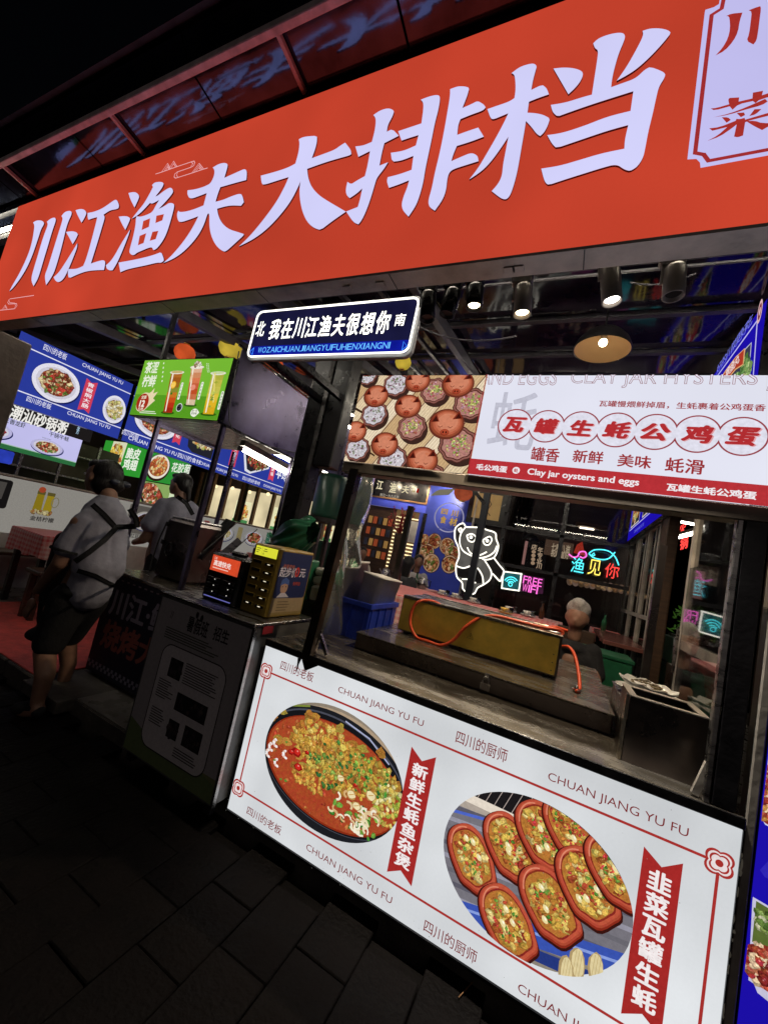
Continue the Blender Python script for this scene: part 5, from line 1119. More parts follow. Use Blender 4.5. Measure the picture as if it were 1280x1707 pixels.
for k_, (x_, y_) in enumerate(((-4.1, 2.2), (-4.1, 4.6))): tube_lamp((x_, y_-.55, ceil_z(y_)-.1), (x_, y_+.55, ceil_z(y_)-.1), ['nearer added tube lamp on the ceiling over the left aisle', 'farther added tube lamp on the ceiling over the left aisle'][k_], 'tube_added')  # two more lamps added to brighten the mat and left hall
# things on the cart
bo = thing('water_boiler', 'tall steel water boiler with a round logo on the dark cart', 'boiler', (-2.6, .62, .85))
MB().box(-2.84, -2.50, .50, .80, .8505, 1.31, ch=.02).build('body', 'steel_dark', bo); MB().box(-2.82, -2.52, .52, .78, 1.3105, 1.33, ch=.006).build('lid', 'steel', bo)
x, z = PY(281, 916, .5).xz; MB().tube([(x+.035*math.cos(t), .497, z+.05*math.sin(t)) for t in [i*.4 for i in range(16)]], .008, 6, True).build('logo', 'black', bo)
x, z = PY(270, 890, .5).xz
for k in range(2): MB().box(-2.83, -2.80, .485, .4995, 1.24-k*.14, 1.275-k*.14, ch=.004).build('knob', 'black', bo)
MB().tube(cat([(-2.86, .52, 1.27), (-2.875, .5, 1.1), (-2.87, .49, .95), (-2.85, .48, .86)], 5), .006, 6).build('cable', 'black', bo)
for i, (a_, b_, w_, h_, m, lab) in enumerate((((345, 935, .55), (418, 872, .75), .16, .012, 'glass', 'clear plastic lid propped upright on the cart beside the boiler'), ((330, 930, .6), (385, 868, .8), .1, .02, 'black_metal', 'black tilted tray behind the clear lid on the cart'), ((352, 940, .5), (400, 900, .6), .05, .01, 'steel', 'narrow bright steel strip leaning before the clear lid'))):
    o = MB().bar(PY(a_[0], a_[1], a_[2]), PY(b_[0], b_[1], b_[2]), w_, h_, up=(0, 1, .3)).build('leaning_lid', m); tag(o, lab, 'lid')
rb = thing('sauce_box', 'small red and white carton behind the power bank stations', 'carton', (-1.75, .42, .915))
MB().box(-1.83, -1.66, .40, .48, .9155, 1.25, ch=.003).build('carton', mat('red_carton', (.20, .03, .03), .5, 0, 9, .4), rb)
a = Art((0, .40, 0), d0=.0006); a.rect(-1.82, 1.21, -1.67, 1.24, 'a89a98'); a.text('火锅', -1.81, 1.14, .04, 'c8a8a0', .02); a.text('底料', -1.81, 1.08, .04, 'c8a8a0', .02); a.build('carton_print', 'print', rb)
# green plastic bag, gathered and crumpled
q = MB(); n, m_ = 40, 16; c0 = PY(492, 896, .55)
for j in range(m_+1):
    t = j/m_; r = .02+.135*math.sin(math.pi*min(1, t*.85+.02))**.8
    for i in range(n):
        a_ = 2*math.pi*i/n; w_ = 1+.11*math.sin(a_*11+t*3)+.08*math.sin(a_*5-t*7)+.05*math.sin(a_*17)
        q.v.append((c0.x-.17+t*.30, c0.y+r*w_*math.cos(a_)*.8, c0.z-.06*math.cos(t*2)+r*w_*math.sin(a_)*.85+.03*t))
q.f = [(j*n+i, j*n+(i+1) % n, (j+1)*n+(i+1) % n, (j+1)*n+i) for j in range(m_) for i in range(n)]
for k in range(9):
    a_ = k*.7; b = Vector((c0.x-.17, c0.y, c0.z-.06)); e = b+Vector((-.05, .03*math.cos(a_), .05*math.sin(a_)+.01)); q.add([b+Vector((0, .012, 0)), b+Vector((0, -.012, 0)), e+Vector((0, -.014, .004)), e+Vector((0, .014, -.004))], [(0, 1, 2, 3)])
gb = thing('plastic_bag', 'green plastic bag tied at its neck behind the mustard power bank station', 'bag', (c0.x, c0.y, c0.z-.15)); q.build('bag_film', 'green_bag', gb, True)
MB().box(c0.x-.15, c0.x+.16, c0.y-.1, c0.y+.12, .915, c0.z-.12, ch=.01).build('bag_load', 'green_bag', gb)
for o_ in (cbn, pb, stn_, rb):
    o_.location = CAM+(Vector(o_.location)-CAM)*.944; o_.scale = (.944, .944, .944)   # sizes settled: the cabinet front stands 9 cm proud of the lightbox
# extra trays right of the bag
for k, (x, y, z, lab) in enumerate(((-1.38, .75, 1.16, 'grey plastic tray on top of the stack left of the steel post'), (-1.38, .75, 1.10, 'second grey plastic tray from the top of that stack'), (-1.38, .75, .99, 'deep pale tray at the bottom of the stack left of the post'))):
    tr = thing('tray', lab, 'tray', (x, y, z)); h = .05 if k < 2 else .1
    MB().box(x-.09, x+.09, y-.14, y+.14, z, z+h, ch=.012).build('tray_body', 'white_plastic', tr)
MB().box(-1.50, -1.27, .58, .94, HF, .9895).build('side_table', 'steel_dark'); tag(bpy.data.objects['side_table'], 'steel side table under the tray stack behind the cabinet', 'table')

# ================================================================ LEFT MENU BOARDS
def board(x, y0, y1, z0, z1, face, name, label, cat='menu board', th=.08, side=1, edge='trim'):
    t = thing(name, label, cat, (x, (y0+y1)/2, z0))
    MB().box(x-th if side > 0 else x+.002, x-.002 if side > 0 else x+th, y0, y1, z0, z1).build('housing', 'black_metal', t)
    MB().add([(x, y0, z0), (x, y1, z0), (x, y1, z1), (x, y0, z1)], [(0, 1, 2, 3) if side > 0 else (3, 2, 1, 0)]).build('panel', face, t)
    a = Art((x, 0, 0), U=(0, side, 0), d0=.0015, step=.0001); return t, a
LX = -5.2
def dishplate(a, cx_, cy_, rx_, ry_, pal, n=150, s_=1, rim='e4e2ee'):
    a.poly(ell(cx_+.006, cy_-.01, rx_*1.03, ry_*1.03, 36), '1c2260'); a.poly(ell(cx_, cy_, rx_, ry_, 36), rim); a.poly(ell(cx_, cy_, rx_*.84, ry_*.82, 36), 'cfcbd8'); a.poly(ell(cx_, cy_, rx_*.70, ry_*.68, 36), '7a4020')
    a.scatter(cx_, cy_, rx_*.66, ry_*.64, n, pal, .010*s_, .022*s_)
FOOD = [['b85a30', 'd8b080', '8a2c1a', 'e8d4a0', '6a3a20', 'c03820', '6a8a3a'], ['e8e0c0', 'd8c880', 'c8b060', 'f0ead0', 'a8b050', 'e0c890'], ['b8482c', '8a2818', 'd88050', 'e0b890', '4e6a2a']]
yb0, yb1 = .15, 1.30; zb0, zb1 = 2.07, 2.79
t, a = board(LX, yb0, yb1, zb0, zb1, 'blue_face', 'blue_menu_board', 'nearest blue dish board on the left, directly beyond the brown pillar')
lw = 'e0e0f4'
def blueboard_art(a, y0, y1, z0, z1, title=True, s_=1):
    a.rect(y0, z0+.135*s_, y1, z0+.147*s_, lw); a.rect(y0, z1-.135*s_, y1, z1-.123*s_, lw)
blueboard_art(a, yb0, yb1, zb0, zb1)
for s_, l_, r_ in (('四川的老板', (212, 187), (336, 209)), (LA, (405, 272), (612, 345)), ('四川的老板', (128, 442), (258, 458)), (LA, (330, 512), (548, 566)), ('四川的厨', (603, 606), (690, 611))): a.fit(s_, z3(*l_), z3(*r_), lw, .01)
p = a.P(112, 638); dishplate(a, .55, 2.43, .22, .20, FOOD[0], 220, 1)
dishplate(a, 1.17, 2.40, .13, .17, FOOD[1], 120, .9)
a.poly([(.80, 2.24), (.86, 2.27), (.92, 2.24), (.92, 2.62), (.86, 2.59), (.80, 2.62)], 'd04058')
for k, ch in enumerate('青椒焖大肠'): a.box_text(ch, .825, 2.535-k*.062, .895, 2.585-k*.062, 'f4e8ee', .02)
for z in (zb0+.141, zb1-.129): a.ring(.22, z, .03, .03, .01, lw, 16)
a.build('printed_film', 'print_lit', t)
segs = [(1.345, 2.72, 'blue dish board second from the pillar in the left row'), (2.74, 4.9, 'farthest blue dish board on the left, its right end behind the column')]
for k, (y0, y1, lab) in enumerate(segs):
    t, a = board(LX, y0, y1, zb0, zb1, 'blue_face', 'blue_menu_board', lab); blueboard_art(a, y0, y1, zb0, zb1)
    x = y0+.06
    if k == 0:
        a.text('CHUAN JIANG YU FU', 1.42, zb0+.04, .055, lw, .012); a.text('四川的食材', 2.14, zb0+.035, .06, lw, .012); dishplate(a, 1.72, 2.44, .30, .2, FOOD[2], 220, 1); a.text('CHUAN', 2.52, zb0+.04, .05, lw, .012)
        a.poly([(2.0, 2.27), (2.06, 2.30), (2.12, 2.27), (2.12, 2.62), (2.0, 2.62)], 'd04058')
        for i, ch in enumerate('爆腰花'): a.box_text(ch, 2.025, 2.53-i*.085, 2.095, 2.60-i*.085, 'f4e8ee', .02)
        a.poly([(2.25, 2.30), (2.34, 2.24), (2.7, 2.24), (2.7, 2.6), (2.2, 2.6)], '24242c'); a.scatter(2.5, 2.45, .2, .1, 140, FOOD[1]+['d88030'], .012, .024)
    else:
        for yy, s_ in ((2.80, 'CHUAN JIANG YU FU'), (3.95, 'CHUAN JIANG YU FU')): a.text(s_, yy, zb0+.04, .05, lw, .012, sx=.8)
        a.text('四川的好食材', 3.42, zb0+.035, .055, lw, .012); a.text('平均每1分', 4.2, 2.36, .13, 'f0f0fa', .03)
        for yy in (3.05, 4.02):
            a.poly([(yy, 2.25), (yy+.07, 2.28), (yy+.14, 2.25), (yy+.14, 2.6), (yy, 2.6)], 'd04058')
            for i, ch in enumerate('全家福'[:3]): a.box_text(ch, yy+.03, 2.52-i*.085, yy+.11, 2.59-i*.085, 'f4e8ee', .02)
        a.poly([(3.3, 2.55), (3.42, 2.26), (3.55, 2.24), (3.98, 2.45), (3.98, 2.55)], 'e0e0ea'); a.poly([(3.34, 2.57), (3.46, 2.30), (3.56, 2.28), (3.95, 2.47), (3.95, 2.57)], '22222a'); a.scatter(3.66, 2.47, .22, .12, 160, FOOD[2], .012, .026)
    a.build('printed_film', 'print_lit', t)
# black calligraphy sign and the pale menu under it
X2 = -6.0
t, a = board(X2, -.35, 1.42, 2.005, 2.30, emis('black_sign_face', (.012, .010, .010), 1, samp='NONE'), 'black_sign', 'black sign with white brush characters under the nearest blue board', 'sign')
a.fit('潮汕砂锅粥', z3(40, 525), z3(345, 548), 'f0eee8', .022, .1); a.build('white_characters', 'print_lit', t); a = Art((X2, 0, 0), U=(0, 1, 0), d0=.002); a.fit('粥', z3(375, 603), z3(400, 565), 'a8c8e0', .01); a.build('blue_character', 'print_lit', t)
t, a = board(X2, -.2, 1.33, 1.637, 2.003, 'menu_white', 'pale_menu_board', 'pale lilac menu board with crayfish and frog dishes and green lower edge', th=.06)
a.rect(-.2, 1.637, 1.33, 1.69, '2c6a3c'); a.rect(-.2, 1.69, 1.33, 1.70, 'a0c0a8'); a.fit('三香龙虾', z3(18, 546), z3(130, 553), '20301e', .012); a.fit('干锅牛蛙', z3(240, 614), z3(345, 622), '20301e', .012)
dishplate(a, .42, 1.82, .20, .10, ['9c2030', 'b8283c', '701020', 'c84858'], 130, .8, 'b8b4dc'); dishplate(a, .98, 1.79, .17, .09, FOOD[0], 120, .7, 'b8b4dc'); a.text('CHAO SHAN', .9, 1.885, .012, '40503e'); a.build('printed_film', 'print_lit', t)
# long poster counter
lc = thing('poster_counter', 'long white counter faced with faded drink and dish posters behind the tables', 'counter', (-5.7, 2.5, HF))
MB().box(-6.3, -5.63, -.6, 5.6, HF, 1.345).build('body', 'white_plastic', lc); MB().box(-6.32, -5.60, -.62, 5.62, 1.3455, 1.365, ch=.004).build('top', 'trim', lc)
a = Art((-5.63, 0, 0), U=(0, 1, 0), d0=.0015, step=.0001)
a.rect(-.6, .72, 5.58, 1.335, 'a8a49c')
a.poly(rrect(.18, .62, .98, 1.30, .03), '1c1a1a'); a.poly([(.36, 1.27), (.40, 1.05), (.47, 1.05), (.50, 1.27)], '6a6662'); a.poly([(.50, 1.27), (.50, 1.08), (.56, 1.08), (.57, 1.27)], '56524e')
a.text('果汁', .22, .93, .045, '3a3634', .02)
for cx_, c in ((.90, 'a08a20'), (1.00, 'b09824')): a.poly([(cx_-.045, 1.0), (cx_+.045, 1.0), (cx_+.035, 1.24), (cx_-.035, 1.24)], c); a.poly([(cx_-.04, 1.21), (cx_+.04, 1.21), (cx_+.04, 1.25), (cx_-.04, 1.25)], '6a6030')
a.ring(1.06, 1.14, .035, .06, .01, '8a8468'); a.poly(ell(.90, 1.265, .035, .035, 20), 'b85030'); a.scatter(.95, 1.0, .10, .02, 24, ['c8a850', 'a87038', 'd8c890'], .012, .02)
a.text('金桔柠檬', .86, .90, .045, '3a3634', .02)
a.rect(1.66, .86, 1.80, 1.30, '7c9a90'); a.rect(1.95, .90, 2.45, 1.31, '6a645e'); dishplate(a, 2.22, 1.10, .18, .14, ['2a1a16', '4a3020', '181210'], 60, 1, 'c0bcb4'); a.text('红豆糯米', 2.06, .84, .05, '3a3634', .02)
for k, y in enumerate((2.9, 3.7, 4.5)): dishplate(a, y, 1.12, .26, .15, FOOD[k], 90, 1.2, 'b0aca4'); a.poly(rrect(y+.34, y+.46, .92, 1.28, .02), ['8a3830', 'a09060', '40705a'][k])
a.build('printed_film', 'print_glow', lc)  # poster print given its own glow so the counter reads bright
# green boards facing the street further back
GY = 3.5
for k, (X0, X1, Z0, Z1, lab) in enumerate(((-9.55, -8.05, 1.82, 2.52, 'green dish board with fried snacks, left of the two behind the waitress'), (-8.03, -6.7, 1.80, 2.38, 'green dish board with a bowl of fish maw soup, right of the two'), (-8.0, -6.75, 1.20, 1.78, 'lower green dish board with a black pan behind the second waitress'))):
    t = thing('green_menu_board', lab, 'menu board', ((X0+X1)/2, GY, Z0)); MB().box(X0, X1, GY+.002, GY+.06, Z0, Z1).build('housing', 'black_metal', t)
    MB().add([(X0, GY, Z0), (X1, GY, Z0), (X1, GY, Z1), (X0, GY, Z1)], [(0, 1, 2, 3)]).build('panel', emis('green_face_far%d' % k, ['2f9630', '2f9236', '8aa860'][k], .95, .1, 2, 'NONE'), t)
    a = Art((0, GY, 0), d0=.0015, step=.0001); xm, zm = (X0+X1)/2, (Z0+Z1)/2
    if k == 0:
        a.poly([(X0+.25, Z0), (X0+.75, Z0), (X0+.8, Z1), (X0+.3, Z1)], 'd8d8b8'); a.scatter(X0+.5, zm, .22, .3, 150, ['e8c840', 'd89a28', 'f0e090', 'a85a20'], .02, .045); a.text('脆皮', X0+.85, zm+.04, .18, 'e8f0e0', .03); a.text('鸡翅', X0+.85, zm-.2, .18, 'e8f0e0', .03)
    elif k == 1:
        a.poly(ell(xm-.2, zm, .36, .28, 30), '2a1a14'); a.poly(ell(xm-.2, zm+.02, .33, .25, 30), 'e8e0d0'); a.poly(ell(xm-.2, zm+.02, .28, .2, 30), 'a85020'); a.scatter(xm-.2, zm+.03, .25, .17, 130, ['d87a30', 'e8b050', 'c05820', 'f0d090', 'b84820'], .02, .04); a.text('花胶菌', xm+.2, zm-.02, .15, 'e8f0e0', .02, sx=.9)
    else:
        a.rect(X0, Z0, X1, Z0+.08, '3c8a3c'); a.poly(ell(xm-.15, zm, .42, .24, 30, -.4), '1c1a1c'); a.poly(ell(xm-.15, zm+.03, .38, .20, 30, -.4), '7a3418'); a.scatter(xm-.15, zm+.03, .35, .18, 150, FOOD[2]+['e8c8b0'], .02, .042, -.4); a.rect(xm+.35, Z0+.1, X1-.05, Z1-.05, 'd0e0b8')
    a.build('printed_film', 'print_lit', t)
# lit shop at the back left: warm self-glowing wall, dark columns, poster
bs = thing('lit_shop', 'warmly lit shop front with brown mullions and a food poster at the back', 'shop front', (-6.6, 6.6, HF))
MB().box(-10.5, -3.6, 7.4, 7.45, .9, 2.35).build('glowing_wall', emis('glowing_shop_wall', (.78, .66, .40), 1, .4, 1.2), bs)  # the wall itself glows so the shop looks lit
MB().box(-10.5, -3.6, 6.55, 6.7, HF, 1.35).build('sill_wall', mat('green_sill', (.03, .09, .07), .6), bs)
for k in range(12):
    x = -10.2+k*.58; MB().box(x, x+.07, 6.6, 6.7, 1.36, 2.6, ch=.004).build('mullion', 'wood', bs)
    if k % 3 == 0: MB().box(x+.08, x+.20, 6.68, 6.7, 1.36, 2.6).build('mullion', mat('olive_panel', (.12, .12, .07), .6) if k == 0 else bpy.data.materials['olive_panel'], bs)
for k in range(4):
    a = Art((0, 7.38, 0), d0=.002, step=.0002); x = -9.3+k*1.5; a.rect(x, 1.35, x+.62, 2.0, 'e8e4b8'); a.rect(x, 1.35, x+.62, 1.44, '4c8a50'); a.scatter(x+.34, 1.66, .2, .2, 70, ['e8b040', 'd87830', 'f0d880', 'c04828'], .03, .06); a.build('wall_poster', 'print_lit', bs)
for k in range(9): x = -10+k*.7; MB().ball((x, 7.1, 2.28+.03*(k % 2)), .05, 10, 8).build('ceiling_bulb', 'shelf_light', bs)
# kitchen behind the left counter
kt = thing('kitchen_shelf', 'dim kitchen shelving with a blue box behind the poster counter', 'shelf', (-8.4, 1.6, HF))
MB().box(-8.6, -8.55, -1.2, 3.3, HF, 2.2).build('back_panel', mat('olive_wall', (.16, .14, .10), .6, 0, 2, .4), kt)
for k in range(7): MB().box(-8.2, -8.16, -.6+k*.55, -.56+k*.55, HF, 2.2).build('upright', 'steel', kt)
for z in (1.2, 1.5, 1.9): MB().box(-8.5, -8.15, -1, 3.2, z, z+.03).build('shelf_board', 'steel', kt)
bb = MB().box(-8.3, -7.95, .85, 1.45, 1.50, 1.70, ch=.02).build('storage_box', emis('blue_lit_box', (.03, .06, .55), .9, .3, 8, 'NONE')); tag(bb, 'glowing blue plastic box on the kitchen shelf under the pale menu', 'box')
# lanterns
def lantern(c, r, m, lab, cat_='lantern'):
    t = thing('lantern', lab, cat_, (c[0], c[1], c[2]-r)); q = MB(); n = 32; prof = [(r*.3, -r*.85), (r*.75, -r*.62), (r, -r*.15), (r, r*.15), (r*.75, r*.62), (r*.3, r*.85)]
    vs = []
    for rr_, h in prof:
        for k in range(n): w_ = 1-.06*(k % 2); vs.append((c[0]+rr_*w_*math.cos(2*math.pi*k/n), c[1]+rr_*w_*math.sin(2*math.pi*k/n), c[2]+h))
    q.add(vs, [(i*n+k, i*n+(k+1) % n, (i+1)*n+(k+1) % n, (i+1)*n+k) for i in range(5) for k in range(n)]).build('lantern_skin', m, t)
    MB().lathe([(0, r*.84), (r*.32, r*.84), (r*.32, r*.95), (0, r*.95)], c, 16).build('lantern_cap', 'gold', t); MB().lathe([(0, -r*.95), (r*.32, -r*.95), (r*.32, -r*.84), (0, -r*.84)], c, 16).build('lantern_cap', 'gold', t)
    MB().tube([(c[0], c[1], c[2]+r*.95), (c[0], c[1], ceil_z(c[1]))], .004, 5).build('cord', 'black', t)
lo = emis('orange_lantern_skin', (.55, .08, .02), 1, .4, 7); ly = emis('yellow_lantern_skin', (.50, .36, .04), 1, .4, 7)
lantern(PY(308, 588, 1.0), .105, lo, 'orange ribbed lantern above the middle of the green drinks sign'); lantern(PY(385, 580, 1.0), .115, ly, 'yellow ribbed lantern above the right end of the green drinks sign')
lantern(PY(455, 606, 1.2), .10, lo, 'orange lantern under the left half of the neon street sign'); lantern(PY(500, 655, 2.4), .11, lo, 'small orange lantern beside the purple canopy, lowest of the orange ones'); lantern(PY(672, 604, 1.3), .07, ly, 'small yellow lantern above the clay jar photo')
# tables with checked cloths, left
def check(name, c1, c2, sc):
    m = bpy.data.materials.new(name); m.use_nodes = True; t = m.node_tree; n = t.nodes; L = t.links.new; b = n['Principled BSDF']; b.inputs['Roughness'].default_value = .6
    tc = n.new('ShaderNodeTexCoord'); sp = n.new('ShaderNodeSeparateXYZ'); L(tc.outputs['Object'], sp.inputs[0]); outs = []
    for ax in ('X', 'Y', 'Z'):
        mu = n.new('ShaderNodeMath'); mu.operation = 'MULTIPLY'; mu.inputs[1].default_value = sc; L(sp.outputs[ax], mu.inputs[0]); fr = n.new('ShaderNodeMath'); fr.operation = 'FRACT'; L(mu.outputs[0], fr.inputs[0])
        g = n.new('ShaderNodeMath'); g.operation = 'GREATER_THAN'; g.inputs[1].default_value = .5; L(fr.outputs[0], g.inputs[0]); outs.append(g)
    ad = n.new('ShaderNodeMath'); ad.operation = 'ADD'; L(outs[0].outputs[0], ad.inputs[0]); L(outs[1].outputs[0], ad.inputs[1]); a2 = n.new('ShaderNodeMath'); a2.operation = 'ADD'; L(ad.outputs[0], a2.inputs[0]); L(outs[2].outputs[0], a2.inputs[1])
    dv = n.new('ShaderNodeMath'); dv.operation = 'DIVIDE'; dv.inputs[1].default_value = 3; L(a2.outputs[0], dv.inputs[0]); mx = n.new('ShaderNodeMix'); mx.data_type = 'RGBA'; mx.inputs[6].default_value = (*c1, 1); mx.inputs[7].default_value = (*c2, 1); L(dv.outputs[0], mx.inputs[0]); L(mx.outputs[2], b.inputs['Base Color']); return m
M['check'] = check('red_checked_cloth', (.72, .50, .46), (.62, .06, .07), 22)
def cloth(x0, x1, y0, y1, z, drop, parent):
    q = MB(); n = 14; pts = []
    for (ax, ay), (bx, by) in (((x0, y0), (x1, y0)), ((x1, y0), (x1, y1)), ((x1, y1), (x0, y1)), ((x0, y1), (x0, y0))):
        for k in range(n): pts.append((ax+(bx-ax)*k/n, ay+(by-ay)*k/n))
    cx_, cy_ = (x0+x1)/2, (y0+y1)/2; m_ = len(pts)
    rows = [[(x, y, z) for x, y in pts], [(x+(x-cx_)*.02, y+(y-cy_)*.02, z-.01) for x, y in pts], [(x+(x-cx_)*(.03+.03*math.sin(i*1.7)), y+(y-cy_)*(.03+.03*math.sin(i*1.7)), z-drop-.015*math.sin(i*.9)) for i, (x, y) in enumerate(pts)]]
    q.add([p for r in rows for p in r], [tuple(range(m_))]+[(j*m_+i, (j+1)*m_+i, (j+1)*m_+(i+1) % m_, j*m_+(i+1) % m_) for j in (0, 1) for i in range(m_)]); return q.build('tablecloth', 'check', parent)
def table(x0, x1, y0, y1, z, lab, drop=.22, grp=None):
    t = thing('dining_table', lab, 'table', ((x0+x1)/2, (y0+y1)/2, HF)); MB().box(x0, x1, y0, y1, z-.04, z-.006).build('tabletop', 'wood_dark', t); cloth(x0-.01, x1+.01, y0-.01, y1+.01, z, drop, t)
    for x in (x0+.06, x1-.06):
        for y in (y0+.06, y1-.06): MB().box(x-.025, x+.025, y-.025, y+.025, HF+.008, z-.041).build('leg', 'black_metal', t)
    return t
table(-5.15, -4.55, .55, 1.35, .86, 'checked cloth table just left of the nearer waitress, before the juice poster')
table(-5.3, -4.6, 2.3, 3.3, .86, 'checked cloth table between the two waitresses'); table(-5.3, -4.5, 4.1, 5.1, .86, 'checked cloth table far down the left aisle')
def bench(x0, x1, y0, y1, lab):
    t = thing('bench', lab, 'bench', ((x0+x1)/2, (y0+y1)/2, HF)); MB().box(x0, x1, y0, y1, .52, .56, ch=.008).build('seat', 'wood_dark', t)
    for x in (x0+.05, x1-.05):
        for y in (y0+.05, y1-.05): MB().box(x-.02, x+.02, y-.02, y+.02, HF+.009, .519).build('leg', 'wood_dark', t)
bench(-4.5, -4.25, .45, 1.25, 'dark wooden bench in front of the leftmost checked table'); bench(-5.58, -5.3, .5, 1.2, 'dark wooden bench behind the leftmost checked table'); bench(-4.5, -4.25, 2.3, 3.2, 'dark bench before the checked table between the waitresses')
# ================================================================ BACK OF THE HALL
BY = 5.4
def bx(px_, py_, y=BY): return PY(px_, py_, y)
def rectpx(L_, T_, R_, B_, y):
    """plane rectangle from pixel corners: left-top and right-bottom"""
    p, q = PY(*L_, y), PY(*R_, y); return p.x, q.x, q.z, p.z
# name board
a0, a1 = PY(598, 790, BY), PY(712, 842, BY); zt_ = PY(712.5, 806, BY).z
nbd = thing('name_board', 'black name board with gold brush characters over the lit doorway', 'sign', (a0.x, BY, a1.z))
MB().box(a0.x, a1.x, BY-.03, BY+.05, a1.z, zt_, ch=.006).build('board', 'black', nbd)
for (X0, X1, Z0, Z1) in ((a0.x, a1.x, a1.z, a1.z+.03), (a0.x, a1.x, zt_-.03, zt_), (a0.x, a0.x+.03, a1.z+.03, zt_-.03), (a1.x-.03, a1.x, a1.z+.03, zt_-.03)): MB().box(X0, X1, BY-.04, BY-.031, Z0, Z1).build('frame', 'wood', nbd)
a = Art((0, BY-.031, 0), d0=.002, step=.0002); Z1_ = ((540, 760), 4.923)
g1 = lambda x, y: zp(Z1_, x, y)
a.fit('川', g1(375, 305), g1(400, 235), 'e8d8a0', .02); a.fit('江', g1(425, 272), g1(492, 205), 'f4e8c0', .02); a.fit('渔', g1(530, 300), g1(605, 225), 'f4e8c0', .02); a.fit('夫', g1(635, 303), g1(705, 245), 'f4e8c0', .02)
a.fit('创立一九九五年', g1(458, 328), g1(618, 326), 'c8c0b0', .01); a.fit('四川', g1(722, 270), g1(752, 245), 'c8b880', .01); a.fit('美食', g1(722, 296), g1(752, 272), 'c8b880', .01); p = a.P(*g1(770, 285)); a.rect(p[0]-.02, p[1]-.04, p[0]+.02, p[1]+.04, '9c2018')
nbm = printmat('glowing_gold_print', .9); a.build('gold_characters', nbm, nbd)  # gold characters given a glow of their own
# small spots over the board and mural
def mini_spot(c, tgt, lab, power=0, col=(1, .85, .6)):
    t = thing('wall_spotlight', lab, 'spotlight', tuple(c)); d = (Vector(tgt)-Vector(c)).normalized(); c = Vector(c)
    MB().bar(c+Vector((0, .12, .12)), c, .015).build('arm', 'white_plastic', t); MB().lathe([(0, 0), (.035, 0), (.04, .10), (0, .10)], c-d*.02, 14, d).build('lamp_body', 'white_plastic', t)
    MB().lathe([(0, .0), (.03, .0)], c+d*.083, 14, d).build('lens', 'bulb_warm', t)
    if power:
        l = bpy.data.lights.new('spot_light', 'SPOT'); l.energy = power; l.color = col; l.spot_size = R(95); l.spot_blend = .6; l.shadow_soft_size = .03
        o = bpy.data.objects.new('spot_light', l); COL.objects.link(o); o.parent = t; o.location = d*.12; o.rotation_euler = d.to_track_quat('-Z', 'Y').to_euler()
    return t
sp_ = [((655, 796), (655, 815), 'leftmost small white spotlight above the black name board'), ((679, 799), (680, 820), 'middle small white spotlight above the black name board'), ((709, 802), (700, 825), 'right small white spotlight at the corner of the black name board')]
for (p, q_, lab) in sp_: mini_spot(PY(*p, BY-.35), PY(*q_, BY), lab, 20)
mini_spot(PY(760, 810, BY-.5), PY(745, 835, BY), 'small white spotlight over the blue mural with the round logo', 60)
# doorway with lit shelves
dz_ = a1.z; dx_0, dx_1 = PY(598, 900, BY).x, PY(708, 860, BY).x
dw = thing('doorway', 'open doorway with blue lintel and warm lit shelves inside', 'doorway', ((dx_0+dx_1)/2, BY, HF))
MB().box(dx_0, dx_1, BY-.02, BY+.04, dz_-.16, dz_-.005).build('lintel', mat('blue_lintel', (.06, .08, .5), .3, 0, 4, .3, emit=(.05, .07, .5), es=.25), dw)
MB().box(dx_1-.02, dx_1+.05, BY-.03, BY+.05, HF, dz_-.165).build('door_jamb', 'black_metal', dw); MB().box(dx_0-.05, dx_0+.02, BY-.03, BY+.05, HF, dz_-.165).build('door_jamb', 'wood_dark', dw)
xm0, xm1 = PY(655, 880, BY).x, dx_1-.03
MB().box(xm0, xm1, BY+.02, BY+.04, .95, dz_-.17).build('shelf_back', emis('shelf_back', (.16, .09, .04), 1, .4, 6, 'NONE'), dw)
nsh = 17
for k in range(nsh):
    z = 1.0+(dz_-1.25)*k/nsh; MB().box(xm0+.02, xm1-.02, BY-.005, BY+.015, z, z+.022).build('lit_shelf', 'shelf_light', dw)
    if k % 2 == 0:
        for j in range(4): x = xm0+.05+random.random()*(xm1-xm0-.15); MB().box(x, x+.03, BY-.02, BY-.006, z+.024, z+.07).build('bottle', mat('dark_bottle', (.10, .04, .02), .3) if 'dark_bottle' not in bpy.data.materials else bpy.data.materials['dark_bottle'], dw)
MB().box(xm0+.26, xm1-.06, BY-.03, BY-.02, dz_-.75, dz_-.35).build('paper_notice', 'shirt_white', dw)
MB().box(dx_0+.05, xm0, BY+.02, BY+.04, .95, dz_-.17).build('inner_wall', 'wood_dark', dw)
for j in range(4):
    for k in range(5):
        x = dx_0+.12+k*.11; z = 1.25+j*.22; MB().box(x, x+.075, BY-.01, BY+.01, z, z+.14).build('menu_tag', [mat('tag_amber', (.35, .2, .06), .6, emit=(.5, .28, .08), es=.35), mat('tag_red', (.3, .05, .02), .6, emit=(.5, .1, .03), es=.3), mat('tag_dark', (.05, .06, .10), .6)][(j+k) % 3] if 'tag_dark' not in bpy.data.materials else bpy.data.materials[['tag_amber', 'tag_red', 'tag_dark'][(j*2+k) % 3]], dw)
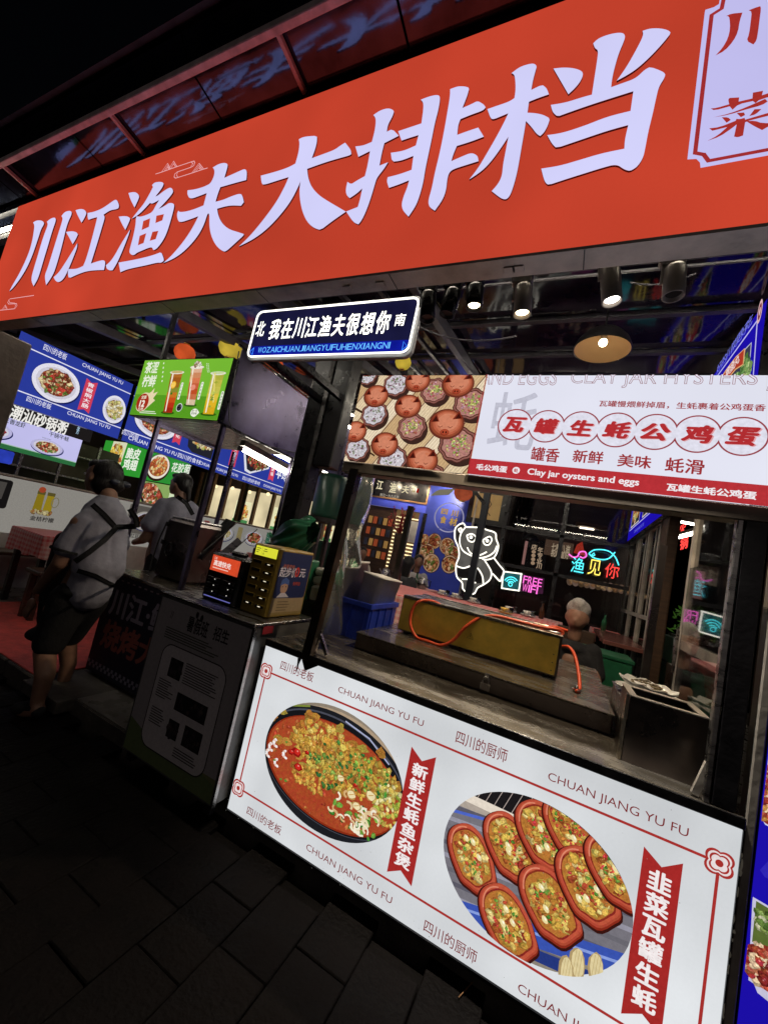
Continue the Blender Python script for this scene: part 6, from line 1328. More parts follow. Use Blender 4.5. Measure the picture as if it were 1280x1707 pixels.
# red branch decoration
rbx = PY(670, 868, BY-.4); rf = thing('red_branches', 'spray of red branches standing in the lit doorway', 'decoration', tuple(rbx-Vector((0, 0, .9)))); q = MB()
for k in range(46):
    b = rbx+Vector((0, 0, -.25)); e = b+Vector((random.gauss(0, .16), random.gauss(0, .08), random.uniform(.1, .5))); q.tube([b, b.lerp(e, .6)+Vector((random.gauss(0, .02), 0, 0)), e], .006, 4)
    q.ball(e, .014, 6, 4)
q.build('twigs', mat('red_twigs', (.35, .03, .03), .6), rf, kind='stuff'); MB().lathe([(0, -1.1), (.09, -1.1), (.06, -.6), (.08, -.24), (.05, -.24)], rbx, 16).build('vase', 'wood_dark', rf)
# mural
m0, m1 = PY(712, 800, BY).x, PY(786, 880, BY).x
mz1 = PY(750, 798, BY).z; mz0 = .6
mu_ = thing('mural', 'blue wall mural with round gold lettered logo above bowls of food', 'mural', ((m0+m1)/2, BY, mz0))
MB().box(m0, m1, BY-.015, BY+.05, mz0, mz1).build('mural_panel', mat('mural_blue', (.03, .045, .28), .5, 0, 3, .3, emit=(.02, .03, .20), es=.35), mu_)  # mural blue carries a faint glow of its own
a = Art((0, BY-.015, 0), d0=.002, step=.0002)
p = a.P(*g1(1025, 505)); r_ = abs(a.P(*g1(1140, 505))[0]-a.P(*g1(905, 490))[0])/2
a.ring(p[0], p[1], r_, r_, .022, 'c8c4e8'); gd = 'f0c060'
for ch, l_, r2_ in (('四', (957, 475), (1020, 438)), ('川', (1040, 492), (1106, 450)), ('食', (948, 550), (1010, 498)), ('材', (1022, 568), (1100, 512))): a.fit(ch, g1(*l_), g1(*r2_), gd, .035)
a.line([(p[0]-.15, p[1]-r_*.85), (p[0]-.05, p[1]-r_*.75), (p[0]+.05, p[1]-r_*.85), (p[0]+.16, p[1]-r_*.78)], .02, '6a70c0')
w_ = a.P(*g1(960, 300)); a.poly(smooth_poly([(w_[0]-.2, w_[1]-.09), (w_[0]-.05, w_[1]+.06), (w_[0]+.12, w_[1]+.07), (w_[0]+.26, w_[1]+.13), (w_[0]+.18, w_[1]-.02), (w_[0]+.02, w_[1]-.05)], 1), '9c947c')
for (gx_, gy_), rr_ in (((905, 700), .15), ((1010, 740), .16), ((840, 790), .17), ((1050, 800), .15), ((880, 880), .18), ((1030, 890), .17), ((820, 690), .12)):
    x, y = a.P(*g1(gx_, gy_)); x = min(max(x, m0+rr_*.7), m1-rr_*.9); a.poly(ell(x, y, rr_*.9, rr_, 24), '2a1a14'); a.poly(ell(x, y, rr_*.84, rr_*.94, 24), 'c8a080'); a.poly(ell(x, y, rr_*.72, rr_*.8, 24), '6a3018'); a.scatter(x, y, rr_*.6, rr_*.7, 60, ['b06030', 'd09050', '8a3c20', 'e0b080', '6a7a30'], .016, .034)
a.build('mural_print', printmat('mural_print_glow', .55), mu_)  # mural print also glows by itself, nothing lights it from behind
lantern(PY(772, 822, BY-.4), .16, emis('dim_red_lantern', (.35, .07, .03), .8, .4, 7, 'NONE'), 'red ribbed lantern at the right of the blue mural')
# framed scroll
f0, f1 = PY(788, 808, BY).x, PY(838, 880, BY).x; fz0, fz1 = PY(836, 880, BY).z, PY(790, 812, BY).z
fr = thing('framed_scroll', 'yellowed ink painting in a black frame between mural and window', 'picture', ((f0+f1)/2, BY, fz0))
MB().box(f0, f1, BY-.03, BY+.01, fz0, fz1, ch=.004).build('frame', 'black', fr); MB().box(f0+.09, f1-.09, BY-.034, BY-.031, fz0+.1, fz1-.1).build('scroll_paper', mat('glowing_paper', (.42, .28, .12), .8, 0, 4, .25, emit=(.30, .19, .07), es=.4), fr)  # scroll paper given its own warm glow
a = Art((0, BY-.034, 0), d0=.002); xm_, zm_ = (f0+f1)/2, (fz0+fz1)/2; a.line([(xm_-.08, zm_-.12), (xm_-.1, zm_+.05), (xm_, zm_+.16), (xm_+.07, zm_+.05), (xm_+.01, zm_-.08), (xm_+.08, zm_-.15)], .018, '4a3012'); a.build('ink_print', 'print', fr)
MB().box(m1, m1+.03, BY-.05, BY+.02, HF, 3.4).build('door_jamb', 'trim', mu_)
# window wall with black mullions; the lit room behind it
GYW = 4.8
ww = thing('window_wall', 'black framed window wall of the inner dining room', 'window', (-.3, GYW, HF))
g0x, g1x = PY(840, 900, GYW).x, .80
MB().box(g0x, g1x, GYW-.004, GYW+.004, .5, 3.3).build('glass_pane', 'glass', ww)
for (A_, B_) in (((946, 827), (919, 1012)),): 
    x = (PY(*A_, GYW).x+PY(*B_, GYW).x)/2; MB().box(x-.03, x+.03, GYW-.03, GYW-.005, .5, 3.3).build('mullion', 'black', ww)
for zz in (PY(837, 940, GYW).z, PY(940, 895, GYW).z+.0): MB().box(g0x, g1x, GYW-.03, GYW-.005, zz-.025, zz+.025).build('transom', 'black', ww)
MB().box(g0x-.06, g0x, GYW-.03, GYW+.03, HF, 3.4).build('frame', 'black_metal', ww); MB().box(g0x, g1x, GYW-.02, GYW+.03, HF, .50).build('sill_panel', 'black', ww)
q = MB(); n = 24
for i in range(n+1):
    x = g0x+.02+.30*i/n; y = GYW+.10+.03*math.sin(i*1.9)
    q.v += [(x, y, .6), (x-.02, y, 2.0), (x+.05, y, 3.3)]
q.f = [(i*3+j, i*3+3+j, i*3+4+j, i*3+1+j) for i in range(n) for j in (0, 1)]; cu_ = q.build('curtain', mat('dark_brown_curtain', (.04, .028, .025), .9), smooth=True); tag(cu_, 'dark gathered curtain behind the left end of the window wall', 'curtain')
ir = Art((0, 5.35, 0), d0=.002, step=.0003); Z2_ = ((740, 780), 4.0); g2 = lambda x, y: zp(Z2_, x, y)
def irr(L_, R_, c): (x0, y1), (x1, y0) = ir.P(*g2(*L_)), ir.P(*g2(*R_)); ir.rect(x0, min(y0, y1), x1, max(y0, y1), c)
irr((430, 470), (500, 640), '9a5a48'); ir.scatter(*ir.P(*g2(470, 560)), .09, .2, 30, ['c05040', 'd8c0a8', '7a3028'], .02, .04)
irr((505, 450), (560, 650), 'a87870'); irr((565, 470), (665, 690), '141010'); irr((680, 475), (850, 610), '5a4436')
for k, ch in enumerate('年专业川'): x, y = ir.P(*g2(640-k*3, 545+k*36)); ir.box_text(ch, x-.035, y-.05, x+.045, y+.04, 'd8b898', .02)
x, y = ir.P(*g2(600, 530)); ir.box_text('店', x-.04, y-.04, x+.045, y+.05, 'd8b898', .02)
for k in range(4): x, y = ir.P(*g2(598-k*2, 560+k*25)); ir.poly(ell(x, y, .032, .03, 16), 'c8a484')
ir.fit('七嘭八滋', g2(712, 552), g2(845, 520), 'd0b898', .02); ir.fit('祝顺道好', g2(708, 590), g2(838, 565), 'd0b898', .02)
x, y = ir.P(*g2(905, 540)); ir.poly([(x-.08, y-.08), (x+.09, y-.10), (x+.02, y+.12), (x-.05, y+.06)], 'b83828')
for k in range(10): x, y = ir.P(*g2(840+k*38, 755+k*6)); ir.poly(ell(x, y, .05, .07, 16), ['6a5444', '80685a', '54402c'][k % 3]); ir.scatter(x, y, .03, .04, 8, ['9a6a40', 'b89060'], .01, .02)
ro = ir.build('inner_room_posters', printmat('inner_poster_glow', .6)); tag(ro, 'glowing posters and plates on the wall inside the window wall', 'posters')  # room light put into the posters as their own glow
# lamps hanging inside
for k, (px_, py_, lab, w_) in enumerate(((985, 880, 'flat hanging lamp glowing at the upper right inside the window wall', .22),)):
    c = PY(px_, py_, 5.1); t = thing('hanging_lamp', lab, 'lamp', tuple(c)); MB().box(c.x-w_, c.x+w_, 5.0, 5.2, c.z, c.z+.05, ch=.02).build('shade', 'wood', t); MB().tube([(c.x-w_*.7, 5.1, c.z-.02), (c.x+w_*.2, 5.1, c.z-.02)], .014).build('lamp_tube', emis('soft_tube', (1, .85, .65), 3), t); MB().tube([(c.x, 5.1, c.z+.05), (c.x, 5.1, 3.7)], .004, 5).build('cord', 'black', t)
for k, (px_, py_) in enumerate(((925, 892), (885, 900))):
    c = PY(px_, py_, 4.95); t = thing('dome_lamp', ['unlit black dome lamp hanging just left of the window mullion', 'unlit black dome lamp hanging above the vertical lettered sign'][k], 'lamp', tuple(c)); MB().lathe([(.13, -.02), (.12, .02), (.08, .07), (.02, .10), (0, .10)], c, 20).build('shade', 'black', t); MB().tube([c+Vector((0, 0, .1)), (c.x, c.y, 3.7)], .003, 5).build('cord', 'black', t)

# ---------------------------------------------------------------- neons in front of the window wall
NYP = 4.62
pn = thing('panda_neon', 'white neon outline of a waving panda on a grey acrylic backing', 'neon sign', tuple(PY(800, 990, NYP)))
def npts(L_, y=NYP): return [PY(*g2(a_, b_), y) for a_, b_ in L_]
outer = [(105,375),(130,370),(145,392),(165,395),(240,398),(290,415),(325,425),(345,440),(348,475),(362,520),(350,570),(332,600),(370,650),(400,690),(385,730),(372,755),(330,712),(315,705),(312,745),(270,775),(225,800),(205,835),(185,842),(150,832),(125,805),(120,765),(85,725),(80,650),(98,600),(100,560),(92,520),(72,470),(75,405)]
MB().prism([tuple(p+Vector((0, .03, 0))) for p in npts(smooth_poly(outer, 1))], (0, .01, 0)).build('acrylic_back', emis('acrylic_grey', (.115, .108, .095), 1, .35, 5, 'NONE'), pn)
for dk_ in ([(85,655),(130,665),(180,655),(225,665),(250,720),(255,770),(200,770),(150,745),(85,720)], [(270,610),(330,605),(395,690),(372,750),(320,700),(300,650)], [(80,400),(110,378),(135,390),(110,440),(100,560),(85,500)], [(150,440),(190,440),(215,460),(195,490),(165,478)], [(255,480),(300,460),(320,470),(305,505),(270,512)]):
    MB().prism([tuple(p+Vector((0, .02, 0))) for p in npts(smooth_poly(dk_, 1))], (0, .008, 0)).build('black_patch', 'black', pn)
tr_ = .0115
for L_, cl_ in ((outer[:12]+[(332,600),(290,612),(255,608)], False), ([(332,600),(370,650),(400,690),(385,730),(372,755),(330,712),(315,705)], False), ([(268,612),(310,680),(315,720),(300,752),(265,778),(225,800),(205,835),(185,842)], False), (outer[23:]+[outer[0]], False), ([(145,392),(112,440),(105,500),(125,550),(170,580),(230,600),(290,590),(335,560),(352,520)], False), ([(152,450),(185,440),(212,462),(195,492),(165,485)], True), ([(258,482),(302,458),(318,480),(300,512),(272,510)], True), ([(155,530),(180,570),(235,582),(285,560)], False), ([(85,655),(130,668),(180,655),(222,668),(255,720),(262,775)], False), ([(95,410),(115,402),(110,430)], True), ([(120,742),(158,742)], False), ([(190,762),(212,766)], False)):
    pp = npts(L_); pp = cat(pp+([pp[0]] if cl_ else []), 5); MB().tube(pp, tr_, 6).build('neon_tube', 'neon_soft', pn, True)
for ex, ey in ((180, 462), (288, 486)): c = PY(*g2(ex, ey), NYP); MB().ball(c, .028, 10, 8).build('eye_light', 'neon_soft', pn)
MB().box(PY(*g2(180, 900), 4.7).x-.04, PY(*g2(180, 900), 4.7).x+.04, 4.66, 4.74, HF, 1.2).build('stand', 'black_metal', pn)
pb_ = [PY(*g2(265, 160), 4.0), PY(*g2(190, 850), 4.0)]
dp = thing('dark_post', 'slim dark post standing in front of the panda neon', 'post', (pb_[1].x, 4.0, HF)); xx_ = (pb_[0].x+pb_[1].x)/2; MB().box(xx_-.045, xx_+.045, 3.96, 4.04, HF, ceil_z(4)-.1).build('shaft', mat('blue_grey_post', (.02, .025, .035), .4), dp); MB().bar((xx_, 3.98, 2.35), (xx_-.16, 3.98, 2.5), .05).build('arm', 'black_metal', dp)
wf = thing('wifi_neon', 'square cyan and white neon with wifi waves beside the pink words', 'neon sign', tuple(PY(*g2(450, 820), NYP)))
MB().tube(cat(npts([(402,692),(510,706),(514,715),(500,812),(492,818),(392,803),(386,796),(396,698),(402,692)]), 3), .010, 6).build('neon_border', 'neon_soft', wf, True)
MB().prism([tuple(p+Vector((0, .03, 0))) for p in npts([(400,692),(512,708),(500,818),(388,804)])], (0, .01, 0)).build('backing', emis('wifi_back', (.02, .11, .12), 1, .4, 9, 'NONE'), wf)
for k, r in enumerate((48, 34, 20)): MB().tube(npts([(445+r*math.cos(R(a_)), 778+r*math.sin(R(a_))*1.05) for a_ in range(-148, -25, 12)]), .008, 6).build('wifi_wave', 'neon_cyan', wf)
c = PY(*g2(442, 778), NYP); MB().tube([(c.x+.026*math.cos(t*.6), NYP, c.z+.026*math.sin(t*.6)) for t in range(11)], .007, 6, True).build('wifi_dot', 'neon_cyan', wf)
fw = thing('free_wifi_neon', 'pink neon words FREE WIFI on the window wall', 'neon sign', tuple(PY(*g2(590, 830), NYP))); a = Art((0, NYP, 0))
neon_text('FREE', a, g2(522, 768), g2(660, 744), 'neon_pink', fw, bold=0, name='neon_letter'); neon_text('WIFI', a, g2(517, 820), g2(632, 794), 'neon_pink', fw, bold=0, name='neon_letter')
MB().prism([tuple(p+Vector((0, .03, 0))) for p in npts([(515,712),(668,735),(658,842),(508,822)])], (0, .006, 0)).build('backing', emis('pink_back', (.05, .012, .035), 1, .4, 9, 'NONE'), fw)
fn = thing('fish_neon', 'multicoloured neon of a cyan fish over three characters', 'neon sign', tuple(PY(*g2(1010, 740), NYP)))
MB().tube(cat(npts([(965,572),(1000,548),(1060,546),(1110,562),(1145,600),(1165,650)]), 4), .009, 6).build('neon_tube', 'neon_cyan', fn, True); MB().tube(cat(npts([(965,572),(1000,600),(1060,612),(1105,600),(1140,562)]), 4), .009, 6).build('neon_tube', 'neon_cyan', fn, True)
MB().tube(npts([(985,580),(1000,568),(1006,582),(990,588)]), .008, 6, True).build('fish_eye', 'neon_cyan', fn)
MB().tube(cat(npts([(832,575),(860,595),(890,590),(905,562),(940,560),(948,588),(925,600),(905,590)]), 4), .010, 6).build('neon_tube', 'neon_pink', fn, True)
neon_text('渔', a, g2(835, 690), g2(950, 608), 'neon_cyan', fn, bold=0); neon_text('见', a, g2(948, 706), g2(1062, 622), 'neon_yellow', fn, bold=0); neon_text('你', a, g2(1060, 726), g2(1180, 648), 'neon_red', fn, bold=0)

# ================================================================ RIGHT SIDE
RX = .80
t = thing('side_windows', 'row of aluminium framed windows with glass along the right wall', 'window', (RX, 4, HF))
for y in (5.3, 4.55, 3.85, 3.25): MB().box(RX, RX+.05, y-.035, y+.035, HF, 2.36).build('window_post', 'trim', t)
for z in (1.30, 2.30): MB().box(RX+.001, RX+.045, 3.29, 5.26, z-.02, z+.02).build('window_rail', 'trim', t)
for y0, y1 in ((3.29, 3.81), (3.89, 4.51), (4.59, 5.26)):
    MB().box(RX+.02, RX+.026, y0, y1, 1.325, 2.275).build('glass_pane', 'glass', t); MB().box(RX+.02, RX+.026, y0, y1, .3, 1.275).build('glass_pane', 'glass', t)
    MB().box(RX+.015, RX+.03, y0+.2, y0+.23, 1.321, 2.279).build('glazing_bar', 'trim', t)
MB().box(RX-.02, RX+.08, 2.80, 3.05, HF, 2.34, ch=.01).build('dark_jamb', 'wood_dark', t)
t = thing('glass_door', 'glass door with steel frame right of the window row', 'door', (RX, 1.9, HF))
for y in (1.98, 1.12): MB().box(RX, RX+.05, y-.03, y+.03, HF, 2.3).build('door_stile', 'trim', t)
for z in (.15, 1.20, 2.27): MB().box(RX+.002, RX+.048, 1.15, 1.95, z-.03, z+.03).build('door_rail', 'trim', t)
MB().box(RX+.02, RX+.028, 1.15, 1.95, .19, 1.16).build('glass_pane', 'glass', t); MB().box(RX+.02, RX+.028, 1.15, 1.95, 1.24, 2.23).build('glass_pane', 'glass', t); MB().tube([(RX-.03, 1.9, 1.0), (RX-.03, 1.9, 1.3)], .01).build('handle', 'steel', t)
MB().box(2.6, 2.7, .3, 6, HF, 3.4).build('next_stall_wall', 'wall_dark', kind='structure')
# hanging blue boards, right
t, a = board(.72, .85, 5.0, 2.28, 3.10, 'deep_blue_face', 'blue_menu_board', 'steep blue dish board hanging along the right wall behind the header', side=-1, th=.05)
ZR = ((1160, 460), 9.483); gr_ = lambda x, y: a.P(*zp(ZR, x, y)); LW = 'b8b4ec'
e0, e1, e2 = gr_(320, 1610), gr_(975, 700), gr_(945, 1620)
a.line([(-4.9, 2.42), (e2[0], 2.42), (e1[0], e1[1]), (-4.9, e1[1])], .014, LW); a.poly(ell(e1[0]+.02, e1[1]+.04, .03, .07, 16), 'e0b8bc'); a.poly(ell(e1[0]+.02, e1[1]+.04, .02, .05, 16), '7a3038'); a.poly(ell(e1[0]+.02, e1[1]+.04, .01, .025, 12), 'e0c0c0')
for i_, ch in enumerate('好的川菜更好吃'):
    x_, z_ = gr_(370+i_*80, 1440-i_*118); a.box_text(ch, x_-.045, z_-.035, x_+.045, z_+.035, '7478e0', .01)
a.pxpoly([zp(ZR, x, y) for x, y in ((500, 1640), (780, 1150), (890, 1040), (845, 1640))], 'b0b0c8'); a.pxpoly([zp(ZR, x, y) for x, y in ((515, 1640), (790, 1165), (875, 1070), (832, 1640))], '38384e')
a.scatter(*gr_(700, 1600), .12, .10, 70, ['6a9a50', '88b060', 'a8c878', '4e7a38'], .012, .03); a.scatter(*gr_(800, 1600), .06, .10, 30, ['8ab060', 'c8d090'], .01, .025)
a.pxpoly([zp(ZR, x, y) for x, y in ((385, 1630), (480, 1480), (640, 1270), (780, 1140), (790, 1170), (760, 1400), (640, 1480), (520, 1620))], 'e0a870'); a.pxpoly([zp(ZR, x, y) for x, y in ((400, 1630), (490, 1490), (640, 1290), (770, 1160), (750, 1390), (630, 1465), (500, 1630))], 'b03a28')
for i_, ch in enumerate('章鱼丸'): x_, z_ = gr_(510+i_*75, 1520-i_*90); a.box_text(ch, x_-.04, z_-.03, x_+.04, z_+.04, 'f0dcd8', .02)
a.text('CHUAN JIANG YU FU', -4.4, 2.32, .045, '6c70f0', .01, sx=1.2); a.text('四川的厨师', -2.7, 2.315, .05, '6c70f0', .01)
for x in (-4.8, -3.9, -3.0, -2.25)[:3]:
    a.rect(x, 2.44, x+.66, 2.94, 'c8c0a8'); a.rect(x+.02, 2.46, x+.64, 2.92, '2c2a34'); a.scatter(x+.33, 2.66, .27, .18, 150, ['6a9a30', 'b8c860', 'e8d8b0', 'c05a30', 'a83820', 'e0a050'], .012, .035)
    a.poly([(x-.03, 2.80), (x+.3, 2.96), (x+.5, 2.9), (x+.5, 2.82), (x+.3, 2.86), (x-.03, 2.72)], 'b03020'); a.text('招牌', x+.12, 2.84, .05, 'f0e8e8', .02)
a.build('printed_film', 'print_lit', t)
# red and yellow neon, crates and plants seen through the glass, tubes in place of reflections
t = thing('red_neon', 'red neon characters glimpsed through the open door on the right', 'neon sign', (1.9, 3.2, 1.9))
for k, (px_, py_) in enumerate(((1138, 880), (1140, 905))):
    c = PX(px_, py_, 1.5); P3 = Art((1.5, 0, 0), U=(0, -1, 0)); P3.O = Vector((1.5, 0, 0)); 
    vs, fs, q0, q1, q2, q3 = glyphs('火锅'[k], .03); MB().add([(1.5, c.y-.22+(1-(x-q0)/(q1-q0))*.44, c.z-.1+(y-q2)/(q3-q2)*.2) for x, y in vs], fs).build('neon_character', 'neon_red', t)
for k, (p_, q_, lab) in enumerate((((1135, 870), (1178, 878), 'upper white tube standing in for a lamp reflection in the glass on the right'), ((1132, 896), (1172, 886), 'lower slanting tube standing in for a lamp reflection in the glass on the right'))):  # tubes added behind the glass in place of lamp reflections
    tube_lamp(PX(*p_, 1.4), PX(*q_, 1.4+k*.0), lab)
for k in range(4):
    z = HF+k*.27; y = PX(1143, 1000, 1.15).y
    t = thing('green_crate', ['bottom green crate of the stack behind the glass door', 'second green crate up in the stack behind the glass door', 'third green crate up in the stack behind the glass door', 'topmost green crate of the stack behind the glass door'][k], 'crate', (1.25, y, z), group='green crates stacked beyond the door')
    MB().box(1.05, 1.5, y-.22, y+.22, z, z+.235, ch=.01).build('crate_wall', 'crate_green', t); MB().box(1.04, 1.51, y-.23, y+.23, z+.2355, z+.262, ch=.004).build('crate_rim', 'crate_green', t)
yg = PX(1143, 1000, 1.15).y
q = MB()
for k in range(140):
    c = Vector((1.1+random.random()*.4, yg+random.uniform(-.2, .2), HF+1.09+random.random()*.30)); d = Vector((random.gauss(0, 1), random.gauss(0, 1), random.gauss(.6, .6))).normalized()*.09; s_ = d.orthogonal().normalized()*.014; q.add([c, c+d*.5+s_, c+d, c+d*.5-s_], [(0, 1, 2, 3)])
pl = thing('leafy_plant', 'bright leafy greens heaped on the green crates beyond the door', 'plant', (1.25, yg, HF+1.08)); q.build('leaves', mat('leaf_green_glow', (.10, .25, .03), .6, emit=(.06, .16, .02), es=.25), pl, kind='stuff'); MB().box(1.08, 1.45, yg-.18, yg+.18, HF+1.073, HF+1.10).build('tray', 'black_metal', pl)  # leaves given a faint green glow of their own
po = thing('steel_pot', 'large steel pot with crumpled foil beside the right wall', 'pot', (1.05, 2.45, HF)); MB().lathe([(0, .9), (.17, .9), (.18, 1.12), (.175, 1.12), (.165, .92), (0, .92)], (1.05, 2.45, HF), 28).build('pot_body', 'steel', po, True); MB().box(.88, 1.22, 2.28, 2.62, HF, .99).build('pot_stand', 'steel_dark', po)
q = MB(); 
for k in range(40): c = Vector((1.05+random.uniform(-.13, .13), 2.45+random.uniform(-.13, .13), HF+1.12+random.random()*.09)); q.add([c+Vector((random.gauss(0, .04), random.gauss(0, .04), random.gauss(0, .03))) for _ in range(3)], [(0, 1, 2)])
q.build('foil', 'steel', po, kind='stuff')
# small wall table beside right wall
t = thing('side_table', 'dark red topped table by the side windows right of the old man', 'table', (.65, 3.6, HF)); MB().box(.42, .79, 2.9, 4.2, .98, 1.02, ch=.005).build('tabletop', mat('dull_red_top', (.16, .06, .05), .25), t)
for x in (.47, .74):
    for y in (2.98, 4.12): MB().box(x-.02, x+.02, y-.02, y+.02, HF, .979).build('leg', 'black_metal', t)
# high table with checked cloth behind the grill, dish sets on it
M['check_fine'] = check('fine_red_check', (.40, .20, .19), (.28, .03, .04), 30)
t = table(-1.75, -.02, 1.45, 2.55, 1.085, 'long table with red checked cloth right behind the gold grill', .3)
t2 = table(-2.6, -1.75, 4.0, 4.5, .98, 'small checked cloth table in front of the two seated diners', .24); t3 = table(-.35, .05, 3.9, 4.4, .98, 'checked cloth table below the pink neon words', .2); t4 = table(.42, .74, 4.35, 4.7, 1.0, 'small bright checked table at the far right under the fish neon', .14)
def dishset(x, y, z, lab, gold=False):
    t = thing('dish_set', lab, 'dish set', (x, y, z), group='wrapped dish sets on the checked table'); m = 'gold' if gold else 'porcelain'
    MB().lathe([(0, 0), (.035, 0), (.07, .012), (.068, .014), (.03, .006), (0, .006)], (x, y, z+.001), 20).build('saucer', m, t, True); MB().lathe([(0, .0), (.022, 0), (.04, .035), (.037, .035), (.02, .005), (0, .005)], (x-.01, y, z+.015), 16).build('bowl', m, t, True); MB().lathe([(0, 0), (.018, 0), (.022, .05), (.019, .05), (.016, .004), (0, .004)], (x+.045, y+.01, z+.012), 14).build('cup', 'glass', t, True)
    q = MB()
    for k in range(8): a_ = k*.785; q.add([(x+.02*math.cos(a_), y+.02*math.sin(a_), z+.055), (x+.075*math.cos(a_), y+.075*math.sin(a_), z+.012), (x+.075*math.cos(a_+.5), y+.075*math.sin(a_+.5), z+.016)], [(0, 1, 2)])
    q.build('wrap', 'film', t); return t
for k, ((px_, py_), lab) in enumerate((((738, 990), 'far left wrapped dish set on the long checked table, at its back edge'), ((760, 994), 'wrapped dish set second from the left on the long checked table'), ((790, 1000), 'wrapped dish set below the feet of the panda neon'), ((850, 1014), 'wrapped dish set below the wifi neon'), ((880, 1024), 'wrapped dish set at the right end of the long checked table'))):
    p = PZ(px_, py_, 1.09); y_ = min(max(p.y, 1.55), 2.5); p = PY(px_, py_, y_); dishset(p.x, y_, 1.087, lab)
p = PZ(842, 1022, 1.09); p = PY(842, 1022, min(max(p.y, 1.5), 2.2)); dishset(p.x, p.y, 1.087, 'gold coloured dish set on the checked table behind the orange hose', True)
# green and blue crates right of the old man
for k, (z, m, lab) in enumerate(((HF, 'crate_blue', 'blue crate at the bottom of the stack behind the old man'), (HF+.28, 'crate_green', 'lower green crate on the blue one behind the old man'), (HF+.56, 'crate_green', 'upper green crate of the stack behind the old man'))):
    t = thing('storage_crate', lab, 'crate', (.42, 2.6, z)); MB().box(.18, .62, 2.45, 2.85, z+.0, z+.25, ch=.01).build('crate_wall', m, t); MB().box(.17, .63, 2.44, 2.86, z+.2505, z+.279, ch=.004).build('crate_rim', m, t)

# ================================================================ TRACK SPOTLIGHTS AND PENDANT
TY = -.11; TZ = 2.66
trk = MB().box(-1.0, 1.3, TY-.015, TY+.015, TZ, TZ+.03, ch=.003).build('light_track', 'black_metal'); tag(trk, 'black light track running under the red sign', 'light track')
def spot(px0_, py0_, px1_, py1_, lit, lab, m='black_metal', e=0, aim=(0, .25, .9)):
    b, tp_ = PY(px0_, py0_, TY), PY(px1_, py1_, TY); t = thing('track_spotlight', lab, 'spotlight', tuple(tp_), group='spotlights on the track under the red sign')
    d = (b-tp_).normalized(); L_ = (b-tp_).length
    MB().lathe([(0, 0), (.032, 0), (.034, .01), (.034, L_), (.030, L_), (.028, L_-.02), (0, L_-.02)], tp_, 24, d).build('lamp_body', m, t, True)
    MB().box(tp_.x-.05, tp_.x+.03, TY-.018, TY+.018, min(tp_.z+.012, TZ-.04), TZ-.001, ch=.004).build('adapter', m, t); MB().bar(tp_+Vector((-.034, 0, .02)), tp_+d*.06+Vector((-.036, 0, 0)), .012).build('yoke', m, t)
    MB().lathe([(0, 0), (.024, 0)], tp_+d*(L_-.012), 20, d).build('lens', lit or 'black', t)
    if e:
        l = bpy.data.lights.new('spot_light', 'SPOT'); l.energy = e; l.color = (1, .86, .66) if lit == 'bulb_warm' else (1, .93, .82); l.spot_size = R(64); l.spot_blend = .9; l.shadow_soft_size = .025
        o = bpy.data.objects.new('spot_light', l); COL.objects.link(o); o.parent = t; c = tp_+d*(L_+.02); o.location = c-tp_; o.rotation_euler = (Vector(aim)-c).to_track_quat('-Z', 'Y').to_euler()
gm = mat('grey_spot_paint', (.20, .17, .15), .4, .2, 8, .3); M['gspot'] = mat('light_grey_spot_paint', (.34, .30, .27), .4, .1, 8, .3)
spot(1020, 503, 1016, 442, 'bulb_white', 'brightest lit spotlight, white beam, above the pendant lamp', 'gspot', 170, (.2, .42, .9))
spot(870, 524, 873, 478, 'bulb_warm', 'lit warm spotlight with thick body right of the tiny one', 'gspot', 120, (-.4, .45, .9))
spot(790, 512, 793, 478, 'bulb_warm', 'smallest lit spotlight, black with a warm bulb', 'black_metal', 60, (-.8, .5, .9))
spot(1122, 494, 1125, 446, None, 'unlit grey spotlight at the right end of the track', 'gspot'); spot(745, 525, 757, 485, None, 'unlit tilted spotlight right of the neon street sign corner'); spot(712, 532, 715, 490, None, 'unlit spotlight nearest the neon street sign')
c = PY(1003, 583, .8); pd = thing('pendant_lamp', 'round black pendant lamp with pale inside hanging over the counter', 'pendant lamp', tuple(c))
pm_ = mat('pendant_inside', (.55, .36, .20), .7)
pr = [(.150, 0), (.148, .012), (.130, .055), (.095, .095), (.05, .122), (.02, .13)]
MB().lathe([(r_+.003, h) for r_, h in pr]+[(0, .135)], c, 36).build('shade', 'black', pd, True); MB().lathe(pr, c, 36).build('shade_lining', pm_, pd, True); MB().lathe([(.153, 0), (.150, -.002), (.147, 0)], c, 36).build('rim', 'black_metal', pd)
MB().lathe([(0, .125), (.018, .125), (.018, .06), (0, .06)], c, 16).build('socket', 'white_plastic', pd); MB().ball(c+Vector((0, 0, .045)), .023, 14, 10).build('bulb', 'bulb_warm', pd, True); MB().tube([c+Vector((0, 0, .13)), (c.x, c.y, ceil_z(c.y))], .005, 6).build('cord', 'black', pd)
l = bpy.data.lights.new('pendant_light', 'SPOT'); l.energy = 90; l.color = (1, .8, .55); l.spot_size = R(150); l.spot_blend = .5; l.shadow_soft_size = .03; o = bpy.data.objects.new('pendant_light', l); COL.objects.link(o); o.parent = pd; o.location = (0, 0, -.006)
for k_, (x_, y_) in enumerate(((-1.6, 2.7), (-.1, 2.7), (-1.9, 4.0), (-.3, 4.0))):  # lamps added out of sight behind the header to brighten the hall
    tube_lamp((x_-.5, y_, ceil_z(y_)-.16), (x_+.5, y_, ceil_z(y_)-.16), ['ceiling tube lamp over the left end of the long checked table', 'added ceiling tube lamp over the old man, hidden behind the header lightbox', 'added ceiling tube lamp over the seated diners at the back', 'added ceiling tube lamp before the window wall, hidden behind the header lightbox'][k_], 'tube_added')

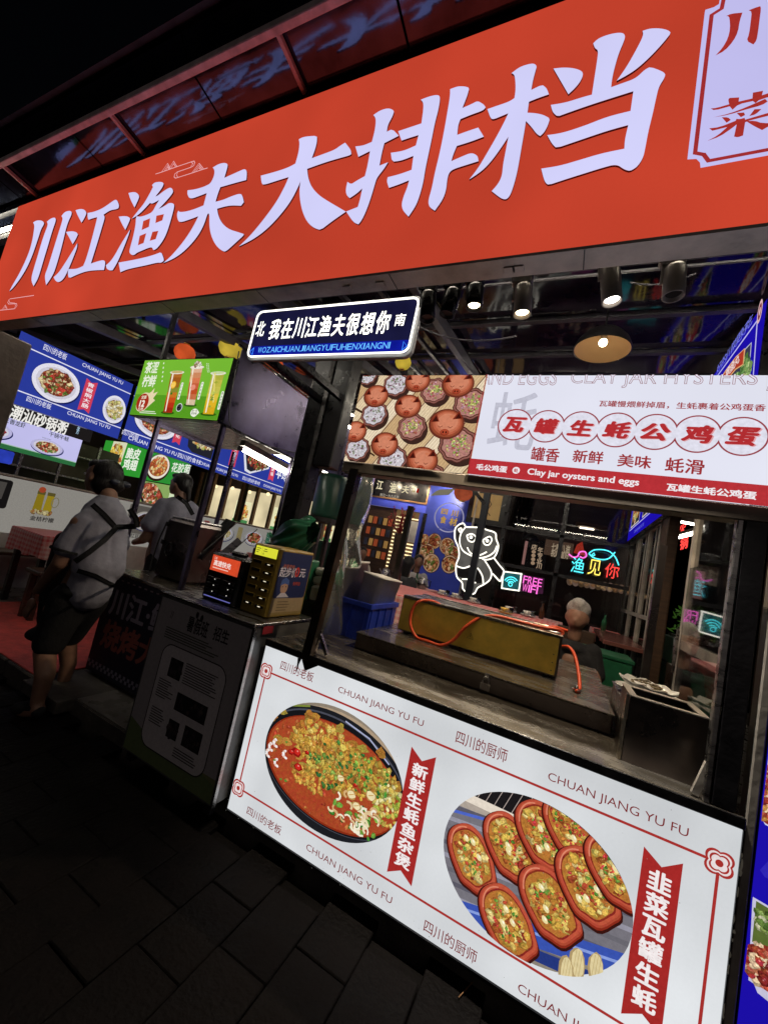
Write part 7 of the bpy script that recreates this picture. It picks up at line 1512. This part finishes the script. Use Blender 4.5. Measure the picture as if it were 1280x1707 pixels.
# ================================================================ PEOPLE
def person(label, loc): return thing('person', label, 'person', loc)
J = lambda x, y, d: PY(x, y, d)
# woman in the foreground, seen from behind, looking left
w1_ = person('woman in pale shirt and black crossed apron walking past at the left edge', (-2.85, .0, -.02))
hd_ = J(170, 795, 0); nk = J(178, 838, 0); chst = J(168, 885, 0); wst = J(158, 945, 0); hip = J(125, 1000, 0)
shl, shr = J(133, 872, -.15), J(193, 868, .15); el = J(100, 938, -.19); wr = J(62, 985, -.16); hn = J(52, 1008, -.15)
hipl, hipr = J(108, 1020, -.06), J(128, 1015, .10); kl, kr = J(75, 1088, -.09), J(112, 1070, .10); al, ar = J(62, 1172, -.12), J(103, 1146, .13)
toe = J(25, 1190, -.15); toer = J(88, 1158, .12)
V3 = Vector; fwd = V3((-.86, -.35, 0)).normalized(); sd = V3((-.35, .86, 0))
pr = [('s', hd_, (.098, .088, .118)), ('s', hd_+fwd*.035+V3((0, 0, -.045)), (.062, .06, .062)), ('s', hd_+fwd*.098+V3((0, 0, -.012)), (.016, .014, .022)), ('s', hd_+fwd*.080+V3((0, 0, -.062)), (.022, .022, .012)), ('s', hd_+fwd*.058+V3((0, 0, -.092)), (.028, .03, .02)), ('s', hd_+fwd*.08+V3((0, 0, .022)), (.02, .045, .012)),
      ('s', hd_+V3((.03, -.088, -.02)), (.018, .010, .028)), ('c', nk+V3((0, 0, .05)), nk-V3((0, 0, .05)), .052, .066),
      ('c', shl, el, .052, .043), ('c', el, wr, .041, .026), ('s', hn, (.036, .022, .044)),
      ('c', hipl, kl, .088, .062), ('c', kl, al+V3((0, 0, .16)), .060, .052), ('c', al+V3((0, 0, .16)), al, .052, .036), ('c', hipr, kr, .085, .060), ('c', kr, ar+V3((0, 0, .16)), .058, .048), ('c', ar+V3((0, 0, .16)), ar, .048, .034),
      ('c', al+V3((.03, 0, -.03)), toe, .038, .022), ('c', ar+V3((.02, 0, -.03)), toer, .036, .022), ('s', (hipl+hipr)/2, (.13, .15, .1)), ('c', wst, hip, .12, .12), ('c', chst, wst, .11, .11)]
for k, (dx_, dy_, L1) in enumerate(((-.030, -.012, .030), (-.014, -.018, .036), (.003, -.018, .034), (.020, -.012, .026))):
    b = hn+V3((dx_, dy_, -.030)); m_ = b+V3((-.008, .004, -L1)); pr += [('c', b, m_, .0095, .0085), ('c', m_, m_+V3((-.004, .012, -L1*.7)), .0085, .007)]
th = hn+V3((-.034, .01, .008)); pr += [('c', th, th+V3((-.016, .006, -.030)), .011, .009), ('c', th+V3((-.016, .006, -.030)), th+V3((-.014, .012, -.054)), .009, .008)]
body('body', pr, 'skin', w1_, .009, 4)
hr = [('s', hd_+V3((.034, .012, .024)), (.098, .094, .106)), ('s', hd_+V3((.05, .01, -.045)), (.085, .09, .085)), ('s', hd_-fwd*.115+V3((.0, 0, -.035)), (.058, .052, .050)), ('s', hd_+fwd*.03+V3((0, 0, .07)), (.07, .07, .045))]
body('hair', hr, 'hair', w1_, .009, 3)
bow = mat('dark_navy_bow', (.03, .035, .06), .35, 0, 40, .5); bc = hd_-fwd*.13+V3((0, 0, -.03)); q = MB()
for sx in (-1, 1): q.ball(bc+V3((.02, sx*.035, .012)), (.02, .035, .022), 10, 8)
q.ball(bc+V3((.02, 0, 0)), .014, 8, 6); q.build('hair_bow', bow, w1_, True)
for sx in (-1,): MB().ball(hd_+fwd*.088+V3((.01, sx*.034, -.002)), .009, 8, 6).build('eye', 'porcelain', w1_)
sh_ = [('s', J(178, 862, 0), (.09, .16, .055)), ('c', J(170, 880, 0)+V3((.02, -.05, 0)), J(166, 945, 0)+V3((.0, -.05, 0)), .100, .106), ('c', J(170, 880, 0)+V3((.02, .05, 0)), J(166, 945, 0)+V3((.0, .05, 0)), .098, .104), ('c', J(163, 945, 0), J(148, 985, 0), .122, .130), ('s', J(135, 925, -.03), (.10, .12, .13)),
       ('c', shl+V3((.0, .02, .01)), shl.lerp(el, .62), .064, .072), ('c', shr+V3((0, -.02, 0)), shr+V3((.02, .05, -.16)), .070, .076), ('s', nk-V3((0, 0, .01)), (.080, .090, .045)), ('c', nk-V3((0, 0, .02)), nk-V3((-.01, 0, .09)), .085, .13)]
shirt = body('shirt', sh_, 'shirt', w1_, .011, 4)
hem = shl.lerp(el, .66); dd = (el-shl).normalized()
MB().lathe([(.083, -.008), (.085, 0), (.083, .008)], shl.lerp(el, .70), 24, dd).build('sleeve_piping', 'cloth_black', w1_, True)
body('shorts', [('s', J(142, 985, 0), (.138, .155, .07)), ('c', J(132, 1000, 0)+V3((0, -.05, 0)), hipl.lerp(kl, .75), .118, .092), ('c', J(132, 1000, 0)+V3((0, .06, 0)), hipr.lerp(kr, .75), .116, .090), ('s', hip+V3((.02, 0, 0)), (.13, .15, .12))], 'cloth_black', w1_, .012, 4)
body('apron', [('c', J(108, 900, -.02), J(98, 960, -.02), .06, .085), ('c', J(98, 960, -.02), J(88, 1030, -.02), .09, .085), ('s', J(86, 1055, -.02), (.07, .15, .06)), ('c', J(104, 945, .08), J(98, 1030, .10), .07, .075)], 'cloth_black', w1_, .013, 4)
vd = V3((-.86, .5, 0))
def strap(L_, w_): ribbon_on(shirt, [J(x, y, -.0)+V3((.15, -.05, 0)) for x, y in L_], w_, 'cloth_black', w1_, 'apron_strap', .005)
strap([(146, 838), (165, 855), (182, 874), (215, 873)], .032); strap([(185, 874), (165, 895), (140, 915), (118, 930)], .032); strap([(122, 944), (150, 952), (170, 963), (182, 968)], .026); strap([(205, 845), (215, 860), (217, 875)], .03)
MB().box(toe.x-.03, al.x+.08, toe.y-.055, toe.y+.06, -.0275, -.008, rz=.1, ch=.006).build('sandal_sole', 'cloth_black', w1_); body('sandal_strap', [('c', toe.lerp(al, .45)+V3((0, -.04, .012)), toe.lerp(al, .45)+V3((0, .04, .012)), .034, .034), ('c', al+V3((.04, 0, -.035)), toe.lerp(al, .7), .036, .036)], 'cloth_black', w1_, .01, 2)
body('shoe', [('c', ar+V3((.05, .0, -.05)), toer+V3((0, 0, .0)), .048, .040)], 'cloth_black', w1_, .011, 3)
bagt = thing('carried_bag', 'small black bag held at the front of the nearer woman', 'bag', tuple(J(130, 1050, .12))); MB().box(-3.02, -2.88, .10, .24, .48, .72, ch=.02).build('bag_body', 'cloth_black', bagt) if False else None
if not bagt.children: bpy.data.objects.remove(bagt)
# second woman behind the boiler
y2 = .95; w2_ = person('woman with tied hair and apron standing behind the steel water boiler', (-3.4, y2, HF)); h2 = J(300, 808, y2); f2 = V3((-.9, -.25, 0)).normalized()
body('body', [('s', h2, (.088, .080, .108)), ('s', h2+f2*.03+V3((0, 0, -.045)), (.062, .058, .058)), ('s', h2+f2*.090+V3((0, 0, -.012)), (.016, .013, .02)), ('s', h2+f2*.074+V3((0, 0, -.058)), (.022, .02, .012)), ('s', h2+f2*.055+V3((0, 0, -.088)), (.026, .028, .018)), ('s', h2+f2*.075+V3((0, 0, .022)), (.018, .04, .012)), ('s', h2+V3((.035, -.075, -.018)), (.02, .010, .028)), ('c', h2+V3((.03, 0, -.06)), h2+V3((.05, .01, -.17)), .05, .055),
      ('c', V3((h2.x+.05, y2-.06, .75)), V3((h2.x+.05, y2-.06, HF+.05)), .08, .05), ('c', V3((h2.x+.05, y2+.1, .75)), V3((h2.x+.05, y2+.1, HF+.05)), .08, .05), ('s', V3((h2.x+.06, y2, .95)), (.15, .17, .28)), ('c', V3((h2.x+.06, y2-.15, 1.30)), V3((h2.x-.02, y2-.2, 1.05)), .045, .04), ('c', V3((h2.x-.02, y2-.2, 1.05)), V3((h2.x-.2, y2-.15, 1.0)), .038, .028)], 'skin', w2_, .012, 4)
body('hair', [('s', h2+V3((.022, .008, .026)), (.095, .09, .098)), ('s', h2+V3((.06, .01, -.0)), (.06, .07, .07)), ('c', h2+V3((.10, .02, .0)), h2+V3((.13, .03, -.13)), .03, .018), ('s', h2+f2*.04+V3((0, 0, .075)), (.05, .06, .03))], 'hair', w2_, .01, 3)
s2 = body('shirt', [('s', h2+V3((.07, .0, -.215)), (.11, .17, .07)), ('c', h2+V3((.08, -.05, -.24)), h2+V3((.10, -.04, -.7)), .12, .13), ('c', h2+V3((.08, .07, -.24)), h2+V3((.10, .06, -.7)), .12, .13), ('c', h2+V3((.05, -.15, -.22)), h2+V3((.02, -.21, -.42)), .065, .07), ('c', h2+V3((.08, .16, -.22)), h2+V3((.12, .2, -.4)), .065, .07), ('s', h2+V3((.045, 0, -.15)), (.065, .07, .035))], 'shirt', w2_, .012, 4)
ribbon_on(s2, [J(296, 828, y2)+V3((.12, -.1, 0)), J(312, 840, y2)+V3((.12, -.1, 0)), J(322, 858, y2)+V3((.12, -.1, 0))], .035, 'cloth_black', w2_, 'apron_strap', .006)
body('trousers', [('c', V3((h2.x+.09, y2-.06, .9)), V3((h2.x+.06, y2-.06, HF+.06)), .12, .08), ('c', V3((h2.x+.09, y2+.1, .9)), V3((h2.x+.06, y2+.1, HF+.06)), .12, .08)], 'cloth_black', w2_, .014, 3)
# seated people
def seated(lab, hx, hy, yy, face, shirt_m, hair_m, scale=1, longhair=False, bow_=0, arms=None, vox=.02):
    h = PY(hx, hy, yy); f = V3((math.cos(face), math.sin(face), 0)); s = V3((-f.y, f.x, 0)); Z = V3((0, 0, 1)); p = person(lab, (h.x, h.y, HF))
    ch = h-Z*.36-f*.06*(1-bow_); pe = h-Z*.78-f*(.08+bow_*.2)
    kn = [pe+f*.40+s*k*.12+Z*.0 for k in (-1, 1)]
    pr = [('s', h, (.085, .085, .108)), ('s', h+f*.03-Z*.045, (.058, .058, .055)), ('s', h+f*.088-Z*.012-Z*bow_*.02, (.014, .014, .02)), ('s', h+f*.07-Z*.06, (.02, .022, .012)), ('c', h-Z*.06, h-Z*.17-f*.02, .05, .055), ('c', ch, pe, .12, .13)]
    for k in (-1, 1):
        pr += [('s', h+s*k*.085-Z*.015, (.014, .014, .026)), ('s', h+f*.075+s*k*.032+Z*.008, (.011, .011, .008))]
        e = ch+s*k*.2-Z*.2+f*.05; hnd = ch+f*.34+s*k*.08-Z*.22
        if arms: e, hnd = ch+s*k*.22-Z*.16+f*.1, ch+f*.32+s*(k*.06+arms)-Z*.26
        pr += [('c', ch+s*k*.17+Z*.12, e, .046, .04), ('c', e, hnd, .038, .026), ('s', hnd, (.032, .032, .026))]
        for t_ in range(4): pr.append(('c', hnd+f*.02+s*(t_-1.5)*.015, hnd+f*.07+s*(t_-1.5)*.017-Z*.02, .010, .008))
        pr.append(('c', hnd-s*k*.02, hnd-s*k*.04+f*.03, .011, .009))
        kk = kn[0 if k < 0 else 1]; pr += [('c', pe+s*k*.09, kk, .08, .06), ('c', kk, V3((kk.x, kk.y, HF+.06)), .055, .038), ('c', V3((kk.x, kk.y, HF+.045)), V3((kk.x, kk.y, HF+.045))+f*.13, .036, .028)]
    body('body', pr, 'skin', p, vox, 3)
    hr = [('s', h-f*.02+Z*.028, (.093, .093, .098))]
    if longhair: hr += [('c', h-f*.05, h-f*.07-Z*.20, .085, .06)]
    if bow_: hr = [('s', h-f*.02+Z*.06, (.094, .092, .085)), ('s', h-f*.06+Z*.02, (.088, .09, .09)), ('s', h+f*.02+Z*.10, (.06, .065, .055))]
    body('hair', hr, hair_m, p, vox*.8, 3)
    sl = [('s', ch+Z*.11, (.13, .13, .06)), ('c', ch+s*.08+Z*.02, pe+s*.08, .115, .14), ('c', ch-s*.08+Z*.02, pe-s*.08, .115, .14)]
    for k in (-1, 1): sl.append(('c', ch+s*k*.15+Z*.12, ch+s*k*.2-Z*.04+f*.03, .065, .065))
    body('shirt', sl, shirt_m, p, vox, 3)
    body('trousers', [('c', pe+s*k*.09, kn[0 if k < 0 else 1], .095, .075) for k in (-1, 1)]+[('c', kn[0 if k < 0 else 1], V3((kn[0 if k < 0 else 1].x, kn[0 if k < 0 else 1].y, HF+.12)), .07, .05) for k in (-1, 1)], 'cloth_black', p, vox, 3)
    # stool
    st_ = thing('stool', 'dark stool under the '+' '.join(lab.split(',')[0].split()[:9]), 'stool', (pe.x, pe.y, HF)); zs = pe.z-.14
    MB().box(pe.x-.16, pe.x+.16, pe.y-.16, pe.y+.16, zs-.04, zs, ch=.01).build('seat', 'wood_dark', st_)
    for sx in (-.12, .12):
        for sy in (-.12, .12): MB().box(pe.x+sx-.015, pe.x+sx+.015, pe.y+sy-.015, pe.y+sy+.015, HF, zs-.041).build('leg', 'black_metal', st_)
    return p
seated('grey haired man in black shirt, head bowed over his hands', 962, 1028, 2.1, R(-100), 'cloth_black', 'hair_grey', bow_=1, arms=.02, vox=.014)
seated('long haired woman in a dark top, seen from behind below the doorway', 682, 940, 4.1, R(75), mat('charcoal_top', (.05, .05, .055), .9), 'hair', longhair=True)
seated('man in white shirt bent toward the mural side of the table', 698, 936, 4.9, R(-60), 'shirt_white', 'hair'); seated('man in cream shirt facing us at the left inside the stall opening', 604, 922, 4.9, R(-50), 'shirt_white', 'hair')

# small litter on the pavement
p_, q_ = PZ(764, 1664, .006), PZ(789, 1636, .006)
sk = MB().tube([p_, q_], .0022, 6).build('skewer', 'wood'); tag(sk, 'thin wooden skewer lying on the pavement under the dish lightbox', 'skewer')

# bottles, kettles and chairs among the tables
def chair(x, y, rz, lab):
    t = thing('chair', lab, 'chair', (x, y, HF), group='dark dining chairs')
    MB().box(x-.2, x+.2, y-.2, y+.2, .54, .575, ch=.01).build('seat', 'wood_dark', t); MB().box(x-.19, x+.19, y-.2, y-.175, .80, 1.02, ch=.01).build('backrest', 'wood_dark', t)
    for sx in (-.17, .17):
        MB().box(x+sx-.015, x+sx+.015, y-.2, y-.17, HF+.0, .80).build('leg', 'black_metal', t); MB().box(x+sx-.015, x+sx+.015, y+.15, y+.18, HF, .539).build('leg', 'black_metal', t)
    return t
chair(-1.35, 1.15, 0, 'chair at the left of the long checked table behind the grill'); chair(-1.95, 3.35, 0, 'chair between the long table and the seated diners'); chair(-1.1, 3.6, 0, 'chair below the panda neon'); chair(.2, 3.6, 0, 'chair in front of the window wall behind the old man')
def bottle(x, y, z, m, lab, h=.2):
    t = thing('bottle', lab, 'bottle', (x, y, z)); MB().lathe([(0, 0), (.032, 0), (.032, h*.6), (.014, h*.78), (.013, h), (0, h)], (x, y, z+.001), 14).build('bottle_body', m, t, True); MB().lathe([(0, h+.001), (.016, h+.001), (.016, h+.02), (0, h+.02)], (x, y, z+.001), 12).build('cap', 'black', t)
db_ = mat('brown_glass', (.09, .03, .01), .1); gb_ = mat('green_glass', (.02, .12, .05), .1)
for k, (x, y, z, m, lab) in enumerate(((-2.3, 4.2, .98, db_, 'brown sauce bottle on the diners table, left one'), (-2.05, 4.3, .98, gb_, 'green bottle on the diners table'), (-.2, 4.1, .98, db_, 'brown bottle on the table below the pink neon'), (-1.6, 2.4, 1.085, db_, 'brown bottle at the back left of the long checked table'), (.55, 4.5, 1.0, gb_, 'green bottle on the small bright table at the right'))): bottle(x, y, z, m, lab)
def kettle(x, y, z, lab):
    t = thing('kettle', lab, 'kettle', (x, y, z)); MB().lathe([(0, 0), (.07, 0), (.075, .08), (.055, .16), (.03, .175), (0, .18)], (x, y, z+.001), 20).build('kettle_body', 'steel', t, True)
    MB().tube([(x+.07, y, z+.15), (x+.13, y, z+.14), (x+.13, y, z+.05), (x+.075, y, z+.04)], .009, 8).build('handle', 'black', t); MB().tube([(x-.06, y, z+.08), (x-.12, y, z+.15)], .011, 8).build('spout', 'steel', t)
kettle(-1.9, 4.15, .98, 'steel kettle with black handle at the right end of the diners table'); kettle(-2.5, 4.12, .98, 'steel kettle with black handle in front of the man in the cream shirt')
# cables slung under the sign
for k, (A_, B_, s_) in enumerate((((700, 545), (860, 560), .05), ((1050, 470), (1160, 455), .03))):
    p, q_ = PY(*A_, .3), PY(*B_, .3); o = MB().tube([p.lerp(q_, t/8)-Vector((0, 0, s_*4*(t/8)*(1-t/8))) for t in range(9)], .004, 5).build('hanging_cable', 'beam'); tag(o, ['thin cable sagging across the ceiling left of the pendant lamp', 'thin cable sagging near the unlit right spotlight'][k], 'cable')

c = PY(552, 828, 1.9); wt_ = thing('water_tank', 'dark green round tank standing right of the column under the canopy', 'tank', (c.x, c.y, HF)); MB().lathe([(0, -.24), (.17, -.24), (.175, -.2), (.175, .18), (.16, .22), (0, .23)], c, 28).build('tank_body', mat('dark_green_enamel', (.015, .06, .04), .3), wt_, True)
MB().box(c.x-.2, c.x+.2, c.y-.2, c.y+.2, c.z-.29, c.z-.242).build('stand_top', 'steel_dark', wt_)
for sx in (-.17, .17):
    for sy in (-.17, .17): MB().box(c.x+sx-.02, c.x+sx+.02, c.y+sy-.02, c.y+sy+.02, HF, c.z-.2905).build('leg', 'steel_dark', wt_)
